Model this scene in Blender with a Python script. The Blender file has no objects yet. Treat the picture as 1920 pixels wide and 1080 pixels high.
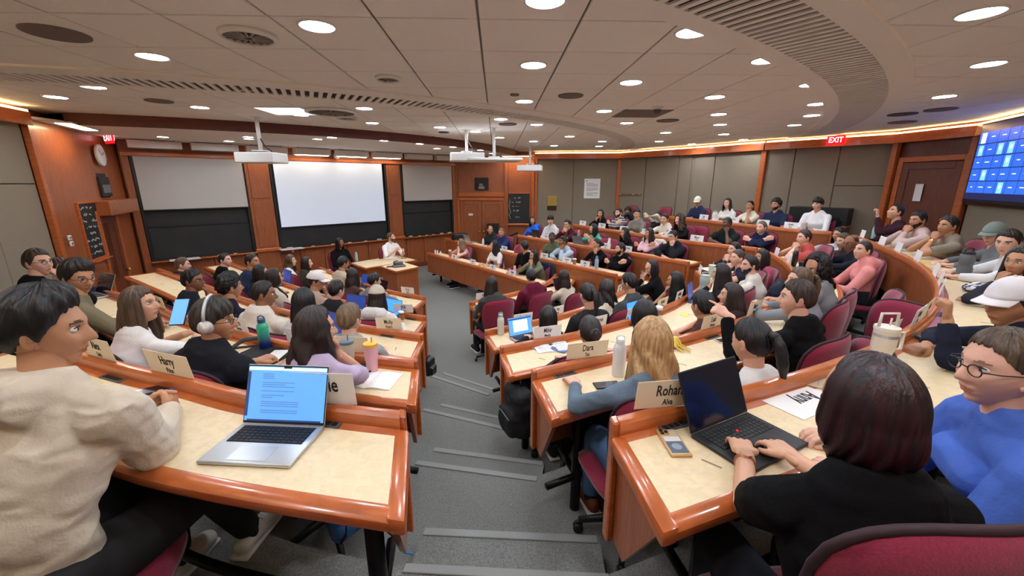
import bpy, bmesh, math, random
import numpy as np
from mathutils import Vector, Matrix, noise
random.seed(7)
sc = bpy.context.scene
COL = sc.collection
# ---------------------------------------------------------------- camera, light, exposure
F = 770.0
PITCH = math.atan(198 / 770)
CP, SP = math.cos(PITCH), math.sin(PITCH)
CZ = 2.56
cam_d = bpy.data.cameras.new('camera'); cam = bpy.data.objects.new('camera', cam_d); COL.objects.link(cam)
cam_d.sensor_width = 36; cam_d.lens = F / 1920 * 36; cam_d.clip_start = 0.02
cam.location = (0, 0, CZ); cam.rotation_euler = (math.pi / 2 - PITCH, 0, 0)
sc.camera = cam
w = bpy.data.worlds.new('world'); sc.world = w; w.use_nodes = True
w.node_tree.nodes['Background'].inputs[0].default_value = (1, .93, .85, 1)
w.node_tree.nodes['Background'].inputs[1].default_value = 0.3
sc.view_settings.view_transform = 'Standard'; sc.view_settings.look = 'None'
sc.view_settings.exposure = 1.85; sc.view_settings.gamma = 1.0; sc.view_settings.use_curve_mapping = False
DOWNLIGHT_POWER = 30.0
WASH_POWER = 55.0
COVE = 3.2
# ---------------------------------------------------------------- pixel geometry (how the room was surveyed)
def ray(x, y):
    return np.array([(x - 960), F * CP + (540 - y) * SP, -F * SP + (540 - y) * CP])
def atz(x, y, z):
    r = ray(x, y); P = r * ((z - CZ) / r[2]); return np.array([P[0], P[1], z])
def seg_hit(A, B, x, y):
    """ray through pixel with the vertical plane over A-B: (distance along A-B, z)"""
    A = np.array(A[:2]); B = np.array(B[:2]); d = (B - A) / np.linalg.norm(B - A); n = np.array([d[1], -d[0]])
    r = ray(x, y); t = (A @ n) / (r[:2] @ n); P = r * t
    return float((P[:2] - A) @ d), float(P[2] + CZ)
C0 = np.array([-4.795, 11.049]); BU = np.array([.7380, .6748]); NV = np.array([.6748, -.7380])
def room(u, v):
    return C0 + BU * u + NV * v
def uv_of(P):
    d = np.array(P[:2]) - C0; return float(d @ BU), float(d @ NV)
# ---------------------------------------------------------------- materials
MATS = {}
def lin(c):
    return tuple((v / 255 / 12.92 if v / 255 <= .04045 else ((v / 255 + .055) / 1.055) ** 2.4) for v in c)
def mat(name, rgb, rough=.6, metal=0., noise_s=0, noise_a=0., bump=0., bs=80, emis=None, es=0., stretch=(1, 1, 1), coat=0., trans=0., spec=None, sheen=0., coord='Object', distort=0., rgb2=None, ramp=(.35, .65)):
    if name in MATS: return MATS[name]
    m = bpy.data.materials.new(name); m.use_nodes = True; nt = m.node_tree; b = nt.nodes['Principled BSDF']
    c = lin(rgb); b.inputs['Base Color'].default_value = (*c, 1); b.inputs['Roughness'].default_value = rough; b.inputs['Metallic'].default_value = metal
    if coat: b.inputs['Coat Weight'].default_value = coat; b.inputs['Coat Roughness'].default_value = .12
    if trans: b.inputs['Transmission Weight'].default_value = trans
    if spec is not None: b.inputs['Specular IOR Level'].default_value = spec
    if sheen: b.inputs['Sheen Weight'].default_value = sheen
    if emis: b.inputs['Emission Color'].default_value = (*lin(emis), 1); b.inputs['Emission Strength'].default_value = es
    if noise_s or bump:
        tc = nt.nodes.new('ShaderNodeTexCoord'); mp = nt.nodes.new('ShaderNodeMapping'); mp.inputs['Scale'].default_value = stretch
        nt.links.new(tc.outputs[coord], mp.inputs[0])
        if noise_s:
            n = nt.nodes.new('ShaderNodeTexNoise'); n.inputs['Scale'].default_value = noise_s; n.inputs['Detail'].default_value = 5; n.inputs['Distortion'].default_value = distort
            nt.links.new(mp.outputs[0], n.inputs[0])
            r = nt.nodes.new('ShaderNodeValToRGB'); r.color_ramp.elements[0].position = ramp[0]; r.color_ramp.elements[1].position = ramp[1]
            c2 = lin(rgb2) if rgb2 else tuple(v * (1 - noise_a) for v in c); c1 = c if rgb2 else tuple(min(1, v * (1 + noise_a)) for v in c)
            r.color_ramp.elements[0].color = (*c2, 1); r.color_ramp.elements[1].color = (*c1, 1)
            nt.links.new(n.outputs[0], r.inputs[0]); nt.links.new(r.outputs[0], b.inputs['Base Color'])
        if bump:
            n2 = nt.nodes.new('ShaderNodeTexNoise'); n2.inputs['Scale'].default_value = bs; n2.inputs['Detail'].default_value = 3
            nt.links.new(mp.outputs[0], n2.inputs[0]); bp = nt.nodes.new('ShaderNodeBump'); bp.inputs['Strength'].default_value = bump; bp.inputs['Distance'].default_value = .004
            nt.links.new(n2.outputs[0], bp.inputs['Height']); nt.links.new(bp.outputs[0], b.inputs['Normal'])
    MATS[name] = m
    return m
WOOD = mat('cherry veneer', (154, 86, 48), .38, noise_s=9, noise_a=.22, stretch=(9, 9, .6), coat=.25, distort=.6)
WOODH = mat('cherry edge', (186, 98, 46), .3, noise_s=7, noise_a=.16, stretch=(1.2, 1.2, 8), coat=.5, distort=.5)
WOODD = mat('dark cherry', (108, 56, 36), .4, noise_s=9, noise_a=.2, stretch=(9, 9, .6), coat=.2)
WOODT = mat('red brown fascia', (96, 42, 30), .5, noise_s=6, noise_a=.15)
LAMI = mat('cream linoleum', (232, 211, 170), .45, noise_s=26, noise_a=.06, distort=1.2)
CARPET = mat('grey carpet', (124, 125, 120), .95, noise_s=160, noise_a=.28, bump=.5, bs=260)
NOSE = mat('grey nosing', (142, 143, 140), .6)
CEIL = mat('ceiling tile', (244, 238, 230), .9, noise_s=220, noise_a=.05, bump=.15, bs=300)
CEILG = mat('ceiling grid', (130, 116, 106), .7)
PLAST = mat('ceiling plaster', (242, 236, 228), .85)
SLOT = mat('dark slot', (52, 46, 44), .9)
FABW = mat('wall fabric', (142, 130, 112), .95, noise_s=240, noise_a=.16, bump=.5, bs=300)
BLACK = mat('black plastic', (22, 22, 24), .5)
BLACKM = mat('black steel', (18, 18, 20), .35, .6)
BOARD = mat('slate board', (32, 35, 36), .55, noise_s=3, noise_a=.18)
FRAME = mat('board frame', (26, 28, 28), .4)
SCREEN = mat('screen fabric', (205, 212, 222), .8, emis=(206, 222, 248), es=.10)  # faint bluish emission stands in for projector light on the middle screen
SCREENG = mat('screen fabric grey', (186, 182, 177), .8)
WHITE = mat('white enamel', (226, 224, 220), .4)
CARD = mat('white card', (233, 231, 228), .6)
CARDC = mat('cream card', (232, 218, 192), .6)
INK = mat('black ink', (34, 30, 32), .6)
GREYM = mat('grey metal', (128, 130, 132), .35, .7)
SILV = mat('silver aluminium', (196, 200, 202), .35, .6)
BRASS = mat('brass', (196, 164, 84), .35, .8)
BURG = mat('burgundy upholstery', (134, 24, 56), .9, noise_s=180, noise_a=.14, bump=.3, bs=240, sheen=.3)
PIPE = mat('dark piping', (44, 18, 28), .7)
LAMP = mat('downlight lens', (255, 255, 255), .5, emis=(235, 243, 255), es=DOWNLIGHT_POWER)
COVEM = mat('cove lamp', (255, 240, 200), .5, emis=(255, 214, 150), es=COVE)
PANELM = mat('lens panel', (240, 240, 245), .5, emis=(225, 228, 240), es=.3)
GLASS = mat('clear plastic', (225, 235, 238), .08, trans=.85)
RED = mat('exit red', (230, 30, 40), .5, emis=(255, 20, 35), es=.35)
PAPER = mat('paper', (238, 238, 236), .7)
CHALK = mat('chalk', (172, 176, 176), .9)
BLUESCR = mat('blue screen', (90, 150, 220), .3, emis=(90, 152, 226), es=.28)
DARKSCR = mat('dark screen', (16, 18, 34), .12, spec=.6)
# ---------------------------------------------------------------- mesh builder
class MB:
    def __init__(s): s.v = []; s.f = []; s.m = []; s.n = 0
    def add(s, V, Fc, mi=0):
        V = np.asarray(V, float).reshape(-1, 3); o = s.n; s.v.append(V); s.n += len(V)
        s.f += [tuple(i + o for i in f) for f in Fc]; s.m += ([mi] * len(Fc) if isinstance(mi, int) else list(mi)); return s
    def box(s, c, d, R=None, mi=0):
        c = np.array(c, float); d = np.array(d, float) / 2
        V = np.array([[x, y, z] for z in (-1, 1) for y in (-1, 1) for x in (-1, 1)]) * d
        if R is not None: V = V @ np.array(R).T
        return s.add(V + c, [(0, 2, 3, 1), (4, 5, 7, 6), (0, 1, 5, 4), (2, 6, 7, 3), (0, 4, 6, 2), (1, 3, 7, 5)], mi)
    def bbox(s, c, d, r=.01, R=None, mi=0, seg=2):
        """box with rounded edges"""
        bm = bmesh.new(); bmesh.ops.create_cube(bm, size=1); bmesh.ops.scale(bm, vec=d, verts=bm.verts)
        bmesh.ops.bevel(bm, geom=bm.edges[:], offset=r, segments=seg, affect='EDGES', profile=.5)
        V = np.array([v.co for v in bm.verts]); Fc = [[v.index for v in f.verts] for f in bm.faces]; bm.free()
        if R is not None: V = V @ np.array(R).T
        return s.add(V + np.array(c), Fc, mi)
    def tube(s, pts, rad, n=10, cap=True, mi=0, ell=None, up=None):
        pts = [np.array(p, float) for p in pts]; k = len(pts); rad = [rad] * k if np.isscalar(rad) else rad
        V = []; u = None
        for i, p in enumerate(pts):
            t = pts[min(i + 1, k - 1)] - pts[max(i - 1, 0)]; t = t / (np.linalg.norm(t) + 1e-9)
            if u is None:
                a = np.array(up if up is not None else ((0, 0, 1) if abs(t[2]) < .9 else (0, 1, 0)), float); u = a - t * (a @ t)
            else: u = u - t * (u @ t)
            u = u / (np.linalg.norm(u) + 1e-9); w_ = np.cross(t, u)
            e = 1 if ell is None else (ell[i] if not np.isscalar(ell) else ell)
            for j in range(n):
                a = 2 * math.pi * j / n; V.append(p + rad[i] * (math.cos(a) * u + math.sin(a) * w_ * e))
        Fc = [(i * n + j, i * n + (j + 1) % n, (i + 1) * n + (j + 1) % n, (i + 1) * n + j) for i in range(k - 1) for j in range(n)]
        if cap: Fc += [tuple(reversed(range(n))), tuple((k - 1) * n + j for j in range(n))]
        return s.add(V, Fc, mi)
    def lathe(s, prof, c=(0, 0, 0), n=20, R=None, mi=0):
        V = [(r * math.cos(2 * math.pi * j / n), r * math.sin(2 * math.pi * j / n), z) for r, z in prof for j in range(n)]
        V = np.array(V)
        if R is not None: V = V @ np.array(R).T
        k = len(prof)
        Fc = [(i * n + j, i * n + (j + 1) % n, (i + 1) * n + (j + 1) % n, (i + 1) * n + j) for i in range(k - 1) for j in range(n)]
        Fc += [tuple(reversed(range(n))), tuple((k - 1) * n + j for j in range(n))]
        mm = mi if isinstance(mi, int) else [mi[i] for i in range(k - 1) for j in range(n)] + [mi[0], mi[-1]]
        return s.add(V + np.array(c), Fc, mm)
    def prism(s, poly, z0, z1, mi=0):
        n = len(poly); V = [(p[0], p[1], z0) for p in poly] + [(p[0], p[1], z1) for p in poly]
        Fc = [tuple(range(n))[::-1], tuple(range(n, 2 * n))] + [(i, (i + 1) % n, n + (i + 1) % n, n + i) for i in range(n)]
        return s.add(V, Fc, mi)
    def plate(s, P, thick, n, mi=0):
        """planar polygon P (3D) thickened along n"""
        P = np.array(P, float); n = np.array(n, float) * thick; k = len(P)
        Fc = [tuple(range(k))[::-1], tuple(range(k, 2 * k))] + [(i, (i + 1) % k, k + (i + 1) % k, k + i) for i in range(k)]
        return s.add(np.vstack([P, P + n]), Fc, mi)
    def ell(s, c, r, n=12, m=8, R=None, mi=0):
        V = []; 
        for i in range(1, m):
            a = math.pi * i / m
            for j in range(n): b = 2 * math.pi * j / n; V.append((r[0] * math.sin(a) * math.cos(b), r[1] * math.sin(a) * math.sin(b), r[2] * math.cos(a)))
        V += [(0, 0, r[2]), (0, 0, -r[2])]; V = np.array(V); 
        if R is not None: V = V @ np.array(R).T
        N = (m - 1) * n
        Fc = [(i * n + j, (i + 1) * n + j, (i + 1) * n + (j + 1) % n, i * n + (j + 1) % n) for i in range(m - 2) for j in range(n)]
        Fc += [(N, j, (j + 1) % n) for j in range(n)] + [(N + 1, (m - 2) * n + (j + 1) % n, (m - 2) * n + j) for j in range(n)]
        return s.add(V + np.array(c), Fc, mi)
    def sweep(s, C, N, prof, mi=0, cap=True):
        """profile [(n,z)] swept on plan curve C with normals N"""
        k = len(C); p = len(prof)
        V = [(C[i][0] + N[i][0] * a, C[i][1] + N[i][1] * a, z) for i in range(k) for a, z in prof]
        Fc = [(i * p + j, i * p + (j + 1) % p, (i + 1) * p + (j + 1) % p, (i + 1) * p + j) for i in range(k - 1) for j in range(p)]
        if cap: Fc += [tuple(reversed(range(p))), tuple((k - 1) * p + j for j in range(p))]
        return s.add(V, Fc, mi)
    def mesh(s, name, mats, smooth=False):
        V = np.vstack(s.v); return mk_mesh(name, V, s.f, s.m, mats, smooth)
def mk_mesh(name, V, Fc, mi, mats, smooth):
    me = bpy.data.meshes.new(name); me.from_pydata(V.tolist(), [], Fc)
    for m in mats: me.materials.append(m)
    if mi is not None and len(mats) > 1: me.polygons.foreach_set('material_index', np.array(mi, np.int32))
    if smooth: me.polygons.foreach_set('use_smooth', np.ones(len(me.polygons), bool))
    bm = bmesh.new(); bm.from_mesh(me); bmesh.ops.recalc_face_normals(bm, faces=bm.faces); bm.to_mesh(me); bm.free()
    return me
def link(name, data, parent=None, loc=None, rz=0, label=None, cat=None, group=None, kind=None):
    o = bpy.data.objects.new(name, data); COL.objects.link(o)
    if parent is not None: o.parent = parent
    if loc is not None: o.location = loc
    if rz: o.rotation_euler = (0, 0, rz)
    if label: o['label'] = label
    if cat: o['category'] = cat
    if group: o['group'] = group
    if kind: o['kind'] = kind
    return o
def obj(name, mb, mats, parent=None, smooth=False, **k):
    mats = mats if isinstance(mats, (list, tuple)) else [mats]
    return link(name, mb.mesh(name, mats, smooth), parent, **k)
def thing(name, loc, label, cat, rz=0, group=None):
    return link(name, None, None, loc, rz, label, cat, group)
def rotz(a):
    return np.array([[math.cos(a), -math.sin(a), 0], [math.sin(a), math.cos(a), 0], [0, 0, 1.]])
def copy_tree(o, parent=None):
    c = o.copy(); COL.objects.link(c); c.parent = parent
    for ch in list(o.children): copy_tree(ch, c)
    return c
def shade_auto(o, ang=.6):
    me = o.data
    me.polygons.foreach_set('use_smooth', np.ones(len(me.polygons), bool)); me.set_sharp_from_angle(angle=ang)
    return o
def text(name, s, size, M, m, parent, sx=.62, align='CENTER', ext=.0006):
    c = bpy.data.curves.new(name, 'FONT'); c.body = s; c.size = size; c.align_x = align; c.align_y = 'CENTER'; c.extrude = ext; c.resolution_u = 2; c.offset = size * .012
    c.materials.append(m); tmp = bpy.data.objects.new(name, c); me = bpy.data.meshes.new_from_object(tmp); bpy.data.objects.remove(tmp); bpy.data.curves.remove(c)
    o = bpy.data.objects.new(name, me); COL.objects.link(o); o.parent = parent; o.matrix_local = M @ Matrix.Diagonal((sx, 1, 1, 1))
    return o
# ---------------------------------------------------------------- seating rows (plan curves)
FZ = {1: 0.0, 2: .235, 3: .47, 4: .705, 5: .94}
LEDGE, DESK = .80, .74
SEC = {
'L1': (1, [(796,555),(722,541),(660,521),(601,500)]),
'L2': (2, [(796,591),(745,583),(660,565),(560,537),(490,511),(430,490)]),
'L3': (3, [(790,624),(670,606),(539,580),(507,571),(430,548),(360,523),(300,503)]),
'L4': (4, [(777,671),(670,660),(550,641),(439,616),(347,593),(292,570),(200,540)]),
'L5': (5, [(750,768),(612,753),(450,730),(380,710),(250,683),(165,660),(60,632)]),
'M1': (1, [(882,565),(980,543),(1030,524),(1040,512)]),
'M2': (2, [(912,617),(1060,585),(1155,549),(1178,532),(1168,520)]),
'M3': (3, [(942,647),(1085,620),(1177,597),(1230,580),(1287,552),(1322,528),(1305,507)]),
'M4': (4, [(1003,690),(1180,650),(1300,622),(1380,600),(1440,575),(1487,542),(1490,515),(1473,490),(1441,472)]),
'M5': (5, [(1155,780),(1400,724),(1600,665),(1690,625),(1750,575),(1760,545),(1745,510),(1690,475),(1600,440)]),
'R1': (1, [(1020,535),(900,500),(802,473)]),
'R2': (2, [(1155,513),(1020,485),(945,471),(835,446)]),
'R3': (3, [(1290,490),(1200,476),(1080,458),(970,440)]),
'R4': (4, [(1418,464),(1300,452),(1200,438),(1075,420)]),
'R5': (5, [(1558,434),(1520,432),(1430,423),(1340,414),(1255,405)]),
}
def resample(P, n):
    P = np.array(P); d = np.r_[0, np.cumsum(np.linalg.norm(np.diff(P, axis=0), axis=1))]
    s = np.linspace(0, d[-1], n); return np.c_[np.interp(s, d, P[:, 0]), np.interp(s, d, P[:, 1])]
def catmull(P, per=10):
    P = [np.array(p) for p in P]; P = [2 * P[0] - P[1]] + P + [2 * P[-1] - P[-2]]; out = []
    for i in range(1, len(P) - 2):
        for t in np.linspace(0, 1, per, endpoint=False):
            a, b, c, d = P[i - 1], P[i], P[i + 1], P[i + 2]
            out.append(.5 * ((2 * b) + (c - a) * t + (2 * a - 5 * b + 4 * c - d) * t * t + (3 * b - a - 3 * c + d) * t ** 3))
    out.append(P[-2]); return np.array(out)
FOCUS = np.array(room(.3, 3.5))
def frame_curve(P):
    T = np.gradient(P, axis=0); T /= np.linalg.norm(T, axis=1)[:, None]; N = np.c_[T[:, 1], -T[:, 0]]
    m = len(P) // 2
    if np.linalg.norm(P[m] + N[m] - FOCUS) < np.linalg.norm(P[m] - FOCUS): N = -N
    return T, N
CURV = {}
for s_, (k_, pts_) in SEC.items():
    P_ = catmull([atz(x, y, FZ[k_] + LEDGE)[:2] for x, y in pts_]); 
    P_ = resample(P_, 90)
    for _ in range(60 if s_[0] == 'M' else 30): P_[1:-1] = .5 * P_[1:-1] + .25 * (P_[2:] + P_[:-2])
    P_ = resample(P_, 33); T_, N_ = frame_curve(P_)
    if s_[0] in 'LM':
        for i_ in range(8): N_[i_] = N_[i_] - T_[i_] * (.42 if s_[0] == 'L' else .28) * (1 - i_ / 8) ** 1.5
    CURV[s_] = (k_, P_, T_, N_)
def extended(s, off, ext=1.3):
    k, P, T, N = CURV[s]; Q = P + N * off
    a = [Q[0] - T[0] * ext * i / 4 for i in (4, 3, 2, 1)]; b = [Q[-1] + T[-1] * ext * i / 4 for i in (1, 2, 3, 4)]
    return np.array(a + list(Q) + b), np.array([N[0]] * 4 + list(N) + [N[-1]] * 4)
def on_row(s, x, y, off=0., ext=0.01, pick=None):
    """where the sight line through pixel x meets the row curve (plan), with its outward normal"""
    Q, N = extended(s, off, ext); r = ray(x, y); cr = Q[:, 0] * r[1] - Q[:, 1] * r[0]; best = []
    for i in np.where(cr[:-1] * cr[1:] <= 0)[0]:
        w_ = cr[i] / (cr[i] - cr[i + 1] + 1e-12); P = Q[i] * (1 - w_) + Q[i + 1] * w_; n = N[i] * (1 - w_) + N[i + 1] * w_
        t = (P @ r[:2]) / (r[:2] @ r[:2]); best.append((t, P, n / np.linalg.norm(n), CZ + t * r[2]))
    return best
# ================================================================ ROOM SHELL
ZC = CZ + .94           # main ceiling
ZF = CZ + .80           # lower ceiling over the stage
CENTER = np.array(room(.3, 6))
class Wall:
    def __init__(s, A, B):
        s.A = np.array(A[:2], float); s.B = np.array(B[:2], float); s.L = np.linalg.norm(s.B - s.A); s.d = (s.B - s.A) / s.L
        n = np.array([s.d[1], -s.d[0]]); s.n = n if n @ (CENTER - s.A) > 0 else -n
        s.R = np.array([[s.d[0], s.n[0], 0], [s.d[1], s.n[1], 0], [0, 0, 1.]])
    def px(s, x, y, off=0):
        return seg_hit(s.A + s.n * off, s.B + s.n * off, x, y)
    def P(s, a, z, o=0):
        p = s.A + s.d * a + s.n * o; return np.array([p[0], p[1], z])
    def box(s, mb, a0, a1, z0, z1, o0, o1, mi=0, r=0):
        c = s.P((a0 + a1) / 2, (z0 + z1) / 2, (o0 + o1) / 2); d = (a1 - a0, o1 - o0, z1 - z0)
        return mb.bbox(c, d, r, s.R, mi, 1) if r else mb.box(c, d, s.R, mi)
    def M(s, a, z, o, flip=False):
        """matrix for flat lettering on the wall: x along, y up, z out of the wall"""
        zx = Vector((*s.n, 0)); y = Vector((0, 0, 1)); x = y.cross(zx); M = Matrix.Identity(4)
        M.col[0][:3] = x; M.col[1][:3] = y; M.col[2][:3] = zx; M.col[3][:3] = s.P(a, z, o); return M
def top(x, y, z=.85, push=.36):
    p = atz(x, y, CZ + z)[:2]; d = p - CENTER; return p + d / np.linalg.norm(d) * push
pL0 = top(95, 213); pL1 = top(0, 193); pFL = room(-3.9, 0); pFR = room(3.9, 0)
pR = [top(1000, 288), top(1157, 287), top(1290, 278), top(1420, 268), top(1655, 253), top(1809, 236), top(1925, 209)]
back = [room(3.0, 12.6), room(.5, 13.1), room(-2, 13.0), room(-4.2, 12.4), room(-5.5, 10.8), room(-5.7, 8.5)]
def struct(name, mb, m, parent=None, **k):
    o = obj(name, mb, m, parent, **k)
    if parent is None: o['kind'] = 'structure'
    return o
outline = [pFL, pFR] + pR + back + [pL1, pL0]
# floor of the pit
mb = MB(); mb.prism([tuple(room(-8, -.6)), tuple(room(9, -.6)), tuple(room(9, 14)), tuple(room(-8, 14))], -.12, 0); struct('floor', mb, CARPET)
# tiers
def bcurve(k):
    off = -.05; segs = []
    Lk, Mk, Rk = [CURV[s + str(k)] for s in 'LMR']
    L = (Lk[1] + Lk[3] * off)[::-1]; M = Mk[1] + Mk[3] * off; R_ = Rk[1] + Rk[3] * off
    L0 = L[0] - (L[1] - L[0]) / np.linalg.norm(L[1] - L[0]) * (1.2 if k < 5 else 2.2); R1 = R_[-1] + (R_[-1] - R_[-2]) / np.linalg.norm(R_[-1] - R_[-2]) * .5
    return resample(np.vstack([[L0], L]), 24), resample(M, 40), resample(np.vstack([R_, [R1]]), 24)
BC = {k: np.vstack(bcurve(k)) for k in (2, 3, 4, 5)}
def outward(P):
    T = np.gradient(P, axis=0); T /= np.linalg.norm(T, axis=1)[:, None]; N = np.c_[T[:, 1], -T[:, 0]]
    m = len(P) // 2
    if np.linalg.norm(P[m] + N[m] - FOCUS) < np.linalg.norm(P[m] - FOCUS): N = -N
    return N
N5 = outward(BC[5]); BC[6] = BC[5] + N5 * 2.9
for k in (2, 3, 4, 5):
    A, B = BC[k], BC[k + 1]; n = len(A); z0 = FZ[k - 1] - .02; z1 = FZ[k]
    V = []; 
    for i in range(n): V += [(*A[i], z0), (*A[i], z1), (*B[i], z1), (*B[i], z0)]
    Fc = []
    for i in range(n - 1):
        a = 4 * i; b = a + 4; Fc += [(a, b, b + 1, a + 1), (a + 1, b + 1, b + 2, a + 2), (a + 2, b + 2, b + 3, a + 3)]
    Fc += [(0, 1, 2, 3), (4 * n - 4, 4 * n - 1, 4 * n - 2, 4 * n - 3)]
    mb = MB(); mb.add(V, Fc); t = struct('floor_tier', mb, CARPET)
    # aisle steps: a half-height step ahead of each riser, with pale nosing strips
    for a_, b_ in ((BC[k][23], BC[k][24]), (BC[k][63], BC[k][64])):
        d = (b_ - a_); Lg = np.linalg.norm(d); d = d / Lg; nn = np.array([d[1], -d[0]]); 
        if np.linalg.norm(a_ + nn - FOCUS) < np.linalg.norm(a_ - FOCUS): nn = -nn
        Rm = np.array([[d[0], nn[0], 0], [d[1], nn[1], 0], [0, 0, 1.]]); c = (a_ + b_) / 2
        zb = FZ[k - 1]; hh = (z1 - zb) / 2
        mb = MB(); p = c - nn * .15; mb.box((*p, zb + hh / 2 - .01), (Lg + .1, .34, hh + .02), Rm)
        st = obj('step', mb, CARPET, t)
        for (o_, z_) in ((-.32, zb + hh), (-.01, z1)):
            mb = MB(); p = c + nn * (o_ + .015); mb.bbox((*p, z_ + .002), (Lg + .08, .045, .012), .004, Rm); obj('nosing', mb, NOSE, st if o_ < -.1 else t)
# ceiling slab + tiles
ceil = MB(); ceil.prism([tuple(p) for p in (room(-8.5, -.8), room(9, -.8), room(9, 14.5), room(-8.5, 14.5))], ZC + .012, ZC + .2)
ceiling = struct('ceiling', ceil, CEILG)
gd = np.array([-29.4, 795.]); gd /= np.linalg.norm(gd); ge = np.array([gd[1], -gd[0]]); P0 = atz(892.7, 0.0, ZC)[:2]; Q0 = atz(930, 35, ZC)[:2]
a0 = P0 @ ge; b0 = Q0 @ gd; TS = .612
RC1 = np.array(room(.5, -2.7)); RF = np.array(room(-.45, -5.66)); RFR = 9.2
poly = [np.array(p) for p in outline]
def inside(p):
    c = False; n = len(poly)
    for i in range(n):
        a, b = poly[i], poly[(i + 1) % n]
        if (a[1] > p[1]) != (b[1] > p[1]) and p[0] < (b[0] - a[0]) * (p[1] - a[1]) / (b[1] - a[1]) + a[0]: c = not c
    return c
def project(P):
    X, Y, Z = P[0], P[1], P[2] - CZ; zc = Y * CP - Z * SP; yc = Y * SP + Z * CP
    return (960 + F * X / zc, 540 - F * yc / zc, zc) if zc > .05 else (-999, -999, zc)
tm = MB(); tm.bbox((0, 0, 0), (TS - .014, TS - .014, .016), .004, None, 0, 1); tile_me = tm.mesh('tile', [CEIL])
cand = []
for i in range(-22, 22):
    for j in range(-14, 28):
        c = ge * (a0 + (i + .5) * TS) + gd * (b0 + (j + .5) * TS)
        if not inside(c): 
            if not any(inside(c + ge * q * TS * .5 + gd * r_ * TS * .5) for q in (-1, 1) for r_ in (-1, 1)): continue
        if np.linalg.norm(c - RF) < RFR - .3: continue
        q = project((*c, ZC)); vis = -80 < q[0] < 2000 and -60 < q[1] < 400
        cand.append((0 if vis else 1, np.linalg.norm(c), c))
cand.sort(key=lambda t: (t[0], t[1])); rest = MB()
for n_, (vv, dd, c) in enumerate(cand):
    if n_ < 285:
        o = link('tile', tile_me, ceiling, (*c, ZC + .004)); o.rotation_euler = (0, 0, math.atan2(ge[1], ge[0]))
    else:
        rest.box((*c, ZC + .004), (TS - .014, TS - .014, .016), np.array([[ge[0], gd[0], 0], [ge[1], gd[1], 0], [0, 0, 1.]]))
r = obj('tile_field', rest, CEIL, ceiling); r['kind'] = 'stuff'
# slatted air-return rings
def arc(c, R, a0, a1, n): return [c + R * np.array([math.cos(a), math.sin(a)]) for a in np.linspace(a0, a1, n)]
def ang(c, p): return math.atan2(p[1] - c[1], p[0] - c[0])
def ring(Rin, Rout, r0, r1, u0, u1, name, label):
    A0 = ang(RC1, room(*u0)); A1 = ang(RC1, room(*u1))
    if A1 > A0 + math.pi: A1 -= 2 * math.pi
    if A0 > A1 + math.pi: A0 -= 2 * math.pi
    n = 70
    def band(ra, rb, z0, z1, m, nm, par):
        C = arc(RC1, (ra + rb) / 2, A0, A1, n); N = [(p - RC1) / np.linalg.norm(p - RC1) for p in C]; h = (rb - ra) / 2
        mb = MB(); mb.sweep(C, N, [(-h, z0), (h, z0), (h, z1), (-h, z1)]); return obj(nm, mb, m, par)
    t = thing(name, (0, 0, 0), label, 'ceiling vent')
    band(Rin, r0, ZC - .022, ZC + .01, PLAST, 'border', t); band(r1, Rout, ZC - .022, ZC + .01, PLAST, 'border', t); band(r0, r1, ZC - .008, ZC + .008, SLOT, 'backing', t)
    L = abs(A1 - A0) * (r0 + r1) / 2; k = min(290, int(L / .088)); mb = MB(); mb.box((0, 0, 0), (.042, r1 - r0 + .01, .012)); me = mb.mesh('slat', [PLAST])
    for i in range(k):
        a = A0 + (A1 - A0) * (i + .5) / k; p = RC1 + (r0 + r1) / 2 * np.array([math.cos(a), math.sin(a)]); o = link('slat', me, t, (*p, ZC - .016)); o.rotation_euler = (0, 0, a - math.pi / 2)
ring(9.18, 9.93, 9.32, 9.66, (-5.2, 4.9), (6.9, 4.2), 'ceiling_ring_vent', 'curved slatted air vent sweeping across the ceiling nearer the stage')
ring(12.82, 13.58, 12.98, 13.40, (-4.6, 9.4), (6.9, 8.4), 'ceiling_ring_vent', 'curved slatted air vent on the ceiling overhead, nearer the back wall')
# fascia and lowered stage ceiling
A0 = ang(RF, pL0) + .02; A1 = ang(RF, pR[0]) - .02
C = arc(RF, RFR, A0, A1, 50); N = [(p - RF) / np.linalg.norm(p - RF) for p in C]
mb = MB(); mb.sweep(C, N, [(0, ZF - .02), (.06, ZF - .02), (.06, ZC + .01), (0, ZC + .01)]); struct('trim_1', mb, WOODT)
low = [pFL - NV * .3, pFR - NV * .3, pR[0] + (pR[0] - pFR) * .02] + [c for c in C[::-1]] + [pL0]
mb = MB(); mb.prism([tuple(p) for p in low], ZF, ZF + .03); struct('ceiling_stage', mb, CEIL)
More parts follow.
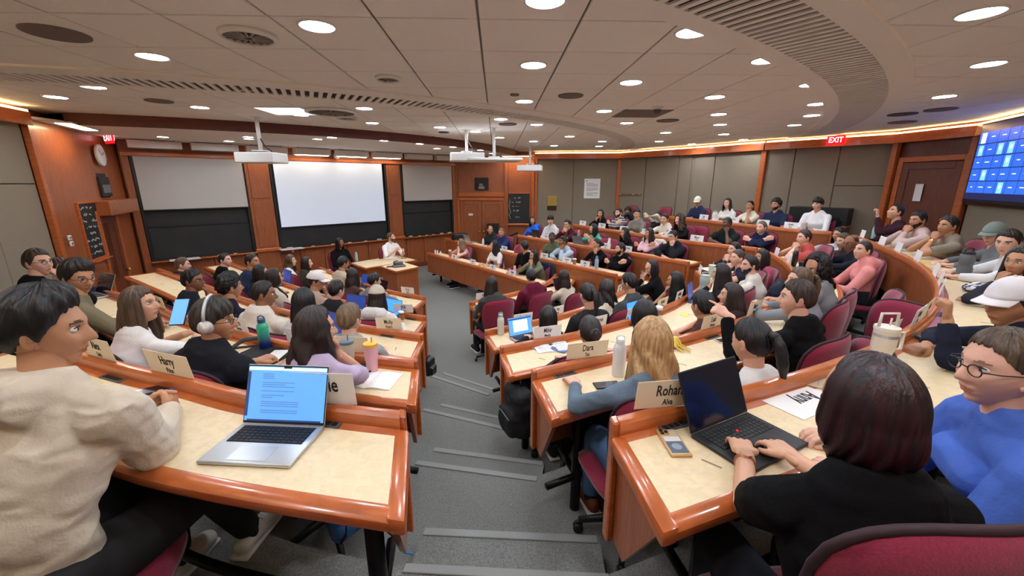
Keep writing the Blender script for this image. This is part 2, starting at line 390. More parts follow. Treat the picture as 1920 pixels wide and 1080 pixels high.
# ---- walls
walls = {}
def wall(name, A, B, z0=-.1, z1=None, m=FABW, th=.1):
    W = Wall(A, B); mb = MB(); W.box(mb, -.02, W.L + .02, z0, z1 or ZC + .1, -th - .001, -.02); o = struct(name, mb, m); walls[name] = (W, o); return W, o
def fabric(W, par, a0, a1, z0, z1, gap=.012, splitz=None):
    zs = [z0] + ([splitz] if splitz else []) + [z1]
    for p, q in zip(zs[:-1], zs[1:]):
        mb = MB(); W.box(mb, a0 + gap / 2, a1 - gap / 2, p + gap / 2, q - gap / 2, -.015, .01, 0, .006); obj('fabric_panel', mb, FABW, par)
def crown(W, par, a0, a1, lit=True):
    mb = MB(); W.box(mb, a0, a1, ZC - .24, ZC - .075, .11, .14, 0, .006); obj('crown', mb, WOODH, par)
    mb = MB(); W.box(mb, a0, a1, ZC - .12, ZC - .10, .01, .11); obj('crown_shelf', mb, WOODH, par)
    if lit: mb = MB(); W.box(mb, a0 + .02, a1 - .02, ZC - .075, ZC - .052, .095, .135); obj('cove_lamp', mb, COVEM, par)
def post(W, par, a, wd=.1, d=.05, m=WOOD, z1=None, z0=0):
    mb = MB(); W.box(mb, a - wd / 2, a + wd / 2, z0, z1 or ZC - .1, 0, d, 0, .006); obj('post', mb, m, par)
# left fabric wall
W, o = wall('wall_left', pL1, pL0); s = W.px(-10, 345)[1]
fabric(W, o, 0, W.L - .02, 0, ZC, splitz=W.px(60, 345)[1]); crown(W, o, 0, W.L)
plate = thing('wall_switch', (0, 0, 0), 'pair of small white wall controls beside the narrow left chalkboard', 'switch')
for k, (x, y) in enumerate(((127, 446), (131, 457))):
    a, z = W.px(x, y); mb = MB(); W.box(mb, a - .035, a + .035, z - .035, z + .035, .01, .03, 0, .006); p_ = obj('switch_plate', mb, WHITE, plate)
    mb = MB(); W.box(mb, a - .012, a + .012, z - .018, z + .018, .03, .036, 0, .003); obj('rocker', mb, GREYM, p_)
W, o = wall('wall_side', back[-1], pL1); fabric(W, o, 0, W.L, 0, ZC, splitz=s); crown(W, o, 0, W.L)
# left wing (wood, chalkboard, speaker niche, door)
W, o = wall('wall_wing', pL0, pFL, m=WOOD); LW = W
def px_rect(W, x0, y0, x1, y1):
    (a0, z0), (a1, z1) = W.px(x0, y0), W.px(x1, y1); return min(a0, a1), max(a0, a1), min(z0, z1), max(z0, z1)
a0, a1, _, _ = px_rect(W, 92, 300, 165, 300); post(W, o, .06, .1, .07, WOODH, ZF)
mb = MB(); W.box(mb, .14, W.px(170, 300)[0], .9, ZF, -.01, .02, 0, .006); obj('veneer_panel', mb, WOOD, o)
def chalkboard(W, rect, label, marks):
    a0, a1, z0, z1 = rect; t = thing('chalkboard', W.P((a0 + a1) / 2, z0, .03), label, 'blackboard'); c = W.P((a0 + a1) / 2, z0, .03)
    def add(nm, fn, m):
        mb = MB(); fn(mb); 
        for v in mb.v: v -= c
        return obj(nm, mb, m, t)
    add('slate', lambda mb: W.box(mb, a0, a1, z0, z1, .02, .035), BOARD)
    for q in ((a0 - .03, a0, z0 - .03, z1 + .03), (a1, a1 + .03, z0 - .03, z1 + .03), (a0, a1, z1, z1 + .03), (a0, a1, z0 - .03, z0)):
        add('frame', lambda mb: W.box(mb, q[0], q[1], q[2], q[3], .015, .05, 0, .004), WOODH)
    add('chalk_ledge', lambda mb: W.box(mb, a0, a1, z0 - .045, z0 - .03, .02, .11, 0, .003), WOODH)
    mbm = MB(); marks(mbm); 
    if mbm.n:
        for v in mbm.v: v -= c
        obj('chalk_writing', mbm, CHALK, t)
    return t
def strokes(W, mb, pts, r=.006, o=.037):
    """chalk line through wall points (a,z)"""
    for (a, b) in zip(pts[:-1], pts[1:]):
        p = W.P(a[0], a[1], o); q = W.P(b[0], b[1], o); d = q - p; L = np.linalg.norm(d) + 1e-6; d /= L; n = np.array([*W.n, 0]); s_ = np.cross(d, n) * r
        mb.add([p - s_, q - s_, q + s_, p + s_, p - s_ + n * .001, q - s_ + n * .001, q + s_ + n * .001, p + s_ + n * .001], [(0, 1, 2, 3), (4, 5, 6, 7), (0, 1, 5, 4), (1, 2, 6, 5), (2, 3, 7, 6), (3, 0, 4, 7)])
def scribble(W, rect, rows, seed, r=.006):
    rnd = random.Random(seed); a0, a1, z0, z1 = rect
    def fn(mb):
        for i in range(rows):
            z = z1 - (i + .7) * (z1 - z0) / (rows + .6); a = a0 + rnd.uniform(.05, .2) * (a1 - a0); e = a1 - rnd.uniform(.08, .35) * (a1 - a0); h = (z1 - z0) / rows * .22; P = []
            while a < e:
                P.append((a, z + rnd.uniform(-h, h))); a += rnd.uniform(.012, .03)
                if rnd.random() < .16: strokes(W, mb, P, r); P = []; a += .04
            if len(P) > 1: strokes(W, mb, P, r)
    return fn
rc = px_rect(W, 140, 385, 187, 488); rc = (W.px(143, 400)[0], W.px(176, 400)[0] + .02, W.px(155, 492)[1], W.px(150, 382)[1])
chalkboard(W, rc, 'narrow chalkboard full of chalk notes on the left wood wing', scribble(W, rc, 8, 3, .009))
# niche with speaker
n0, n1, nz0, nz1 = W.px(178, 345)[0], W.px(200, 345)[0], W.px(190, 371)[1], W.px(186, 325)[1]
t = thing('wall_speaker', W.P((n0 + n1) / 2, nz0, 0), 'dark loudspeaker box set in the wood wall left of the boards', 'speaker'); c = W.P((n0 + n1) / 2, nz0, 0)
for nm, rr_, m in (('niche', (n0, n1, nz0, nz1, .0, .012), SLOT), ('speaker_box', (n0 + .04, n1 - .04, nz0 + .02, nz1 - .06, .012, .06), BLACK), ('speaker_cone', (n0 + .09, n1 - .09, nz0 + .08, nz0 + .22, .06, .07), GREYM)):
    mb = MB(); W.box(mb, *rr_, 0, .004); [v.__isub__(c) for v in mb.v]; obj(nm, mb, m, t)
# wood shelf/soffit and side door
mb = MB(); W.box(mb, W.px(172, 380)[0], W.L - .35, W.px(200, 402)[1], W.px(195, 375)[1], 0, .22, 0, .01); obj('canopy', mb, WOOD, o)
d0, d1 = W.px(190, 450)[0], W.px(222, 450)[0]
def door(name, W, a0, a1, h, z0, label, leafs=1, m=WOODD):
    t = link(name, None, None, W.P((a0 + a1) / 2, z0, 0)); t['kind'] = 'structure'; c = np.array(W.P((a0 + a1) / 2, z0, 0))
    def add(nm, par, *q, m=m, r=.006):
        mb = MB(); W.box(mb, *q, 0, r); [v.__isub__(c) for v in mb.v]; return obj(nm, mb, m, par)
    for q in ((a0 - .09, a0, z0, z0 + h + .09, 0, .045), (a1, a1 + .09, z0, z0 + h + .09, 0, .045), (a0, a1, z0 + h, z0 + h + .09, 0, .045)): add('door_frame', t, *q, m=WOODH)
    w_ = (a1 - a0) / leafs
    for i in range(leafs):
        l0 = a0 + i * w_ + .006; l1 = a0 + (i + 1) * w_ - .006; lf = add('door_leaf', t, l0, l1, z0 + .01, z0 + h - .01, 0, .02)
        for q in ((l0, l0 + .11, z0 + .01, z0 + h - .01), (l1 - .11, l1, z0 + .01, z0 + h - .01), (l0 + .11, l1 - .11, z0 + h - .13, z0 + h - .01), (l0 + .11, l1 - .11, z0 + .01, z0 + .22)):
            add('stile', lf, *q, .02, .034)
        kx = l1 - .07 if i == 0 else l0 + .07
        mb = MB(); mb.lathe([(.01, 0), (.012, .03), (.03, .04), (.034, .06), (.02, .075), (0, .078)], (0, 0, 0), 14, np.array([[W.d[0], 0, W.n[0]], [W.d[1], 0, W.n[1]], [0, 1, 0.]])); 
        for v in mb.v: v += W.P(kx, z0 + 1.0, .03) - c
        k_ = obj('door_knob', mb, BRASS, lf, True)
    return t
door('door_1', W, d0, d1, W.px(205, 402)[1], 0, '')
# exit sign and clock
def exit_sign(P, R, label, w_=.32, h_=.19, texty='EXIT'):
    t = thing('exit_sign', P, label, 'exit sign'); mb = MB(); mb.bbox((0, 0, 0), (w_, .03, h_), .006, R); obj('sign_body', mb, RED, t)
    R = np.array(R); x = Vector(R[:, 0]); y = Vector((0, 0, 1)); n = x.cross(y); M = Matrix.Identity(4); M.col[0][:3] = x; M.col[1][:3] = y; M.col[2][:3] = n; M.col[3][:3] = n * .017
    M3 = M.copy(); M3.col[0][:3] = -x; M3.col[2][:3] = -n; M3.col[3][:3] = n * -.017; text('lettering', texty, h_ * .85, M3, mat('exit letters', (255, 230, 230), .5, emis=(255, 225, 225), es=.7), t, .8)
    text('lettering', texty, h_ * .85, M, mat('exit letters', (255, 230, 230), .5, emis=(255, 225, 225), es=.7), t, .8)
a, z = W.px(204, 258, .16); exit_sign(W.P(a, z, .16), rotz(math.atan2(W.P(a, z, .16)[1], W.P(a, z, .16)[0]) + .42), 'red exit sign hanging near the left wood wing', .26, .2)
a, z = W.px(182, 291)
t = thing('wall_clock', W.P(a, z, .03), 'round white wall clock high on the left wood wing', 'clock')
RW = np.array([[W.d[0], 0, W.n[0]], [W.d[1], 0, W.n[1]], [0, 1, 0.]])
mb = MB(); mb.lathe([(.17, -.01), (.18, 0), (.18, .03), (.165, .035)], (0, 0, 0), 28, RW); obj('clock_rim', mb, WHITE, t, True)
mb = MB(); mb.lathe([(.165, 0), (.165, .028), (0, .03)], (0, 0, 0), 28, RW); obj('clock_face', mb, WHITE, t)
for L_, a_ in ((.11, .6), (.14, 2.4)):
    mb = MB(); mb.tube([np.zeros(3), L_ * np.array([W.d[0] * math.cos(a_), W.d[1] * math.cos(a_), math.sin(a_)])], .005, 6); mb.v[0] += np.array([*W.n, 0]) * .034; obj('clock_hand', mb, BLACK, t)
# ---- front wall
W, o = wall('wall_front', pFL, pFR, m=WOOD); FW = W
U = lambda u: u + 3.9
zt = 3.08; zr = .96
# pillars
for u0, u1 in ((-3.9, -3.78), (-1.86, -1.36), (1.57, 2.0), (3.80, 3.9)):
    mb = MB(); W.box(mb, U(u0), U(u1), 0, zt, 0, .14, 0, .01); p_ = obj('pillar', mb, WOOD, o)
    if u1 - u0 > .2:
        for z0, z1 in ((1.06, 2.12), (2.2, zt - .06)):
            mb = MB(); W.box(mb, U(u0) + .07, U(u1) - .07, z0, z1, .14, .155, 0, .005); obj('raised_panel', mb, WOOD, p_)
        mb = MB(); W.box(mb, U(u0) - .02, U(u1) + .02, zr - .02, zr + .06, .0, .19, 0, .012); obj('pillar_base_cap', mb, WOODH, p_)
mb = MB(); W.box(mb, 0, W.L, zt, ZF, 0, .12, 0, .01); obj('crown', mb, WOOD, o)
mb = MB(); W.box(mb, 0, W.L, zt - .02, zt + .06, .1, .2, 0, .012); obj('crown_moulding', mb, WOODH, o)
# wainscot with panels
mb = MB(); W.box(mb, 0, W.L, 0, .12, 0, .1, 0, .006); obj('baseboard', mb, WOODD, o)
n = 13
for i in range(n):
    a_, b_ = W.L * i / n, W.L * (i + 1) / n
    mb = MB(); W.box(mb, a_ + .006, b_ - .006, .12, zr - .03, 0, .06, 0, .004); wp = obj('wainscot_panel', mb, WOOD, o)
    mb = MB(); W.box(mb, a_ + .09, b_ - .09, .2, zr - .12, .055, .07, 0, .008); obj('panel_field', mb, WOOD, wp)
# three blackboard bays
def bay(u0, u1, scr, label, zs, slabel, drawn=None):
    a0, a1 = U(u0), U(u1); c = W.P((a0 + a1) / 2, zr, .05); t = thing('blackboard', c, label, 'blackboard')
    def add(nm, q, m, par=None, r=.004, tt=None):
        mb = MB(); W.box(mb, *q, 0, r); [v.__isub__(c if tt is None else tt) for v in mb.v]; return obj(nm, mb, m, par or t)
    for q in ((a0, a0 + .05, zr, zt, .02, .14), (a1 - .05, a1, zr, zt, .02, .14), (a0, a1, zt - .04, zt, .02, .14), (a0, a1, zr, zr + .03, .02, .12)): add('board_frame', q, FRAME)
    zm = zr + .72
    for k, (z0, z1, off) in enumerate(((zr + .03, zm, .08), (zm - .04, zm + .7, .055), (zm + .6, zt - .04, .03))):
        b_ = add('board_panel', (a0 + .05, a1 - .05, z0, z1, off - .02, off), BOARD); add('board_rail', (a0 + .05, a1 - .05, z1 - .03, z1, off, off + .018), FRAME, b_)
    add('chalk_tray', (a0 - .01, a1 + .01, zr - .03, zr, .04, .2), WOODH, None, .008)
    if drawn is not None:
        mbm = MB(); drawn(mbm); [v.__isub__(c) for v in mbm.v]; obj('chalk_drawing', mbm, CHALK, t)
    s0, s1 = U(scr[0]), U(scr[1]); cs = W.P((s0 + s1) / 2, zs, .17); t2 = thing('projection_screen', cs, slabel, 'screen')
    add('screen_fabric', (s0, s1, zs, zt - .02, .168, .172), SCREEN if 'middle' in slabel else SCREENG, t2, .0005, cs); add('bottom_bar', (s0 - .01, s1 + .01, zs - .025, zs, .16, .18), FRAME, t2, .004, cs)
bay(-3.77, -1.87, (-3.72, -1.90), 'slate blackboard in the left bay under the grey screen', CZ - .54, 'pulled-down grey projection screen over the left blackboard')
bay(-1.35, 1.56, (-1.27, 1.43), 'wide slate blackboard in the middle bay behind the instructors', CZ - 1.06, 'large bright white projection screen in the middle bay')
bay(2.01, 3.79, (2.06, 3.75), 'slate blackboard in the right bay under the white screen', CZ - .53, 'pulled-down white projection screen over the right blackboard')
# chalk and erasers on the rail
rnd = random.Random(5); CHW = mat('chalk stick', (236, 232, 222), .8); YEL = mat('yellow chalk', (226, 206, 120), .8); mb = MB(); mb.tube([(-.04, 0, 0), (.04, 0, 0)], .009, 7); chm = mb.mesh('chalk', [CHW]); mb = MB(); mb.bbox((0, 0, .02), (.13, .05, .035), .008); erm = mb.mesh('eraser', [mat('felt', (190, 186, 176), .9)])
for u in (-3.1, -2.6, -2.3, -1.15, -.6, -.1, .35, .8, 1.2, 2.2, 2.5, 2.75, 3.0, 3.3, 3.6):
    k = rnd.random() < .4; p = W.P(U(u), zr + (.001 if k else .01), .16)
    link('eraser' if k else 'chalk_stick', erm if k else chm, None, p, math.atan2(W.d[1], W.d[0]) + rnd.uniform(-.3, .3), ('felt eraser' if k else 'white chalk stick') + ' lying on the ledge under the blackboards', 'eraser' if k else 'chalk', ('erasers' if k else 'chalk sticks') + ' on the blackboard ledge')
# acrylic chalk caddies on the ledge beside pillars
for nm, x, y in (('left of the big pillar', 345, 480), ('beside the instructors', 545, 469)):
    a, z = W.px(x, y, .2); c = W.P(a, zr, .3)
    t = thing('ledge_shelf', c, 'pale flat shelf lit from above on the blackboard ledge ' + nm, 'shelf'); mb = MB(); W2 = FW
    mb.bbox((0, 0, .012), (.52, .24, .02), .006, W.R); obj('shelf_top', mb, WHITE, t); mb = MB(); mb.bbox((0, 0, -.03), (.06, .2, .07), .006, W.R); obj('shelf_bracket', mb, WOODH, t)
# lamp housings over the boards
for i in range(8):
    a = .55 + i * .97; lit = 2 <= i <= 5
    t = thing('wall_wash_lamp', W.P(a, ZF - .09, .42), 'long white wall-wash lamp housing hanging over the blackboards, %s from the left' % ['first', 'second', 'third', 'fourth', 'fifth', 'sixth', 'seventh', 'eighth'][i], 'lamp', 0, 'wall-wash lamps over the blackboards')
    mb = MB(); mb.bbox((0, 0, 0), (.82, .2, .14), .01, W.R); obj('housing', mb, WHITE, t); mb = MB(); mb.box((W.n[0] * -.02, W.n[1] * -.02, -.075), (.74, .12, .01), W.R); obj('lens', mb, mat('wash lens', (255, 236, 210), .5, emis=(255, 232, 200), es=WASH_POWER * .07) if lit else GREYM, t)
    for e in (-.3, .3): mb = MB(); mb.tube([(W.d[0] * e, W.d[1] * e, .06), (W.d[0] * e, W.d[1] * e, .095)], .012, 8); obj('hanger', mb, GREYM, t)
# ptz camera over middle screen
a, z = W.px(630, 292, .25); t = thing('ceiling_camera', W.P(a, z, .28), 'small white dome camera above the middle screen', 'camera')
mb = MB(); mb.ell((0, 0, 0), (.07, .07, .08), 16, 10); obj('camera_body', mb, WHITE, t, True); mb = MB(); mb.tube([(0, 0, .05), (0, 0, .15)], .03, 12); obj('bracket', mb, WHITE, t); mb = MB(); mb.ell((W.n[0] * .055, W.n[1] * .055, -.02), (.03, .03, .03), 12, 8); obj('lens', mb, BLACK, t, True)
# ---- right wing: double door, camera niche, chalkboard
W, o = wall('wall_door', pFR, pR[0], m=WOOD); RW_ = W
h = W.px(890, 376)[1]; door('door_2', W, W.px(863, 400)[0], W.px(944, 400)[0], h, 0, '', 2, WOOD)
mb = MB(); W.box(mb, W.px(859, 350)[0], W.px(948, 350)[0], h + .12, h + .26, 0, .05, 0, .01); obj('door_header', mb, WOODH, o)
a, z = W.px(883, 402); mb = MB(); mb.bbox((0, 0, 0), (.14, .012, .07), .003, W.R); ds = obj('door_sign', mb, CARD, None, loc=W.P(a, z, .045), label='small cream sign fixed to the double doors', cat='sign')
r_ = (W.px(890, 345)[0], W.px(916, 345)[0], W.px(903, 357)[1], W.px(903, 333)[1]); t = thing('wall_camera', W.P(r_[0], r_[2], 0), 'camera in a black niche above the double doors', 'camera'); c = W.P(r_[0], r_[2], 0)
mb = MB(); W.box(mb, *r_, .0, .02, 0, .004); [v.__isub__(c) for v in mb.v]; obj('niche', mb, SLOT, t)
mb = MB(); W.box(mb, r_[0] + .12, r_[1] - .12, r_[2] + .03, r_[2] + .14, .02, .1, 0, .015); W.box(mb, r_[0] + .15, r_[1] - .18, r_[2] + .14, r_[2] + .22, .02, .08, 0, .01); [v.__isub__(c) for v in mb.v]; obj('camera_body', mb, GREYM, t)
for i, (x0, x1) in enumerate(((850, 858), (948, 953))):
    mb = MB(); W.box(mb, W.px(x0, 350)[0] - .03, W.px(x1, 350)[0], 0, ZF, 0, .06, 0, .01); obj('pilaster', mb, WOOD, o)
rc = (W.px(952, 390)[0], W.px(993, 390)[0], W.px(972, 419)[1], W.px(972, 363)[1])
def notes(mb):
    for j, (s_, n_) in enumerate((('', 5), ('', 4), ('', 2))): pass
    scribble(RW_, (rc[0] + .1, rc[1] - .1, rc[2] + .45, rc[3] - .05), 3, 8, .007)(mb); scribble(RW_, (rc[0] + .1, rc[1] - .3, rc[2] + .3, rc[2] + .5), 1, 4, .01)(mb); scribble(RW_, (rc[0] + .12, rc[1] - .2, rc[2] + .1, rc[2] + .28), 1, 6, .006)(mb)
    strokes(RW_, mb, [(rc[0] + .08, rc[3] - .18), (rc[0] + .05, rc[3] - .4), (rc[0] + .1, rc[3] - .6), (rc[0] + .04, rc[2] + .3), (rc[0] + .1, rc[2] + .15)], .006)
chalkboard(W, rc, 'small square chalkboard with notes right of the double doors', notes)
post(W, o, W.L - .05, .1, .08, WOODH, ZF)
# black cabinet opening beside the doors
r_ = (W.px(915, 430)[0], W.px(935, 430)[0], W.px(925, 452)[1], W.px(925, 418)[1]); mb = MB(); W.box(mb, *r_, .035, .3, 0, .01); obj('equipment_cabinet', mb, BLACK, None, label='black equipment cabinet against the double doors', cat='cabinet')
# ---- right fabric walls with posts
names = ['wall_right', 'wall_right_middle', 'wall_right_back', 'wall_back_right']
seams = [[1075], [1210, 1271], [1338], [1485, 1567]]
for i in range(4):
    W, o = wall(names[i], pR[i], pR[i + 1]); walls[names[i]] = (W, o); ss = [.03] + [W.px(x, 330)[0] for x in seams[i]] + [W.L - .03]
    for j, (p, q) in enumerate(zip(ss[:-1], ss[1:])): fabric(W, o, p, q, 0, ZC, .022, W.px(1610, 349)[1] if (i == 3 and j == 2) else None)
    crown(W, o, 0, W.L)
    if i in (0, 2): post(W, o, W.L - .02, .11, .07, WOODH)
    if i == 0: post(W, o, .05, .08, .05, WOODH)
WR0, WR1, WR2, WR3 = [walls[n][0] for n in names]
# doorway bay at the back right
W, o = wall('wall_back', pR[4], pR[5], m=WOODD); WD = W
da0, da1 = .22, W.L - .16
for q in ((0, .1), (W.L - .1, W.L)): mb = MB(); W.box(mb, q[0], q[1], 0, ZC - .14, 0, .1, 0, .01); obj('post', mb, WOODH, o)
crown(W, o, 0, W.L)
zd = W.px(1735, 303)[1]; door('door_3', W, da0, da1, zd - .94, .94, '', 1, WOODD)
a, z = W.px(1725, 361); mb = MB(); mb.bbox((0, 0, 0), (.13, .008, .3), .002, W.R); obj('door_notice', mb, PAPER, None, loc=W.P(a, z, .042), label='white paper notice taped to the dark back door', cat='notice')
a, z = W.px(1573, 263); a, z = WR3.px(1573, 264); exit_sign(WR3.P(a, z, .22), np.array([[WR3.d[0], WR3.n[0], 0], [WR3.d[1], WR3.n[1], 0], [0, 0, 1.]]) @ rotz(math.pi), 'red exit sign at the crown near the back door', .3, .17)
# TV wall
W, o = wall('wall_television', pR[5], pR[6]); WT = W; zz = W.px(1800, 378)[1]
fabric(W, o, .05, W.L, 0, ZC, .02, zz); crown(W, o, 0, W.L)
mb = MB(); W.box(mb, 0, W.L, zz - .04, zz + .04, 0, .03, 0, .008); obj('rail', mb, WOODD, o)
W, o = wall('wall_rear', pR[6], back[0]); fabric(W, o, .0, W.L, 0, ZC, .02, zz); crown(W, o, 0, W.L)
for i in range(len(back) - 1):
    W, o = wall('wall_rear_%s' % 'abcde'[i], back[i], back[i + 1]); fabric(W, o, 0, W.L / 2, 0, ZC); fabric(W, o, W.L / 2, W.L, 0, ZC); crown(W, o, 0, W.L)
# television (continues past the frame)
W = WT; tl = W.px(1836, 236, .16); bl = W.px(1808, 380, .16); a0 = (tl[0] + bl[0]) / 2; z0, z1 = bl[1], tl[1] + .02; a1 = a0 + (z1 - z0) * 1.72
t = thing('television', W.P((a0 + a1) / 2, (z0 + z1) / 2, .12), 'large wall television showing a blue video-call grid, right edge', 'television'); c = W.P((a0 + a1) / 2, (z0 + z1) / 2, .12)
def tvb(nm, q, m, par=t, r=.004):
    mb = MB(); W.box(mb, *q, 0, r); [v.__isub__(c) for v in mb.v]; return obj(nm, mb, m, par)
tvb('bezel', (a0, a1, z0, z1, .08, .16), BLACK, t, .01)
scr = tvb('screen', (a0 + .03, a1 - .03, z0 + .06, z1 - .03, .16, .164), mat('tv dark', (24, 28, 58), .2, emis=(22, 30, 70), es=.4), t, .001)
TB = mat('tv tile', (48, 96, 196), .3, emis=(40, 92, 205), es=.4); TB2 = mat('tv tile light', (120, 190, 235), .3, emis=(120, 190, 240), es=.4); TW = mat('tv white', (210, 230, 250), .3, emis=(200, 225, 250), es=.45)
nx, ny = 8, 5; tw = (a1 - a0 - .1) / nx; th = (z1 - z0 - .28) / ny; rnd = random.Random(9)
for j in range(ny):
    for i in range(nx):
        x0 = a0 + .05 + i * tw; y1 = z1 - .13 - j * th; pic = (i, j) in ((0, 0), (0, 1), (3, 1), (3, 2), (1, 3), (3, 4), (2, 1))
        q = tvb('call_tile', (x0 + .006, x0 + tw - .006, y1 - th + .006, y1 - .006, .164, .166), TB, t, .0005)
        if pic:
            tvb('call_picture', (x0 + tw * .25, x0 + tw * .75, y1 - th + .01, y1 - .02, .166, .167), TB2 if j else TW, q, .0002)
            mb = MB(); mb.ell(W.P(x0 + tw * .5, y1 - th * .45, .168) - c, (tw * .12, tw * .12, tw * .12 ), 10, 6); mb.v[-1] = (mb.v[-1] - (W.P(x0 + tw * .5, y1 - th * .45, .168) - c)); nn = np.array([*W.n, 0]); mb.v[-1] = mb.v[-1] - np.outer(mb.v[-1] @ nn, nn) * .97 + (W.P(x0 + tw * .5, y1 - th * .45, .168) - c); obj('call_face', mb, TW, q)
        else: tvb('call_name', (x0 + tw * .5 - tw * rnd.uniform(.1, .3), x0 + tw * .5 + tw * rnd.uniform(.1, .3), y1 - th * .52, y1 - th * .45, .166, .167), TW, q, .0002)
# poster, plaque, switch, hooks on the right wall
def flat(W, x0, y0, x1, y1, name, m, label, cat, th=.008, o=.011, parts=None):
    a0, z1 = W.px(x0, y0); a1, z0 = W.px(x1, y1); a0, a1 = min(a0, a1), max(a0, a1); c = W.P((a0 + a1) / 2, (z0 + z1) / 2, o)
    mb = MB(); W.box(mb, a0, a1, z0, z1, o, o + th, 0, .002); [v.__isub__(c) for v in mb.v]; ob = obj(name, mb, m, None, loc=c, label=label, cat=cat)
    return ob, (a0, a1, z0, z1, c)
ob, (a0, a1, z0, z1, c) = flat(WR0, 1096, 335, 1124, 372, 'poster', PAPER, 'white printed poster pinned to the grey fabric wall', 'poster')
GT = mat('grey print', (150, 150, 156), .7); mb = MB()
for i in range(14):
    zz_ = z1 - .14 - i * (z1 - z0 - .2) / 14
    if i in (4, 9): continue
    WR0.box(mb, a0 + .07, a1 - (.07 if i % 4 else .22), zz_ - .006, zz_ + .006, .019, .0195)
WR0.box(mb, a0 + .05, a0 + .09, z1 - .09, z1 - .05, .019, .0195); [v.__isub__(c) for v in mb.v]; obj('print', mb, GT, ob)
flat(WR0, 1027, 368, 1044, 386, 'wall_plaque', BRASS, 'square brass plaque on the grey fabric wall', 'plaque', .03)
flat(WR0, 1026, 386.5, 1043, 394, 'wall_plaque', mat('dark bronze', (62, 46, 34), .4, .5), 'dark bronze plate mounted just below the brass plaque', 'plaque', .03)
flat(WR0, 999, 387, 1003, 396, 'wall_switch', WHITE, 'small white switch at the left edge of the grey fabric wall', 'switch', .03)
W, o = walls['wall_right_middle']
for i in range(8):
    a, z = W.px(1158 + i * 6.2 if i > 1 else 1159 + i * 6, 364.5); mb = MB(); mb.lathe([(.02, 0), (.03, .01), (.03, .02), (.012, .03), (.012, .05), (.03, .06), (.03, .07), (0, .072)], (0, 0, 0), 10, np.array([[W.d[0], 0, W.n[0]], [W.d[1], 0, W.n[1]], [0, 1, 0.]]))
    obj('coat_hook', mb, BRASS if i % 2 else GREYM, None, True, loc=W.P(a, z, .01), label='small round coat hook in the row on the grey wall', cat='hook', group='coat hooks on the grey wall')
# credenza with dark recess at the back right
W = WR3; a0, a1 = W.px(1490, 400)[0], W.px(1600, 400)[0]; t = thing('side_cabinet', W.P((a0 + a1) / 2, .94, .01), 'wooden side cabinet with black top against the back wall', 'cabinet'); c = W.P((a0 + a1) / 2, .94, .01); ztop = W.px(1540, 388)[1]
for nm, q, m in (('cabinet_body', (a0, a1, .94, ztop - .36, .01, .45), WOOD), ('dark_hood', (a0, a1, ztop - .34, ztop, .01, .4), BLACK), ('cabinet_top', (a0 - .02, a1 + .02, ztop - .37, ztop - .34, .01, .47), WOODH)):
    mb = MB(); W.box(mb, *q, 0, .008); [v.__isub__(c) for v in mb.v]; obj(nm, mb, m, t)
# ---------------------------------------------------------------- ceiling fittings
def disc_light(c, r, z, label, group, em=LAMP):
    t = link('downlight', None, None, (*c, z), 0, label, 'ceiling lamp', group)
    o1 = link('trim_ring', RINGME[round(r, 3)], t); o2 = link('lens', LENSME[round(r, 3)], t); return t
RINGME = {}; LENSME = {}
for r in (.10, .085):
    mb = MB(); n = 28; pr = [(r, 0.03), (r, -.008), (r + .014, -.007), (r + .018, .03)]
    V = [(a * math.cos(2 * math.pi * j / n), a * math.sin(2 * math.pi * j / n), z) for a, z in pr for j in range(n)]; Fc = [(i * n + j, i * n + (j + 1) % n, ((i + 1) % 4) * n + (j + 1) % n, ((i + 1) % 4) * n + j) for i in range(4) for j in range(n)]
    mb.add(V, Fc); RINGME[round(r, 3)] = mb.mesh('trim_ring', [WHITE], True)
    mb = MB(); mb.lathe([(r, 0.001), (r, 0)], (0, 0, 0), 28); LENSME[round(r, 3)] = mb.mesh('lens', [LAMP])
MAIN = [(286,109),(595,53),(1022,5),(1299,64),(1436,116),(1838,29),(1853,123),(1522,161),(1000,125),(1183,157),(1340,184),(1770,183),(1532,197),(1522,218),(175,165),(105,184),(375,203),(468,175),(564,217),(683,205),(983,192),(1133,210),(1175,232),(1347,216),(1350,235),(1248,250),(1357,253),(1394,263),(1489,236),(1602,240),(1562,247),(1236,266),(1297,271),(939,225),(1006,235),(825,240),(892,248),(937,259),(1000,266),(1068,257),(1039,274),(1129,266),(1123,275),(698,232)]
STAGE = [(622,257),(720,263),(595,260),(787,269),(819,278),(849,275),(901,281),(937,286),(305,256),(429,264),(465,256),(499,248)]
for x, y in MAIN:
    P = atz(x, y, ZC - .02)[:2]; disc_light(P, .10, ZC - .006, 'round recessed downlight in the tiled ceiling', 'downlights in the tiled ceiling')
for p in [(-3.2, 1.0), (3.2, .3), (0.4, .6), (-1.2, -.8), (1.6, -.8), (3.4, -.9), (5.2, 2.6), (-.8, .9), (-2.2, 1.9), (1.9, 1.3), (3.3, 1.7), (-1.9, .2), (1.0, -.2), (-.4, 2.0), (.9, 2.0), (4.6, 1.2)]:  # unseen downlights around the camera; the later ones added to brighten near desks
    if inside(np.array(p)): disc_light(p, .10, ZC - .006, 'round recessed downlight in the tiled ceiling', 'downlights in the tiled ceiling')
for x, y in STAGE:
    P = atz(x, y, ZF)[:2]
    if np.linalg.norm(P - RF) > RFR - .12 or (P - C0) @ NV < .45: P = C0 + BU * ((P - C0) @ BU) + NV * max(.5, min((P - C0) @ NV, 2.0))
    disc_light(P, .085, ZF - .004, 'small downlight in the low ceiling over the stage', 'downlights over the stage')
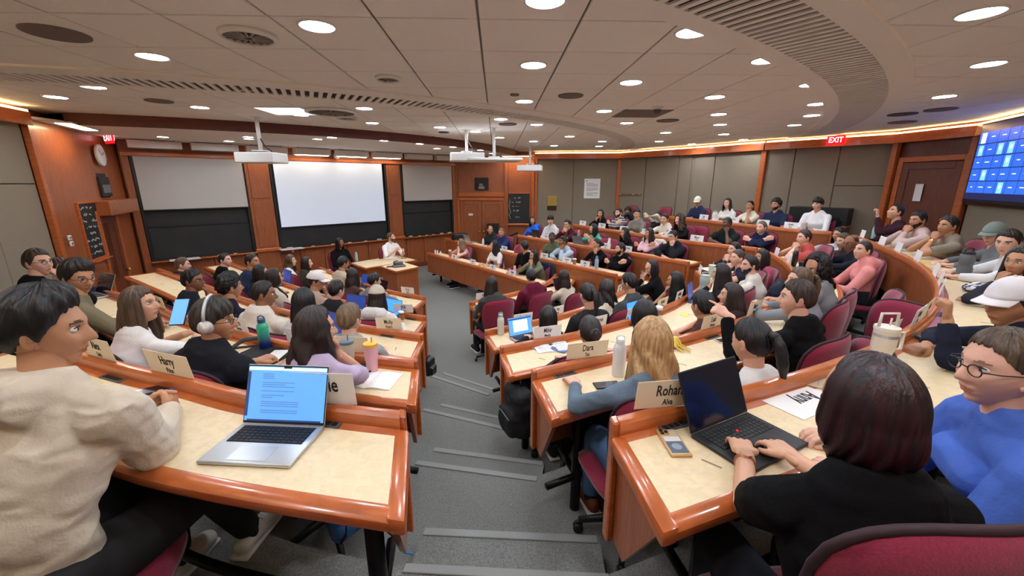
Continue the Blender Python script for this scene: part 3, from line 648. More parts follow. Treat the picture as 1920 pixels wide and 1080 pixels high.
def disc(x, y, r, name, label, m, group=None, z=None, spoke=0, cat='ceiling fitting'):
    P = atz(x, y, ZC)[:2]; t = thing(name, (*P, ZC - .005), label, cat, 0, group)
    mb = MB(); mb.lathe([(r, .002), (r, -.008), (r * .96, -.012)], (0, 0, 0), 30); obj('cover', mb, m, t)
    if spoke:
        mb = MB(); n = 32; pr = [(r * .98, 0), (r * .98, -.03), (r * 1.12, -.022), (r * 1.14, 0)]
        V = [(a * math.cos(2 * math.pi * j / n), a * math.sin(2 * math.pi * j / n), z_) for a, z_ in pr for j in range(n)]; mb.add(V, [(i * n + j, i * n + (j + 1) % n, ((i + 1) % 4) * n + (j + 1) % n, ((i + 1) % 4) * n + j) for i in range(4) for j in range(n)]); obj('rim', mb, WHITE, t, True)
        for i in range(spoke):
            a = 2 * math.pi * i / spoke; mb = MB(); mb.box((math.cos(a) * r * .5, math.sin(a) * r * .5, -.018), (r * .85, .014, .012), rotz(a)); obj('vane', mb, mat('vane', (150, 140, 128), .6), t)
    return t
SPK = mat('speaker mesh', (118, 104, 98), .8); DARKF = mat('dark cover', (84, 74, 68), .7)
disc(105, 60, .17, 'ceiling_speaker', 'large round grey ceiling speaker, upper left', SPK); disc(465, 63, .15, 'ceiling_diffuser', 'round ceiling air diffuser with radial vanes', SLOT, spoke=16)
disc(727, 144, .10, 'ceiling_lamp', 'unlit dark recessed lamp in the ceiling', DARKF, spoke=3); disc(622, 208, .30, 'ceiling_diffuser', 'large round white-rimmed air diffuser near the light panel', DARKF, spoke=10)
disc(298, 188, .14, 'ceiling_speaker', 'round grey ceiling speaker between vent and left wall', SPK); disc(1070, 178, .14, 'ceiling_speaker', 'round grey ceiling speaker at mid ceiling', SPK)
disc(1252, 225, .17, 'ceiling_speaker', 'round grey ceiling speaker right of the square grille', SPK); disc(650, 219, .13, 'ceiling_speaker', 'small dark round fitting below the large diffuser', DARKF, spoke=3)
disc(952, 232, .15, 'ceiling_speaker', 'round grey ceiling speaker by the hanging projectors', SPK); disc(1692, 213, .17, 'ceiling_speaker', 'round dark ceiling fitting near the right ring vent', DARKF); disc(1692, 228, .18, 'ceiling_speaker', 'round dark ceiling fitting nearest the back door crown', SPK)
disc(1764, 204, .17, 'ceiling_speaker', 'round dark ceiling fitting above the television', SPK); disc(832, 247, .1, 'ceiling_speaker', 'small black round fitting near the fascia', SLOT); disc(965, 176, .05, 'smoke_detector', 'tiny round detector beside the middle downlight', CEILG)
def panel(x0, x1, y, name, label, m, cat='ceiling fitting'):
    a = atz(x0, y, ZC)[:2]; b = atz(x1, y, ZC)[:2]; c = (a + b) / 2; w_ = np.linalg.norm(a - b); R = np.array([[ge[0], gd[0], 0], [ge[1], gd[1], 0], [0, 0, 1.]])
    t = thing(name, (*c, ZC - .006), label, cat); mb = MB(); mb.bbox((0, 0, 0), (w_ + .03, .62, .014), .003, R); obj('panel_frame', mb, WHITE if m is PANELM else CEILG, t); mb = MB(); mb.bbox((0, 0, -.008), (w_ - .02, .57, .008), .002, R); obj('panel_face', mb, m, t)
panel(497, 580, 207, 'light_panel', 'square bright acrylic panel set in the ceiling', PANELM); panel(1160, 1245, 212, 'return_grille', 'square grey return air grille in the ceiling tiles', SPK)
a = atz(1233, 200, ZC)[:2]; t = thing('ceiling_camera', (*a, ZC), 'small dome camera hanging below the ceiling by the grille', 'camera'); mb = MB(); mb.lathe([(.07, 0), (.07, -.03), (.05, -.035)], (0, 0, 0), 18); obj('mount', mb, WHITE, t, True); mb = MB(); mb.ell((0, 0, -.04), (.05, .05, .05), 14, 8); obj('dome', mb, mat('tinted dome', (70, 64, 60), .15), t, True)
# projectors
def projector(x, y, ybot, wd, rz, label, flat_=False, ztop=ZC):
    P = atz(x, y, ztop)[:2]; t_ = (P @ ray(x, ybot)[:2]) / (ray(x, ybot)[:2] @ ray(x, ybot)[:2]); zb = CZ + ray(x, ybot)[2] * t_
    t = thing('ceiling_projector', (*P, zb), label, 'projector', rz); H = .05 if flat_ else .15; D = wd * .8
    mb = MB(); mb.bbox((0, 0, H / 2), (wd, D, H), .02, None, 0, 3); b = obj('projector_body', mb, mat('projector white', (214, 212, 208), .45), t)
    if not flat_:
        for k in range(7): mb = MB(); mb.box((-wd / 2 - .001 + 0, -D * .25 + k * .022, H * .5), (.006, .01, H * .5)); obj('grille_bar', mb, GREYM, b)
        mb = MB(); mb.lathe([(.045, 0), (.045, .02), (.035, .03), (0, .025)], (wd * .2, D / 2, H * .5), 16, np.array([[1, 0, 0], [0, 0, 1], [0, -1, 0.]])); obj('lens', mb, BLACK, b, True)
    mb = MB(); mb.box((0, 0, H + .03), (.2, .14, .012)); mb.tube([(-.07, 0, H), (-.07, 0, H + .03)], .01, 6); mb.tube([(.07, 0, H), (.07, 0, H + .03)], .01, 6); obj('mount_bracket', mb, WHITE, t)
    mb = MB(); mb.tube([(0, 0, H + .03), (0, 0, ztop - zb)], .028, 14); obj('mount_pole', mb, WHITE, t, True); mb = MB(); mb.lathe([(.08, ztop - zb - .01), (.08, ztop - zb)], (0, 0, 0), 18); obj('ceiling_flange', mb, WHITE, t)
    if not flat_: mb = MB(); mb.tube([(.03, -.02, H + .2), (.1, -.05, H + .08), (.16, -.05, H + .04), (.2, -.05, H)], .008, 6); obj('cable', mb, BLACK, t, True)
projector(480, 218, 306, .56, math.radians(0), 'white projector hanging in front of the left pillar'); projector(874, 243, 303, .62, math.radians(10), 'white projector hanging left of the flat panel')
projector(926, 239, 303, .95, math.radians(5), 'flat white panel hanging from the ceiling by a pole', True); projector(994, 271, 321, .62, math.radians(-8), 'white projector hanging in front of the small chalkboard')

# wash lamps that graze the two wood wings
for W_, a_, nm in ((LW, .75, 'left'), (RW_, RW_.L - .55, 'right')):
    p = W_.P(a_, ZF - .012, .30); t = thing('wall_wash_panel', p, 'flat warm lamp panel in the low ceiling over the %s wood wing' % nm, 'lamp'); mb = MB(); mb.bbox((0, 0, 0), (.95, .22, .02), .004, W_.R); obj('panel_frame', mb, WHITE, t); mb = MB(); mb.box((0, 0, -.012), (.88, .16, .006), W_.R); obj('panel_lens', mb, mat('warm wash lens', (255, 230, 190), .5, emis=(255, 222, 170), es=7.0), t)
# ================================================================ DESKS
OUTLET = mat('power box grey', (96, 96, 98), .4, .3)
DNAMES = {'L': 'left', 'M': 'middle', 'R': 'right'}
ORD = {1: 'front', 2: 'second', 3: 'third', 4: 'fourth', 5: 'back'}
desks = {}
for s in SEC:
    k, P, T, N = CURV[s]; z0 = FZ[k]; c = np.array([*P[16], z0]); where = DNAMES[s[0]]
    t = thing('curved_desk', c, {'L': 'curved cherry and cream student desk, %s row left of the near aisle', 'M': 'curved cherry and cream student desk, %s row of the middle block', 'R': 'curved cherry and cream student desk, %s row of the far block'}[s[0]] % ORD[k], 'desk', 0, 'curved rows of desks'); desks[s] = t
    def sw(nm, prof, m, i0=0, i1=33, par=t, smooth=False):
        mb = MB(); mb.sweep(P[i0:i1] - c[:2], N[i0:i1], [(a, b) for a, b in prof], 0); o = obj(nm, mb, m, par); 
        return shade_auto(o) if smooth else o
    low = .28 if s[0] != 'R' or k == 1 else .12
    sw('front_panel', [(0, low), (.022, low), (.022, .75), (0, .75)], WOOD)
    sw('ledge_rail', [(-.012, .735), (-.012, .782), (-.005, .795), (.012, .802), (.034, .80), (.044, .79), (.046, .778), (.046, .745), (.03, .73)], WOODH, smooth=True)
    sw('desk_core', [(.022, .69), (.42, .69), (.42, .725), (.022, .725)], WOODD)
    sw('back_strip', [(.046, .725), (.08, .725), (.08, .7435), (.046, .748)], WOODH)
    sw('front_nosing', [(.385, .735), (.385, .745), (.40, .7465), (.422, .742), (.434, .73), (.436, .71), (.428, .695), (.415, .69), (.40, .69)], WOODH, smooth=True)
    sw('laminate_top', [(.08, .725), (.385, .725), (.385, .7435), (.08, .7435)], LAMI, 0, 33)
    for e, i in ((0, 0), (1, 32)):
        q = P[i] - c[:2]; tt = T[i] * (-1 if e == 0 else 1); nn = N[i]
        # end nosing
        mb = MB(); R = np.array([[tt[0], nn[0], 0], [tt[1], nn[1], 0], [0, 0, 1.]]); p = q + nn * .235 + tt * .005
        mb.bbox((*p, .719), (.06, .40, .056), .014, R, 0, 2); shade_auto(obj('end_nosing', mb, WOODH, t))
        # tapered end panel
        p = q - tt * .03
        mb = MB(); poly = [(0.0, .70), (.39, .70), (.14, low + .02), (0.0, low + .02)]; mb.plate([(p[0] + nn[0] * a, p[1] + nn[1] * a, z) for a, z in poly], .026, (*tt, 0)); obj('end_panel', mb, WOOD, t)
        mb = MB(); mb.bbox((*(q + tt * .008 + nn * .012), (low + .797) / 2), (.03, .05, .797 - low), .006, R, 0, 1); obj('end_cap', mb, WOODH, t)
    L = np.linalg.norm(np.diff(P, axis=0), axis=1).sum(); m = max(2, int(L / 1.6) + 1)
    for i in range(m):
        j = int(round(1 + i * 30 / (m - 1))); q = P[j] - c[:2] + N[j] * .28; mb = MB(); mb.tube([(q[0], q[1], .0), (q[0], q[1], .69)], .03, 12); mb.tube([(*(P[j] - c[:2] + N[j] * .03), .22), (*(P[j] - c[:2] + N[j] * .28), .22)], .02, 8); obj('leg', mb, BLACKM, t, True)
    for a in (.28,):
        mb = MB(); mb.tube([(*(P[j] - c[:2] + N[j] * a), .22) for j in range(0, 33)], .02, 8); obj('foot_rail', mb, BLACKM, t, True)
    m = max(1, int(L / 1.15))
    if s not in ('R3', 'R4', 'R5', 'R2'):
        me = MB(); me.bbox((0, 0, 0), (.15, .034, .012), .003); me = me.mesh('power_box', [OUTLET]); 
        sk = MB(); [sk.box((x, 0, .007), (.018, .02, .004)) for x in (-.05, -.025, 0, .025, .05)]; sk = sk.mesh('socket', [BLACK])
        for i in range(m):
            j = int((i + .3) * 32 / m); q = P[j] - c[:2] + N[j] * .063; o = link('power_box', me, t, (q[0], q[1], .744), math.atan2(T[j][1], T[j][0])); link('sockets', sk, o)
# slim pencil marks / cable slots in laminate
# ================================================================ CHAIRS
def chair_meshes():
    D = {}
    # back: curved padded shell
    mb = MB(); nx, nz = 13, 11; F_, B_ = [], []
    for j in range(nz):
        for i in range(nx):
            u = -1 + 2 * i / (nx - 1); v = -1 + 2 * j / (nz - 1)
            r = (abs(u) ** 4 + abs(v) ** 4) ** .25; rr = max(abs(u), abs(v)); s_ = rr / r if r > 0 else 1
            x = u * s_ * (.245 + .02 * v); z = .73 + v * s_ * .25; dep = -.235 - .03 * v + .06 * (x / .25) ** 2; e = (1 - rr ** 4)
            F_.append((x, dep + .012 + .03 * e, z)); B_.append((x, dep - .012 - .028 * e, z))
    n = nx * nz; Fc = []
    for j in range(nz - 1):
        for i in range(nx - 1):
            a = j * nx + i; Fc += [(a, a + 1, a + nx + 1, a + nx), (n + a, n + a + nx, n + a + nx + 1, n + a + 1)]
    edge = [i for i in range(nx)] + [j * nx + nx - 1 for j in range(1, nz)] + [(nz - 1) * nx + i for i in range(nx - 2, -1, -1)] + [j * nx for j in range(nz - 2, 0, -1)]
    Eg = [(edge[i], edge[(i + 1) % len(edge)], n + edge[(i + 1) % len(edge)], n + edge[i]) for i in range(len(edge))]
    mb.add(F_ + B_, Fc + Eg); D['backrest'] = mb.mesh('backrest', [BURG], True)
    mb = MB(); c = [((np.array(F_[i]) + np.array(B_[i])) / 2) for i in edge]; c2 = [(p - np.array([0, -.235, .73])) * np.array([1.012, 1, 1.012]) + np.array([0, -.235, .73]) for p in c]; mb.tube(c2 + [c2[0]], .009, 6, False); D['piping'] = mb.mesh('piping', [PIPE], True)
    mb = MB(); nx, ny = 13, 13; A, Bq = [], []
    for j in range(ny):
        for i in range(nx):
            u = -1 + 2 * i / (nx - 1); v = -1 + 2 * j / (ny - 1); r = (abs(u) ** 4 + abs(v) ** 4) ** .25; rr = max(abs(u), abs(v)); s_ = rr / r if r > 0 else 1; e = 1 - rr ** 4
            A.append((u * s_ * .25, v * s_ * .24 + .01, .435 + .03 * e - .03 * max(0, v) ** 3)); Bq.append((u * s_ * .25, v * s_ * .24 + .01, .405 - .02 * e - .03 * max(0, v) ** 3))
    n = nx * ny; Fc = []
    for j in range(ny - 1):
        for i in range(nx - 1):
            a = j * nx + i; Fc += [(a, a + 1, a + nx + 1, a + nx), (n + a, n + a + nx, n + a + nx + 1, n + a + 1)]
    edge = [i for i in range(nx)] + [j * nx + nx - 1 for j in range(1, ny)] + [(ny - 1) * nx + i for i in range(nx - 2, -1, -1)] + [j * nx for j in range(ny - 2, 0, -1)]
    mb.add(A + Bq, Fc + [(edge[i], edge[(i + 1) % len(edge)], n + edge[(i + 1) % len(edge)], n + edge[i]) for i in range(len(edge))]); D['seat'] = mb.mesh('seat', [BURG], True)
    mb = MB(); mb.bbox((0, 0, .385), (.3, .3, .03), .01); mb.bbox((0, -.235, .44), (.09, .03, .14), .01); mb.tube([(0, -.12, .38), (0, -.23, .385), (0, -.26, .45), (0, -.265, .6)], .022, 8); D['support_arm'] = mb.mesh('support_arm', [BLACK], True)
    mb = MB(); mb.tube([(0, 0, .1), (0, 0, .24), (0, 0, .24), (0, 0, .385)], [.03, .03, .018, .018], 12); D['column'] = mb.mesh('column', [BLACKM], True)
    mb = MB(); mb.tube([(0, 0, .115), (.14, 0, .1), (.27, 0, .075)], [.03, .024, .018], 8, ell=.8); D['leg'] = mb.mesh('leg', [BLACK], True)
    mb = MB()
    for y in (-.014, .014): mb.lathe([(.026, -.008), (.028, 0), (.026, .008)], (.27, y, .03), 12, np.array([[1, 0, 0], [0, 0, 1], [0, -1, 0.]]))
    mb.bbox((.27, 0, .055), (.03, .02, .03), .006); D['caster'] = mb.mesh('caster', [BLACK], True)
    mb = MB()
    for i in range(5): a = i * 2 * math.pi / 5 + .3; mb.tube([(0, 0, .115), (.27 * math.cos(a), .27 * math.sin(a), .075)], [.03, .018], 5); mb.ell((.27 * math.cos(a), .27 * math.sin(a), .03), (.026, .02, .03), 6, 4)
    D['base'] = mb.mesh('base', [BLACK], True)
    return D
CH = chair_meshes()
def chair(P, z, yaw, label, group=None, detail=False, spin=.3):
    """yaw: direction (radians, world) the chair faces"""
    t = thing('swivel_chair', (P[0], P[1], z), label, 'chair', yaw - math.pi / 2, group or 'burgundy swivel chairs at the desks')
    t.scale = (1, 1, 1); b = link('backrest', CH['backrest'], t); link('piping', CH['piping'], b); link('seat', CH['seat'], t); link('support_arm', CH['support_arm'], t); link('column', CH['column'], t)
    if detail:
        for i in range(5): l = link('leg', CH['leg'], t, (0, 0, 0), spin + i * 2 * math.pi / 5); link('caster', CH['caster'], l)
    else: link('base', CH['base'], t, (0, 0, 0), spin)
    return t
# ================================================================ PEOPLE
def sm(x, a, b):
    t = np.clip((x - a) / (b - a), 0, 1); return t * t * (3 - 2 * t)
def gs(x, c, s): return np.exp(-((x - c) / s) ** 2)
def head_verts(d, female=0.):
    """unit directions -> head surface (origin = head centre, +y face). metres"""
    x, y, z = d[:, 0].copy(), d[:, 1].copy(), d[:, 2].copy()
    X = x * .077; Y = y * .098; Z = z * .12
    lo = sm(-Z, .0, .115); fr = sm(Y, -.02, .05)
    X = X * (1 - (.30 + .07 * female) * lo * fr - .26 * lo * (1 - fr)); 
    Y = Y + .012 * lo * fr; Y = np.where(Y < 0, Y * (1 - .52 * sm(-Z, .02, .1)), Y)
    Y = Y - .006 * fr * sm(Z, .03, .1)
    Y = np.where(Y > .05, .05 + (Y - .05) * .88, Y)
    f = sm(Y, .03, .07)
    nose = gs(X, 0, .013 + .004 * gs(Z, -.03, .015)) * (sm(Z, .03, -.026) * (1 - sm(-Z, .028, .04))) * .027
    Y = Y + nose * f
    Y = Y + f * (.005 * gs(Z, .034, .014) * gs(X, 0, .05) - .013 * (gs(X, .033, .017) + gs(X, -.033, .017)) * gs(Z, .012, .013))
    Y = Y + f * (.006 * (gs(X, .046, .018) + gs(X, -.046, .018)) * gs(Z, -.022, .02))
    Y = Y + f * gs(X, 0, .026) * (.006 * gs(Z, -.055, .006) + .006 * gs(Z, -.068, .006) - .004 * gs(Z, -.0615, .0025) - .004 * gs(Z, -.08, .008) + .009 * gs(Z, -.099, .014))
    return np.stack([X, Y, Z], 1)
HEADS = {}
def head_template(hi, female):
    key = (hi, female)
    if key in HEADS: return HEADS[key]
    nu, nv = (96, 72) if hi == 2 else ((64, 46) if hi == 1 else (40, 30))
    V = []
    for i in range(nv + 1):
        th = math.pi * i / nv
        for j in range(nu):
            a = 2 * math.pi * j / nu; a = a - .38 * math.sin(a)      # denser towards the face
            V.append((math.sin(th) * math.sin(a), math.sin(th) * math.cos(a), math.cos(th)))
    V = np.array(V); P = head_verts(V, .6 if female else 0)
    Fc = [(i * nu + j, (i + 1) * nu + j, (i + 1) * nu + (j + 1) % nu, i * nu + (j + 1) % nu) for i in range(nv) for j in range(nu)]
    mi = []
    for f in Fc:
        c = P[list(f)].mean(0); m = 0
        if c[1] > .05:
            lw = .024
            if abs(c[0]) < lw and (abs(c[2] + .0615) < .0095 * (1 - (c[0] / lw) ** 2) + .001): m = 2
            if .016 < abs(c[0]) < .05 and abs(c[2] - (.036 - .004 * abs(abs(c[0]) - .03) / .02)) < (.0035 if female else .0045): m = 3
        mi.append(m)
    mb = MB(); mb.add(P, Fc, mi)
    for s_ in (-1, 1):
        Re = rotz(s_ * .35); mb.ell((s_ * .0775, -.006, -.004), (.008, .019, .032), 12, 8, Re); mb.ell((s_ * .0835, -.002, .004), (.004, .010, .018), 8, 6, Re)
        mb.ell((s_ * .072, .004, -.028), (.007, .009, .010), 8, 6)
        mb.ell((s_ * .032, .0725, .012), (.0145, .0118, .0095), 12, 8, None, 1); mb.ell((s_ * .032, .0815, .012), (.0055, .0035, .0055), 10, 6, None, 4)
        mb.tube([(s_ * .018, .083, .0195), (s_ * .032, .0865, .0225), (s_ * .046, .0785, .0185)], [.0015, .0026, .0015], 6, True, 4)
    HEADS[key] = (np.vstack(mb.v), mb.f, mb.m); return HEADS[key]
def capsule_chain(mb, pts, rad, n=12, ell=None, up=None):
    """tapered limb with rounded ends"""
    pts = [np.array(p, float) for p in pts]; a = pts[0] - pts[1]; a /= np.linalg.norm(a); b = pts[-1] - pts[-2]; b /= np.linalg.norm(b)
    P = [pts[0] + a * rad[0] * .8, pts[0] + a * rad[0] * .5] + pts + [pts[-1] + b * rad[-1] * .5, pts[-1] + b * rad[-1] * .8]; R = [rad[0] * .55, rad[0] * .85] + list(rad) + [rad[-1] * .85, rad[-1] * .55]
    e = None if ell is None else [ell[0]] * 2 + list(ell) + [ell[-1]] * 2
    mb.tube(P, R, n, True, 0, e, up)
def remesh(mb, vox, smooth=2, name='m'):
    me = bpy.data.meshes.new('tmp'); me.from_pydata(np.vstack(mb.v).tolist(), [], mb.f); bm = bmesh.new(); bm.from_mesh(me); bmesh.ops.recalc_face_normals(bm, faces=bm.faces); bm.to_mesh(me); bm.free()
    o = bpy.data.objects.new('tmp', me); COL.objects.link(o); m = o.modifiers.new('r', 'REMESH'); m.mode = 'VOXEL'; m.voxel_size = vox
    if smooth: k = o.modifiers.new('s', 'SMOOTH'); k.iterations = smooth; k.factor = .5
    dg = bpy.context.evaluated_depsgraph_get(); e = o.evaluated_get(dg); r = e.to_mesh(); n = len(r.vertices); V = np.empty(n * 3, np.float32); r.vertices.foreach_get('co', V)
    L = np.empty(len(r.loops), np.int32); r.loops.foreach_get('vertex_index', L); S = np.empty(len(r.polygons), np.int32); r.polygons.foreach_get('loop_start', S); T_ = np.empty(len(r.polygons), np.int32); r.polygons.foreach_get('loop_total', T_)
    e.to_mesh_clear(); bpy.data.objects.remove(o); bpy.data.meshes.remove(me)
    return V.reshape(-1, 3).astype(float), L, S, T_
def flat_faces(Fc):
    L = np.array([i for f in Fc for i in f], np.int32); T_ = np.array([len(f) for f in Fc], np.int32); return L, np.r_[0, np.cumsum(T_)[:-1]].astype(np.int32), T_
def build_mesh(name, parts, mats):
    """parts: list of (V, L, S, T, mi)"""
    V = np.vstack([p[0] for p in parts]); vo = 0; lo = 0; Ls, Ss, Ts, Ms = [], [], [], []
    for v, L, S, T_, mi in parts:
        Ls.append(L + vo); Ss.append(S + lo); Ts.append(T_); Ms.append(np.full(len(S), mi, np.int32) if np.isscalar(mi) else np.array(mi, np.int32)); vo += len(v); lo += len(L)
    L, S, T_, M_ = np.concatenate(Ls), np.concatenate(Ss), np.concatenate(Ts), np.concatenate(Ms)
    me = bpy.data.meshes.new(name); me.vertices.add(len(V)); me.vertices.foreach_set('co', V.astype(np.float32).ravel()); me.loops.add(len(L)); me.loops.foreach_set('vertex_index', L.astype(np.int32)); me.polygons.add(len(S)); me.polygons.foreach_set('loop_start', S.astype(np.int32)); me.polygons.foreach_set('loop_total', T_.astype(np.int32))
    for m in mats: me.materials.append(m)
    me.polygons.foreach_set('material_index', M_); me.polygons.foreach_set('use_smooth', np.ones(len(S), bool)); me.update(calc_edges=True); return me
# ---- hands (right hand: wrist at origin, fingers +y, palm down, thumb on -x)
HANDS = {}
def hand_template(kind, vox):
    key = (kind, vox)
    if key in HANDS: return HANDS[key]
    curl = {'flat': .12, 'type': .42, 'relax': .6, 'fist': 1.25, 'point': 1.2}[kind]; mb = MB()
    capsule_chain(mb, [(0, -.03, 0), (0, .01, 0)], [.027, .027], 10, [.72, .72], (1, 0, 0))
    mb.bbox((.0, .048, -.002), (.074, .078, .026), .012)
    for i, (x, L) in enumerate(((-.029, .066), (-.010, .076), (.010, .070), (.028, .054))):
        p = np.array([x, .078, 0.]); a = 0; pts = [p - (0, .02, 0)]; c = .15 if (kind == 'point' and i == 0) else curl; sp = (i - 1.5) * .055
        for k, fr in enumerate((.45, .31, .24)):
            pts.append(p.copy()) if k == 0 else None
            a += c * (.8, 1.1, .8)[k]; p = p + L * fr * np.array([math.sin(sp) * math.cos(a), math.cos(a) * math.cos(sp), -math.sin(a)]); pts.append(p.copy())
        capsule_chain(mb, pts, [.0098, .0098, .009, .0082, .0068], 8)
    t = .5 if kind in ('flat', 'type') else .25
    capsule_chain(mb, [(-.022, .02, -.004), (-.044, .045, -.012), (-.044 - .012 * t, .072, -.018 - .01 * curl), (-.036 - .012 * t, .094, -.022 - .02 * curl)], [.0155, .0125, .0105, .0085], 8)
    V, L, S, T_ = remesh(mb, vox, 1); HANDS[key] = (V, L, S, T_); return HANDS[key]
def ik(S, H, a, b, hint):
    d = H - S; L = np.linalg.norm(d); L2 = min(L, (a + b) * .985); 
    if L > L2: H = S + d / L * L2; d = H - S; L = L2
    u = d / L; x = (a * a - b * b + L * L) / (2 * L); h = math.sqrt(max(a * a - x * x, 1e-5)); hint = np.array(hint, float); hint -= u * (hint @ u); hint /= np.linalg.norm(hint); return S + u * x + hint * h, H
DZ = .755
POSES = {  # (right hand), (left hand): (pos rel, elbow hint, kind, palm normal, finger dir or None)
 'desk': (((.12, .36, DZ + .02), (.5, -.3, -1), 'relax', (0, 0, -1), (-.5, 1, 0)), ((-.12, .36, DZ + .02), (-.5, -.3, -1), 'relax', (0, 0, -1), (.5, 1, 0))),
 'clasp': (((.05, .36, DZ + .05), (.9, -.1, -.8), 'fist', (-1, .2, 0), (-.4, 1, .1)), ((-.05, .36, DZ + .05), (-.9, -.1, -.8), 'fist', (1, .2, 0), (.4, 1, .1))),
 'claspn': (((.03, .38, DZ + .05), (.35, -.3, -1), 'fist', (-1, .2, 0), (-.4, 1, .1)), ((-.07, .38, DZ + .05), (-.5, -.3, -1), 'fist', (1, .2, 0), (.4, 1, .1))),
 'type': (((.07, .40, DZ + .05), (.9, -.3, -.8), 'type', (0, 0, -1), (-.1, 1, -.1)), ((-.07, .40, DZ + .05), (-.9, -.3, -.8), 'type', (0, 0, -1), (.1, 1, -.1))),
 'chin': (('chin', (.4, .6, -1), 'fist', (-.3, -1, .3), (-.3, .1, 1)), ((-.06, .30, DZ + .02), (-.8, -.2, -.8), 'relax', (0, 0, -1), (1, .6, 0))),
 'chinL': (((.06, .30, DZ + .02), (.8, -.2, -.8), 'relax', (0, 0, -1), (-1, .6, 0)), ('chin', (-.4, .6, -1), 'fist', (.3, -1, .3), (.3, .1, 1))),
 'both': (('chin', (.8, .8, -1), 'fist', (-.8, -.5, .3), (-.2, .0, 1)), ('chin', (-.8, .8, -1), 'fist', (.8, -.5, .3), (.2, .0, 1))),
 'cross': (((-.12, .17, .90), (1, -.1, -.5), 'relax', (0, -1, 0), (-1, .2, .2)), ((.12, .20, .87), (-1, -.1, -.5), 'relax', (0, -1, 0), (1, .1, .2))),
 'lap': (((.07, .30, .63), (1, -.5, -.3), 'relax', (0, 0, -1), (-.5, 1, -.2)), ((-.07, .30, .63), (-1, -.5, -.3), 'relax', (0, 0, -1), (.5, 1, -.2))),
 'talk': (((.16, .36, .98), (.8, -.3, -1), 'relax', (-1, 0, .3), (-.2, 1, .5)), ((-.10, .34, .92), (-.8, -.3, -1), 'relax', (1, 0, .3), (.3, 1, .5))),
 'raise': (((.20, .30, 1.16), (.5, .3, -1), 'fist', (-.6, 1, 0), (0, .1, 1)), ((-.08, .32, DZ + .02), (-.8, -.2, -.8), 'relax', (0, 0, -1), (.6, .8, 0))),
 'raiseL': (((.08, .32, DZ + .02), (.8, -.2, -.8), 'relax', (0, 0, -1), (-.6, .8, 0)), ((-.20, .32, 1.16), (-.5, .3, -1), 'fist', (.6, 1, 0), (0, .1, 1))),
 'phone': (((.04, .34, DZ + .12), (.9, -.1, -.8), 'relax', (-.6, 0, .8), (-.5, 1, .3)), ((-.04, .34, DZ + .12), (-.9, -.1, -.8), 'relax', (.6, 0, .8), (.5, 1, .3))),
 'fistL': (((.08, .32, DZ + .02), (.8, -.2, -.8), 'relax', (0, 0, -1), (-.6, .8, 0)), ((-.12, .34, .98), (-.2, .3, -1), 'fist', (.6, 1, 0), (0, .1, 1))),
 'talkL': (((.08, .32, DZ + .02), (.8, -.2, -.8), 'relax', (0, 0, -1), (-.6, .8, 0)), ((-.26, .34, 1.02), (-.6, .2, -1), 'point', (.5, .3, -.8), (-.6, 1, .25))),
 'typeD': (((.07, .40, DZ + .05), (.3, -.5, -1), 'type', (0, 0, -1), (-.15, 1, -.1)), ((-.07, .40, DZ + .05), (-.3, -.5, -1), 'type', (0, 0, -1), (.15, 1, -.1))),
 'reachL': (((.10, .28, DZ + .02), (.8, -.2, -.8), 'relax', (0, 0, -1), (-.5, 1, 0)), ((-.22, .45, DZ + .03), (-.8, -.2, -.8), 'type', (0, 0, -1), (-.2, 1, 0))),
}
CORE = {}
def frame_from(y, z):
    y = np.array(y, float); y /= np.linalg.norm(y); z = -np.array(z, float); z = z - y * (z @ y); z /= np.linalg.norm(z) + 1e-9; x = np.cross(y, z); return np.stack([x, y, z], 1)
def skeleton(pose, hh, lean, fem, wide):
    J = {}; sz = hh - .205; k = (sz - .52) / .46; sw = (.165 if fem else .19) * wide
    J['pel'] = np.array([0, -.03, .53]); J['wst'] = np.array([0, -.05 + lean * .3, .53 + .20 * k]); J['chs'] = np.array([0, -.03 + lean * .75, .53 + .34 * k]); J['nck'] = np.array([0, lean - .01, sz + .035]); J['hd'] = np.array([0, lean + .03, hh])
    for s_, side in ((1, 0), (-1, 1)):
        sh = np.array([s_ * sw, lean - .015, sz - .02]); pos, hint, kind, pn, fd = POSES[pose][side]
        if isinstance(pos, str): H = np.array([s_ * .045, lean + .115, hh - .15]) if pose != 'both' else np.array([s_ * .04, lean + .13, hh - .15])
        else: H = np.array(pos) + np.array([0, lean * .35, 0]); 
        E, H = ik(sh, H, .29, .255, hint)
        if E[2] < DZ + .03 and E[1] > .2: E[2] = DZ + .04
        J['arm%d' % side] = (sh, E, H, kind, pn, fd)
    return J
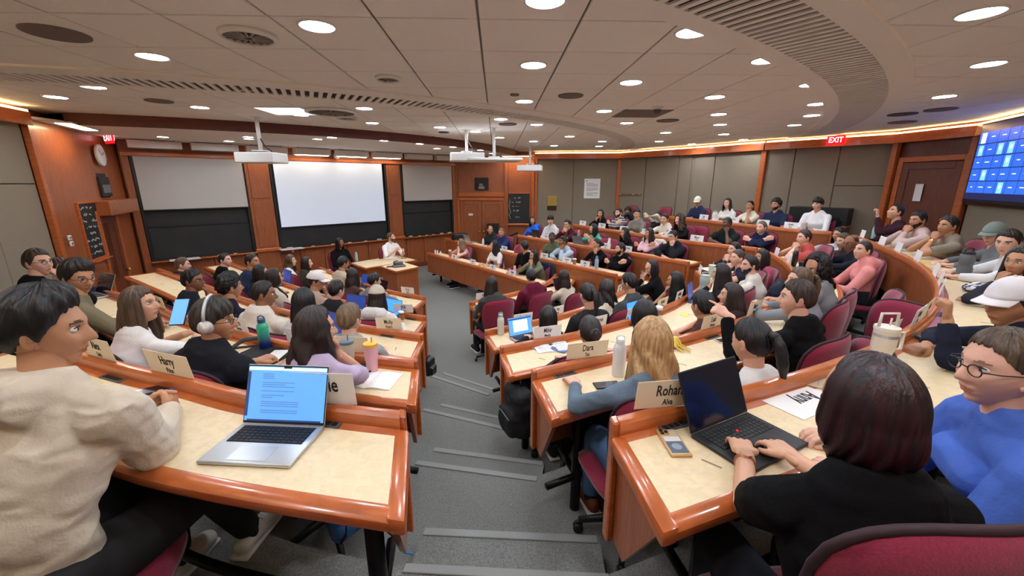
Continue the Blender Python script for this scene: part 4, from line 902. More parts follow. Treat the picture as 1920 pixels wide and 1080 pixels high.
def core(pose, hh, lean, fem, wide, sleeve, vox, hood, thick, legs):
    """returns body-skin part, shirt part (cached)"""
    key = (pose, round(hh, 3), round(lean, 3), fem, wide, sleeve, vox, hood, thick, legs)
    if key in CORE: return CORE[key]
    J = skeleton(pose, hh, lean, fem, wide); b = MB(); t = MB(); tor = thick; w_ = wide
    # torso, neck (skin core)
    capsule_chain(b, [J['pel'], J['wst'], J['chs'], J['chs'] + (0, 0, .08)], [.09, .08, .09, .075], 14, [.7] * 4, (1, 0, 0))
    nb = J['nck']; capsule_chain(b, [nb - (0, .0, .05), nb + (0, .008, .03), J['hd'] + (0, -.018, -.05)], [.062 if not fem else .052, .054 if not fem else .044, .05 if not fem else .043], 14)
    parts = []
    for side in (0, 1):
        sh, E, H, kind, pn, fd = J['arm%d' % side]; a_ = .042 if not fem else .036
        capsule_chain(b, [sh, sh * .5 + E * .5, E], [a_ + .008, a_ + .002, a_ * .86], 10); capsule_chain(b, [E, E * .6 + H * .4, H], [a_ * .88, a_ * .86, .026 if not fem else .023], 10)
        V, L, S, T_ = hand_template(kind, max(.0035, min(vox * .6, .008))); V = V.copy()
        if side == 1: V[:, 0] *= -1
        if fem: V = V * .92
        y = np.array(fd, float); y /= np.linalg.norm(y); fdir = (H - E) / np.linalg.norm(H - E); y = y * .75 + fdir * .25; V = V @ frame_from(y, pn).T + H
        if side == 1: L = L.reshape(-1, 4)[:, ::-1].ravel() if (T_ == 4).all() else L
        parts.append((V, L, S, T_, 0))
    # shirt
    g = tor
    hipw = .165 * w_ + (.01 if fem else 0); chw = (.165 if fem else .185) * w_ + g
    capsule_chain(t, [J['pel'] + (0, .0, -.02), J['wst'], J['chs'], J['chs'] + np.array([0, lean * .15, .09])], [hipw + g * .6, (.14 if fem else .16) * w_ + g, chw, chw * .86], 20, [.72, .70, .68, .58], (1, 0, 0))
    if fem: capsule_chain(t, [J['chs'] + (-.07, .085, .0), J['chs'] + (.07, .085, .0)], [.062, .062], 10)
    shl, shr = J['arm1'][0], J['arm0'][0]; capsule_chain(t, [shl, nb + (-.03, -.01, -.02), nb + (.03, -.01, -.02), shr], [.055 + g, .062 + g * .6, .062 + g * .6, .055 + g], 12, [.95] * 4)
    for side in (0, 1):
        sh, E, H, *_ = J['arm%d' % side]; a_ = (.05 if not fem else .042) + g
        if sleeve == 'long': capsule_chain(t, [sh, sh * .5 + E * .5, E], [a_ + .014, a_ + .004, a_], 12); t.tube([E, E * .5 + H * .5, E * .08 + H * .92], [a_, a_ * .88, a_ * .74], 12)
        elif sleeve == 'elbow': t.tube([sh, sh * .5 + E * .5, E + (E - sh) * .05], [a_ + .014, a_ + .008, a_ + .006], 12); capsule_chain(t, [sh, sh * .6 + E * .4], [a_ + .014, a_ + .006], 12)
        elif sleeve == 'short': t.tube([sh, sh * .6 + E * .4, sh * .32 + E * .68], [a_ + .014, a_ + .014, a_ + .014], 12); capsule_chain(t, [sh, sh * .8 + E * .2], [a_ + .014, a_ + .012], 12)
        elif sleeve == 'none': capsule_chain(t, [sh, sh * .9 + E * .1], [.05, .045], 10)
    if hood == 'hood':
        c = nb + (0, -.08, .015); capsule_chain(t, [c + (-.085, .05, .0), c + (-.06, -.015, .01), c + (.06, -.015, .01), c + (.085, .05, .0)], [.05, .068, .068, .05], 12)
        capsule_chain(t, [c + (-.07, .10, -.005), c + (0, .15, -.04), c + (.07, .10, -.005)], [.035, .03, .035], 10)
    elif hood == 'collar':
        for s_ in (-1, 1): capsule_chain(t, [nb + (s_ * .02, -.055, .03), nb + (s_ * .058, .0, .03), nb + (s_ * .03, .06, -.015)], [.016, .016, .014], 8)
    elif hood == 'high': t.tube([nb + (0, 0, -.06), nb + (0, .006, .035), nb + (0, .01, .055)], [.085, .066, .06], 14)
    B = remesh(b, vox, 2); Tm = remesh(t, vox, 3)
    CORE[key] = (J, [(B[0], B[1], B[2], B[3], 0)] + parts, Tm); return CORE[key]
# trousers and shoes shared
LEGS = {}
def legs_part(vox, bent, key):
    if key in LEGS: return LEGS[key]
    out = []
    t = MB(); capsule_chain(t, [(-.08, -.05, .54), (.08, -.05, .54)], [.135, .135], 14, [.9, .9])
    for sd in (-1, 1):
        s = MB(); k = MB(); L0 = MB()
        y = .40 + (min(bent, 1) * .12 if sd < 0 else 0); hip = np.array([sd * .09, .02, .52]); kn = np.array([sd * (.12 + min(bent, 1) * .03), y, .50]); an = np.array([sd * .12, y - .02 + (-.22 * bent if sd > 0 else .06), .10 + (.05 * bent)])
        if bent == 2: an = np.array([sd * .10, .60 if sd > 0 else .44, .11])
        capsule_chain(t, [hip, hip * .5 + kn * .5, kn], [.105, .09, .068], 14); t.tube([kn, kn * .5 + an * .5, kn * .04 + an * .96], [.07, .064, .056], 12)
        f = an + np.array([0, .0, -.05]); capsule_chain(k, [an + (0, 0, .05), an + (0, 0, -.03)], [.040, .042], 10)
        capsule_chain(s, [f + (0, -.04, 0), f + (0, .05, .0), f + (0, .15, -.015)], [.046, .048, .040], 12, [.85, .95, 1.1]); L0.bbox(f + np.array([0, .05, -.042]), (.085, .265, .022), .01)
        S_ = remesh(s, .01, 2); K_ = remesh(k, .01, 1); out += [('shoe', build_mesh('shoe', [(*S_, 0)], [BLACK]), L0.mesh('sole', [WHITE], True)), ('sock', build_mesh('sock', [(*K_, 0)], [BLACK]), None)]
        for q in range(4):
            L1 = MB(); L1.tube([f + (-.022, .045 + q * .022, .046 - q * .007), f + (0, .045 + q * .022, .054 - q * .007), f + (.022, .045 + q * .022, .046 - q * .007)], .004, 5); out.append(('lace', L1.mesh('lace', [WHITE], True), None))
    T_ = remesh(t, vox, 3); out.append(('trousers', build_mesh('trousers', [(*T_, 0)], [BLACK]), None)); LEGS[key] = out; return out
# ---- hair
HAIRM = {}
def hair_mat(rgb, rgb2=None):
    key = (rgb, rgb2)
    if key not in HAIRM:
        c2 = rgb2 or tuple(int(v * .62) for v in rgb)
        m = mat('hair %d %d %d %s' % (*rgb, rgb2), rgb, .42, noise_s=70, noise_a=0, rgb2=c2, stretch=(1, 1, .06), bump=.8, bs=110, spec=.5, distort=.3); HAIRM[key] = m
    return HAIRM[key]
HM = {}
def hair_mesh(style, hi, L=.25, seed=0, m=None):
    key = (style, hi, L, seed)
    if key in HM: return HM[key]
    rnd = np.random.RandomState(seed + 3); nu = (128, 96, 72)[2 - hi]; nu = {2: 128, 1: 90, 0: 60}[hi]; nt = {2: 34, 1: 24, 0: 18}[hi]
    mb = MB(); A = np.linspace(-math.pi, math.pi, nu, endpoint=False); ph = rnd.rand(12) * 6.28
    curly = 'curly' in style; long_ = style in ('long', 'wavy', 'longcurly', 'bob'); thick = {'short': .016, 'buzz': .006, 'crop': .011, 'puff': .03, 'curly': .034, 'long': .016, 'wavy': .02, 'longcurly': .032, 'bob': .02, 'tail': .011, 'bun': .011, 'bald': .004, 'mop': .026}[style]
    def strand(a): return sum(math.sin(k * a + ph[i]) / (i + 1.5) for i, k in enumerate((17, 31, 53, 7)))
    rows = []
    for a in A:
        aa = abs(a)      # 0 = face
        # lowest elevation of hair on the skull (z/.12 direction)
        f0 = {'bald': .98, 'buzz': .74, 'crop': .74, 'mop': .42, 'puff': .66, 'curly': .6}.get(style, .70)
        el = np.interp(aa, [0, .55, .95, 1.25, 1.55, 1.9, 2.5, 3.15], [f0, f0 - .03, .50, .22, .12, -.30, -.50, -.55])
        if style in ('short', 'mop', 'puff', 'crop', 'curly', 'buzz'): el = np.interp(aa, [0, .5, .9, 1.2, 1.45, 1.7, 2.0, 2.5, 3.15], [f0, f0 - .03, f0 - .14, .22, -.10, .05, -.28, -.52, -.56])
        if style == 'bald': el = np.interp(aa, [0, 1.1, 1.4, 1.9, 3.15], [.99, .97, .3, .1, .0])
        el += .035 * strand(a) + (.05 * math.sin(a * 2.0 + ph[5]) if style in ('puff', 'short') and aa < 1 else 0); th1 = math.acos(max(-1, min(1, el))); P = []
        fall = long_ and aa > (1.0 if style != 'bob' else .95)
        nsk = nt if not fall else nt // 2; th_end = th1 if not fall else min(th1, 1.62)
        th0 = 0.02 if style != 'bald' else th1 * .5 if aa < 1.2 else .75
        st = strand(a)
        for i in range(nsk):
            q = i / (nsk - 1); th = th0 + (th_end - th0) * q; d = np.array([[math.sin(th) * math.sin(a), math.sin(th) * math.cos(a), math.cos(th)]])
            p = np.array([d[0, 0] * .077, d[0, 1] * .098, d[0, 2] * .12]); 
            if p[2] < 0 and p[1] < 0: p[1] *= (1 - .52 * float(sm(np.array(-p[2]), .02, .1)))
            if p[2] < 0: p[0] *= 1 - .26 * float(sm(np.array(-p[2]), 0, .115))
            n = d[0] / np.array([.077, .098, .12]); n /= np.linalg.norm(n)
            e = thick * ((1 - .80 * q ** 4) if not fall else 1) * (1 + (.35 * max(0, math.cos(a)) * (1 - q) if style in ('puff', 'mop') else 0)) + .0022 * st * (.3 + q)
            if style in ('puff', 'mop', 'short') : e += .004 * math.sin(13 * a + 6 * q + ph[2]) * q * (1 - q) * 4 + .003 * math.sin(29 * a - 9 * q + ph[4]) * (1 - q)
            if curly: e += .010 * math.sin(9 * a + 5 * math.sin(th * 4 + ph[1])) * math.sin(th * 11 + 3 * math.sin(a * 3)) + .006 * math.sin(23 * a + ph[3]) * math.sin(27 * th)
            if style in ('tail', 'bun'): e += .0015 * math.sin(a * 40)
            P.append(p + n * e)
        if fall:
            b = P[-1].copy(); n2 = nt - nsk; side = math.sin(a); Lh = L * (1 + .05 * st) * (1 if aa > 1.3 else .92)
            for i in range(1, n2 + 1):
                q = i / n2; z = b[2] - Lh * q; sp = 1 + (.25 if L > .2 else .02) * q; bx = b[0] * sp; by = b[1]
                if by < 0: by = b[1] - .02 * math.sin(q * 3.1) - (.03 * q if L > .2 else -.03 * q)
                else: by = b[1] + .012 * q
                if style in ('wavy', 'longcurly'): wv = (.012 if style == 'wavy' else .02) * math.sin(q * (9 if style == 'wavy' else 16) + 5 * a + ph[2]); bx += wv * side; by -= wv
                if q > .85: bx *= 1 - (.12 * (q - .85) / .15); 
                P.append(np.array([bx + .002 * st * side, by - .002 * st, z]))
        # tuck the lower edge inside
        rows.append(P)
    V = np.array(rows).reshape(-1, 3); nn = nt
    Fc = []
    for j in range(nu):
        j2 = (j + 1) % nu
        for i in range(nn - 1):
            Fc.append((j * nn + i, j * nn + i + 1, j2 * nn + i + 1, j2 * nn + i))
    # inner shell
    c = np.array([0, 0, 0.]); Vi = V.copy(); r = np.linalg.norm(Vi, axis=1)[:, None]
    low = Vi[:, 2:3] < -.02
    Vi = np.where(low & long_, Vi * np.array([.86, .88, 1.0]), Vi * (1 - np.minimum(.9, (thick + .006) / r))); N0 = len(V)
    Fi = [tuple(reversed([q + N0 for q in f])) for f in Fc]; E = []
    for j in range(nu):
        j2 = (j + 1) % nu; a_, b_ = j * nn + nn - 1, j2 * nn + nn - 1; E.append((a_, a_ + N0, b_ + N0, b_))
        if style == 'bald': a_, b_ = j * nn, j2 * nn; E.append((a_, b_, b_ + N0, a_ + N0))
    # drop faces bridging the face opening on long styles
    keep = []
    for f in Fc: keep.append(f)
    mb.add(np.vstack([V, Vi]), Fc + Fi + E)
    if style != 'bald':
        mb.ell((0, 0, .12 + thick * .6), (.02, .02, thick * .45), 10, 6)
    if style == 'tail':
        pts = [(0, -.10, .05), (0, -.128, .035), (0, -.145, -.02), (0, -.15, -.09), (0, -.145, -.05 - L)]; R = [.020, .022, .029, .027, .006]
        P = catmull([np.array(p) for p in pts], 5); rr = np.interp(np.linspace(0, 4, len(P)), range(5), R); rr = [x * (1 + .06 * math.sin(i * 1.7)) for i, x in enumerate(rr)]; mb.tube([tuple(p) for p in P], rr, 16, True)
        mb.tube([(0, -.112, .045), (0, -.13, .03)], [.024, .026], 12)
    if style == 'bun': mb.ell((0, -.125, -.005), (.042, .036, .042), 18, 12); mb.tube([(.03 * math.cos(q * .8), -.128 - .022 * math.sin(q * .4), .03 * math.sin(q * .8) - .005) for q in range(9)], .012, 8)
    me = mb.mesh('hair', [BLACK], True); HM[key] = me; return me
ALLP = {}; PEOPLE = []; CHAIRS = {}
EYEW = mat('eye white', (228, 224, 218), .25); IRIS = mat('iris and lashes', (34, 22, 18), .3); 
SKINS = {}
def skin_set(tone, hairrgb):
    rgb = {'fair': (226, 176, 152), 'light': (214, 164, 134), 'tan': (190, 138, 104), 'brown': (148, 100, 72), 'dark': (98, 64, 48)}[tone]; k = (tone, hairrgb)
    if k not in SKINS:
        s = mat('skin ' + tone, rgb, .5, noise_s=14, noise_a=.07, bump=.08, bs=160); b = s.node_tree.nodes['Principled BSDF']; b.inputs['Subsurface Weight'].default_value = .12; b.inputs['Subsurface Radius'].default_value = (.02, .008, .005)
        lip = mat('lips ' + tone, tuple(int(v * f) for v, f in zip(rgb, (.88, .72, .70))), .45); br = mat('brow %s %s' % (tone, hairrgb), tuple(int(a * .35 + b_ * .65) for a, b_ in zip(rgb, hairrgb)), .8)
        SKINS[k] = [s, EYEW, lip, br, IRIS]
    return SKINS[k]
def oset(o, m):
    o.material_slots[0].link = 'OBJECT'; o.material_slots[0].material = m; return o
CLOTH = {}
def cloth(rgb, kind='knit'):
    k = (rgb, kind)
    if k not in CLOTH: CLOTH[k] = mat('cloth %d %d %d %s' % (*rgb, kind), rgb, .9, noise_s=9, noise_a=.07, bump=.35 if kind == 'knit' else .15, bs=120, spec=.15)
    return CLOTH[k]
def wrinkle(V, amp, seed=0.):
    out = V.copy()
    for i in range(len(V)):
        p = Vector(V[i]) * 9 + Vector((seed, 0, 0)); q = Vector((p.x * .8, p.y * .8, p.z * 1.6)); out[i] += np.array(noise.noise_vector(q)) * amp + np.array(noise.noise_vector(q * 2.3)) * amp * .4
    return out
def person(px, py, sec, label, top=(40, 40, 44), hair='short', hc=(26, 22, 22), skin='light', pose='desk', fa=None, pitch=0., fem=0, sleeve='long', hood=None, lean=None, hh=None, pants=(38, 40, 46), hi=0, L=.25, wide=1., thick=.0, glasses=False, cap=None, beard=False, tw=0., shoes=(40, 40, 42), at=None, roll=0., hc2=None, nochair=False, yaw=None, bent=0, chair_off=0., chair_yaw=0., scale=1., chk=False, watch=None, stripes=None, headph=False, wr=None):
    k = int(sec[1]); z0 = FZ[k]; r = ray(px, py); st_ = sec[0] == 'S'
    if lean is None: lean = {'desk': .08, 'clasp': .11, 'claspn': .13, 'type': .10, 'chin': .13, 'chinL': .13, 'both': .14, 'cross': .0, 'lap': .0, 'talk': .06, 'raise': .06, 'raiseL': .06, 'phone': .1, 'reachL': .12, 'talkL': .06, 'typeD': .08, 'fistL': .1}[pose]
    sol = [] if (st_ or at) else on_row(sec, px, py, .64 - lean, 2.0); want = hh or 1.22; best = None
    for t, P, n, zz in sol:
        if t < .3 / 770 * 1.0: continue
        if best is None or abs(zz - z0 - want) < abs(best[3] - z0 - want): best = (t, P, n, zz)
    if best is None:
        t = at / 770 if at else (z0 + want - CZ) / r[2]; P = r[:2] * t
        if st_: n = np.array([0, -1.])
        else: Q, N = extended(sec, 0, .5); n = N[np.argmin(((Q - P) ** 2).sum(1))]
    else:
        t, P, n, zz = best; h_ = zz - z0; lim = (.98, 1.42) if sec[0] == 'R' else (1.14, 1.29)
        h2 = hh if hh else min(max(h_, lim[0]), lim[1])
        if abs(h2 - h_) > .01 and r[2] < -30: t = (z0 + h2 - CZ) / r[2]; P = r[:2] * t; Q, N = extended(sec, 0, .5); n = N[np.argmin(((Q - P) ** 2).sum(1))]
    HD = r * t; HD[2] += CZ; H = HD[2] - z0
    by = math.atan2(-n[1], -n[0]) if yaw is None else math.pi / 2 - math.radians(yaw)
    by += math.radians(tw); hq = round(H / .02) * .02; dist = np.linalg.norm(HD - (0, 0, CZ)); vox = max(.009, min(.022, dist * .0024)) if not hi else max(.007, min(.011, dist * .004))
    vox = round(vox / .003) * .003
    ctop = cloth(top)
    J, skin_parts, Tm = core(pose, hq, lean, fem, wide, sleeve, vox, hood, thick, 0)
    fwd = np.array([math.cos(by), math.sin(by)]); rgt = np.array([fwd[1], -fwd[0]]); org = HD[:2] - fwd * J['hd'][1]
    T = thing('person', (org[0], org[1], z0 + (H - hq)), label, 'person', by - math.pi / 2, 'students and instructors' if False else None)
    if scale != 1: T.scale = (scale,) * 3
    # head rotation relative to the body
    if fa is None: hy = by
    else: hy = math.pi / 2 - math.radians(fa)
    dy = (hy - by + math.pi) % (2 * math.pi) - math.pi; dy = max(-1.5, min(1.5, dy))
    hs = .93 if not fem else .90
    Rh = rotz(dy) @ np.array([[1, 0, 0], [0, math.cos(math.radians(pitch)), -math.sin(math.radians(pitch))], [0, math.sin(math.radians(pitch)), math.cos(math.radians(pitch))]]) @ np.array([[math.cos(math.radians(roll)), 0, math.sin(math.radians(roll))], [0, 1, 0], [-math.sin(math.radians(roll)), 0, math.cos(math.radians(roll))]])
    hl = 2 if hi else (1 if dist < 5 else 0); HV, HF, HMi = head_template(hl, fem); L_, S_, T_ = flat_faces(HF)
    hd = J['hd']; body = build_mesh('body', skin_parts + [(HV @ Rh.T * hs + hd, L_, S_, T_, HMi)], skin_set(skin, hc)); bo = link('body', body, T)
    V = Tm[0]
    if hi: V = wrinkle(V, wr or .010, px * .1)
    ckey = ('shirt', id(Tm)); 
    if ckey not in ALLP or hi: ALLP[ckey] = build_mesh('shirt', [(V, Tm[1], Tm[2], Tm[3], 0)], [BLACK])
    so = oset(link({'hood': 'hoodie'}.get(hood, 'shirt'), ALLP[ckey], T), ctop)
    if stripes:
        mm = mat('striped %s' % (str(top)), top, .9); nt = mm.node_tree; b = nt.nodes['Principled BSDF']
        if 'sw' not in mm: 
            tc = nt.nodes.new('ShaderNodeTexCoord'); wv = nt.nodes.new('ShaderNodeTexWave'); wv.bands_direction = 'Z'; wv.inputs['Scale'].default_value = 6; wv.inputs['Distortion'].default_value = .6; cr = nt.nodes.new('ShaderNodeValToRGB'); cr.color_ramp.interpolation = 'CONSTANT'; cr.color_ramp.elements[0].color = (*lin(top), 1); cr.color_ramp.elements[1].position = .5; cr.color_ramp.elements[1].color = (*lin(stripes), 1)
            nt.links.new(tc.outputs['Object'], wv.inputs[0]); nt.links.new(wv.outputs['Fac'], cr.inputs[0]); nt.links.new(cr.outputs[0], b.inputs['Base Color']); mm['sw'] = 1
        oset(so, mm)
    lg = legs_part(.012 if hi else .022, bent, (bool(hi), bent)); 
    lastshoe = None
    for nm, me, sub in lg:
        if nm == 'lace':
            if hi: link('lace', me, lastshoe)
            continue
        o = oset(link(nm, me, T), {'trousers': cloth(pants, 'weave'), 'shoe': cloth(shoes, 'weave'), 'sock': BLACK}[nm])
        if sub: link('sole', sub, o); lastshoe = o
    Mh = Matrix(((Rh * hs).tolist())).to_4x4(); Mh.translation = Vector(hd)
    def on_head(nm, me, m=None):
        o = link(nm, me, T); o.matrix_local = Mh
        if m: oset(o, m)
        return o
    hst = hair
    if cap: hst = {'short': 'buzz', 'puff': 'buzz'}.get(hair, hair)
    if hst != 'none':
        ho = on_head('hair', hair_mesh(hst, hl, L, int(px) % 3), hair_mat(hc, hc2))
        if hst in ('long', 'wavy', 'longcurly', 'bob') : # hair falls straight down whatever the nod
            M2 = Matrix((rotz(dy) * hs).tolist()).to_4x4(); M2.translation = Vector(hd); ho.matrix_local = M2
    if cap: on_head('cap', CAPME, cloth(cap, 'weave'))
    if glasses: on_head('glasses', GLME)
    if beard: on_head('beard', BEARD, hair_mat(hc, hc2))
    if watch:
        sh, E_, H_, *_ = J['arm1']; ax = (E_ - H_) / np.linalg.norm(E_ - H_); q = H_ + ax * .045; mb = MB(); mb.tube([q - ax * .006, q + ax * .006], .030, 16); mb.tube([q - ax * .002 + (0, 0, .024), q - ax * .002 + (0, 0, .033)], .017, 16); obj('wristwatch', mb, mat('watch %s' % (watch,), watch, .3, .8), T)
    if headph: on_head('headphones', HPME, None)
    PEOPLE.append((HD, label, T, sec))
    if not nochair:
        cp = org + fwd * (.09 - chair_off)
        if k < 5 and not st_:
            Q, N = extended(sec[0] + str(k + 1), 0, .3)
            for _ in range(3):
                bk = cp - fwd * .31; jj = np.argmin(((Q - bk) ** 2).sum(1)); s_ = (bk - Q[jj]) @ N[jj]
                if s_ > -.05: cp = cp + fwd * min(.12, s_ + .05)
        CHAIRS[label] = chair(cp, z0, by + math.radians(chair_yaw), 'burgundy upholstered swivel chair holding the ' + label.split(' ', 1)[0] + ' ' + ' '.join(label.split()[1:7]) if False else 'burgundy swivel chair under the ' + ' '.join(w_ for w_ in label.replace('person', 'sitter').split()[:10]), None, dist < 3.2)
    return T
# caps, glasses, beards, headphones
mb = MB(); nu, nt = 40, 12; V = []
for i in range(nt):
    th = .01 + i / (nt - 1) * 1.36
    for j in range(nu):
        a = 2 * math.pi * j / nu; V.append((math.sin(th) * math.sin(a) * .094, math.sin(th) * math.cos(a) * .113 - .004, math.cos(th) * .125 + .022))
V = np.array(V); Fc = [(i * nu + j, (i + 1) * nu + j, (i + 1) * nu + (j + 1) % nu, i * nu + (j + 1) % nu) for i in range(nt - 1) for j in range(nu)] + [tuple(range(nu))]
Vi = V * .965; Fc += [tuple(q + len(V) for q in reversed(f)) for f in Fc] + [((nt - 1) * nu + j, (nt - 1) * nu + j + len(V), (nt - 1) * nu + (j + 1) % nu + len(V), (nt - 1) * nu + (j + 1) % nu) for j in range(nu)]
mb.add(np.vstack([V, Vi]), Fc); V = []; m_, n_ = 8, 14
for lay in (0, -.004):
    for i in range(m_):
        q = i / (m_ - 1)
        for j in range(n_): a = -1.05 + 2.1 * j / (n_ - 1); V.append((math.sin(a) * .090, math.cos(a) * .105 + q * .075 * math.cos(a) ** .6 - .004, .046 - q * .012 - .02 * (math.sin(a) ** 2) * q + lay))
B0 = m_ * n_; Fb = [(i * n_ + j, i * n_ + j + 1, (i + 1) * n_ + j + 1, (i + 1) * n_ + j) for i in range(m_ - 1) for j in range(n_ - 1)]; Fb += [tuple(q + B0 for q in reversed(f)) for f in Fb] + [((m_ - 1) * n_ + j, (m_ - 1) * n_ + j + B0, (m_ - 1) * n_ + j + 1 + B0, (m_ - 1) * n_ + j + 1) for j in range(n_ - 1)]
mb.add(V, Fb); mb.ell((0, 0, .148), (.008, .008, .005), 8, 5); CAPME = mb.mesh('cap', [WHITE], True)
mb = MB()
for s_ in (-1, 1):
    mb.tube([(s_ * .033 + .022 * math.cos(q * .449), .098, .010 + .017 * math.sin(q * .449)) for q in range(15)], .0018, 6, False); mb.tube([(s_ * .055, .096, .014), (s_ * .078, .07, .016), (s_ * .082, .0, .012)], .0018, 5)
mb.tube([(-.011, .099, .013), (.011, .099, .013)], .0018, 5); GLME = mb.mesh('glasses', [BLACK], True)
mb = MB(); nu, nt = 40, 16; D = []
for i in range(nt):
    for j in range(nu):
        a = -1.5 + 3.0 * j / (nu - 1); th = 1.72 + .06 * math.cos(a * 2) * 0 + (math.pi * .86 - 1.72) * i / (nt - 1) ; D.append((math.sin(th) * math.sin(a), math.sin(th) * math.cos(a), math.cos(th)))
D = np.array(D); P = head_verts(D); nn = P / np.linalg.norm(P, axis=1)[:, None]; hide = gs(P[:, 0], 0, .034) * sm(P[:, 2], -.062, -.03) + gs(P[:, 0], 0, .021) * gs(P[:, 2], -.0615, .011) + sm(P[:, 2], -.05, -.02) * sm(P[:, 1], .03, .07); P = P + nn * (.004 - .012 * np.clip(hide, 0, 1))[:, None]
mb.add(P, [(i * nu + j, (i + 1) * nu + j, (i + 1) * nu + j + 1, i * nu + j + 1) for i in range(nt - 1) for j in range(nu - 1)]); BEARD = mb.mesh('beard', [BLACK], True)
mb = MB(); mb.tube([(.105 * math.sin(a), -.012, .115 * math.cos(a) + .032) for a in np.linspace(-1.5, 1.5, 17)], .008, 8, True, 0, 1.8)
for s_ in (-1, 1): mb.lathe([(.034, -.012), (.04, 0), (.036, .014), (.0, .016)], (s_ * .098, -.008, -.002), 18, np.array([[0, 0, s_], [0, 1, 0], [-s_, 0, 0.]]))
HPME = mb.mesh('headphones', [mat('headphone silver', (208, 206, 204), .35, .4)], True)
# ================================================================ THE CAST
BK = (15, 15, 18); NV_ = (34, 38, 58); WH = (228, 226, 222); BRN = (62, 44, 34); DBR = (40, 29, 24); HBK = (20, 19, 21)
def pp(*a, **k): return person(*a, **k)
# -- left block
pp(85, 620, 'L5', 'person in cream hoodie with short black hair at the nearest left desk', (208, 195, 174), 'puff', (20, 20, 22), 'tan', 'claspn', 62, -8, hood='hood', hi=1, thick=.02, at=1.17, chair_yaw=-64, chair_off=.05, pants=(44, 44, 44), shoes=(222, 216, 200), wr=.014, yaw=4, bent=2)
pp(147, 520, 'L4', 'person with glasses and tousled dark hair in an olive sweater', (126, 116, 92), 'puff', DBR, 'tan', 'type', 100, -14, hood='high', glasses=True)
pp(72, 493, 'L4', 'person in black suit jacket and glasses by the left wall', BK, 'short', BRN, 'fair', 'chin', 92, 0, hood='collar', glasses=True, thick=.012)
pp(114, 505, 'L3', 'person in navy jacket hidden between two people with glasses', NV_, 'short', BRN, 'fair', 'both', 95, 0)
pp(262, 572, 'L4', 'person with long brown hair in white T-shirt holding a phone', WH, 'long', (104, 82, 62), 'light', 'phone', 78, 4, fem=1, sleeve='short', L=.30, hi=1, hc2=(62, 46, 36))
pp(402, 603, 'L4', 'person with headphones and glasses in black jacket on the fourth left row', (30, 32, 38), 'mop', (62, 54, 44), 'tan', 'desk', 74, -4, hood='collar', glasses=True, headph=True, hi=1, hc2=(30, 26, 24), thick=.015)
pp(592, 618, 'L4', 'person with long dark hair in a lilac T-shirt, cheek on hand', (192, 176, 204), 'wavy', (50, 38, 36), 'light', 'chin', 52, -6, fem=1, sleeve='short', L=.34, hi=1)
pp(362, 527, 'L3', 'person with glasses in dark navy T-shirt, hand at mouth, left block', (38, 40, 50), 'short', HBK, 'brown', 'chin', 84, -2, sleeve='short', glasses=True)
pp(342, 497, 'L2', 'person with short brown hair in dark maroon sweater by the left rows', (56, 34, 40), 'crop', (96, 66, 50), 'fair', 'desk', 60, -6, thick=.012)
pp(432, 538, 'L3', 'person with bushy black curls in navy polo seen from behind', (32, 34, 52), 'curly', HBK, 'tan', 'clasp', 40, -4, sleeve='short', hood='collar')
pp(494, 552, 'L3', 'person in cream T-shirt with close-cropped black hair, left block', (226, 218, 204), 'crop', (30, 25, 25), 'brown', 'desk', 66, -8, sleeve='short', wide=1.08)
pp(570, 566, 'L3', 'person with very long straight black hair covering a white top', WH, 'long', HBK, 'light', 'desk', 14, -8, fem=1, L=.38)
pp(655, 600, 'L3', 'person with short sandy hair in grey and tan hooded top', (150, 152, 150), 'short', (132, 106, 78), 'fair', 'desk', 16, -10, hood='hood')
pp(422, 488, 'L2', 'person in black sweater with white collar facing right, left block', BK, 'crop', HBK, 'fair', 'clasp', 88, 0, hood='collar')
pp(473, 491, 'L2', 'person in navy puffer vest over blue sweater, left block', (42, 56, 84), 'crop', HBK, 'tan', 'desk', 92, -2, thick=.015, hood='high')
pp(489, 512, 'L2', 'person with shoulder-length black hair behind the navy vest wearer', (36, 36, 40), 'long', HBK, 'light', 'chin', 62, 0, fem=1, L=.2, hh=1.16)
pp(514, 521, 'L2', 'person with dark bob hair in cream puffer jacket, left block', (214, 206, 190), 'bob', DBR, 'light', 'desk', 50, -6, fem=1, L=.12, thick=.02, hh=1.2)
pp(592, 528, 'L2', 'person in white baseball cap resting face on hand', (196, 176, 160), 'short', DBR, 'tan', 'chin', 74, -10, cap=(238, 236, 234))
pp(631, 545, 'L2', 'person with black hair in charcoal graphic T-shirt behind a laptop', (44, 44, 48), 'short', HBK, 'light', 'type', 28, -14, sleeve='short')
pp(707, 556, 'L2', 'person in beige cap worn backwards over long dark hair, white hoodie', WH, 'long', DBR, 'tan', 'desk', -168 + 180, -6, fem=1, cap=(206, 196, 176), hood='hood', L=.24, thick=.012)
pp(545, 489, 'L1', 'person with long wavy brown hair in white sweater near the blackboard', WH, 'wavy', (98, 74, 56), 'fair', 'desk', 84, 2, fem=1, L=.28)
pp(575, 493, 'L1', 'person with straight dark hair in olive sweater near the blackboard', (62, 62, 54), 'long', (42, 28, 26), 'fair', 'desk', 74, -2, fem=1, L=.2)
pp(643, 494, 'L1', 'person with black hair in loose beige shirt by the instructor table', (200, 184, 160), 'short', HBK, 'tan', 'desk', 40, -12, wide=1.1)
pp(662, 517, 'L1', 'person with dark straight hair in brown sweater, front left row', (88, 64, 54), 'long', DBR, 'light', 'type', 30, -12, fem=1, L=.22, hh=1.18)
pp(702, 527, 'L1', 'person with short black hair in grey shirt, right end of front left row', (132, 136, 142), 'short', HBK, 'light', 'type', 52, -12)
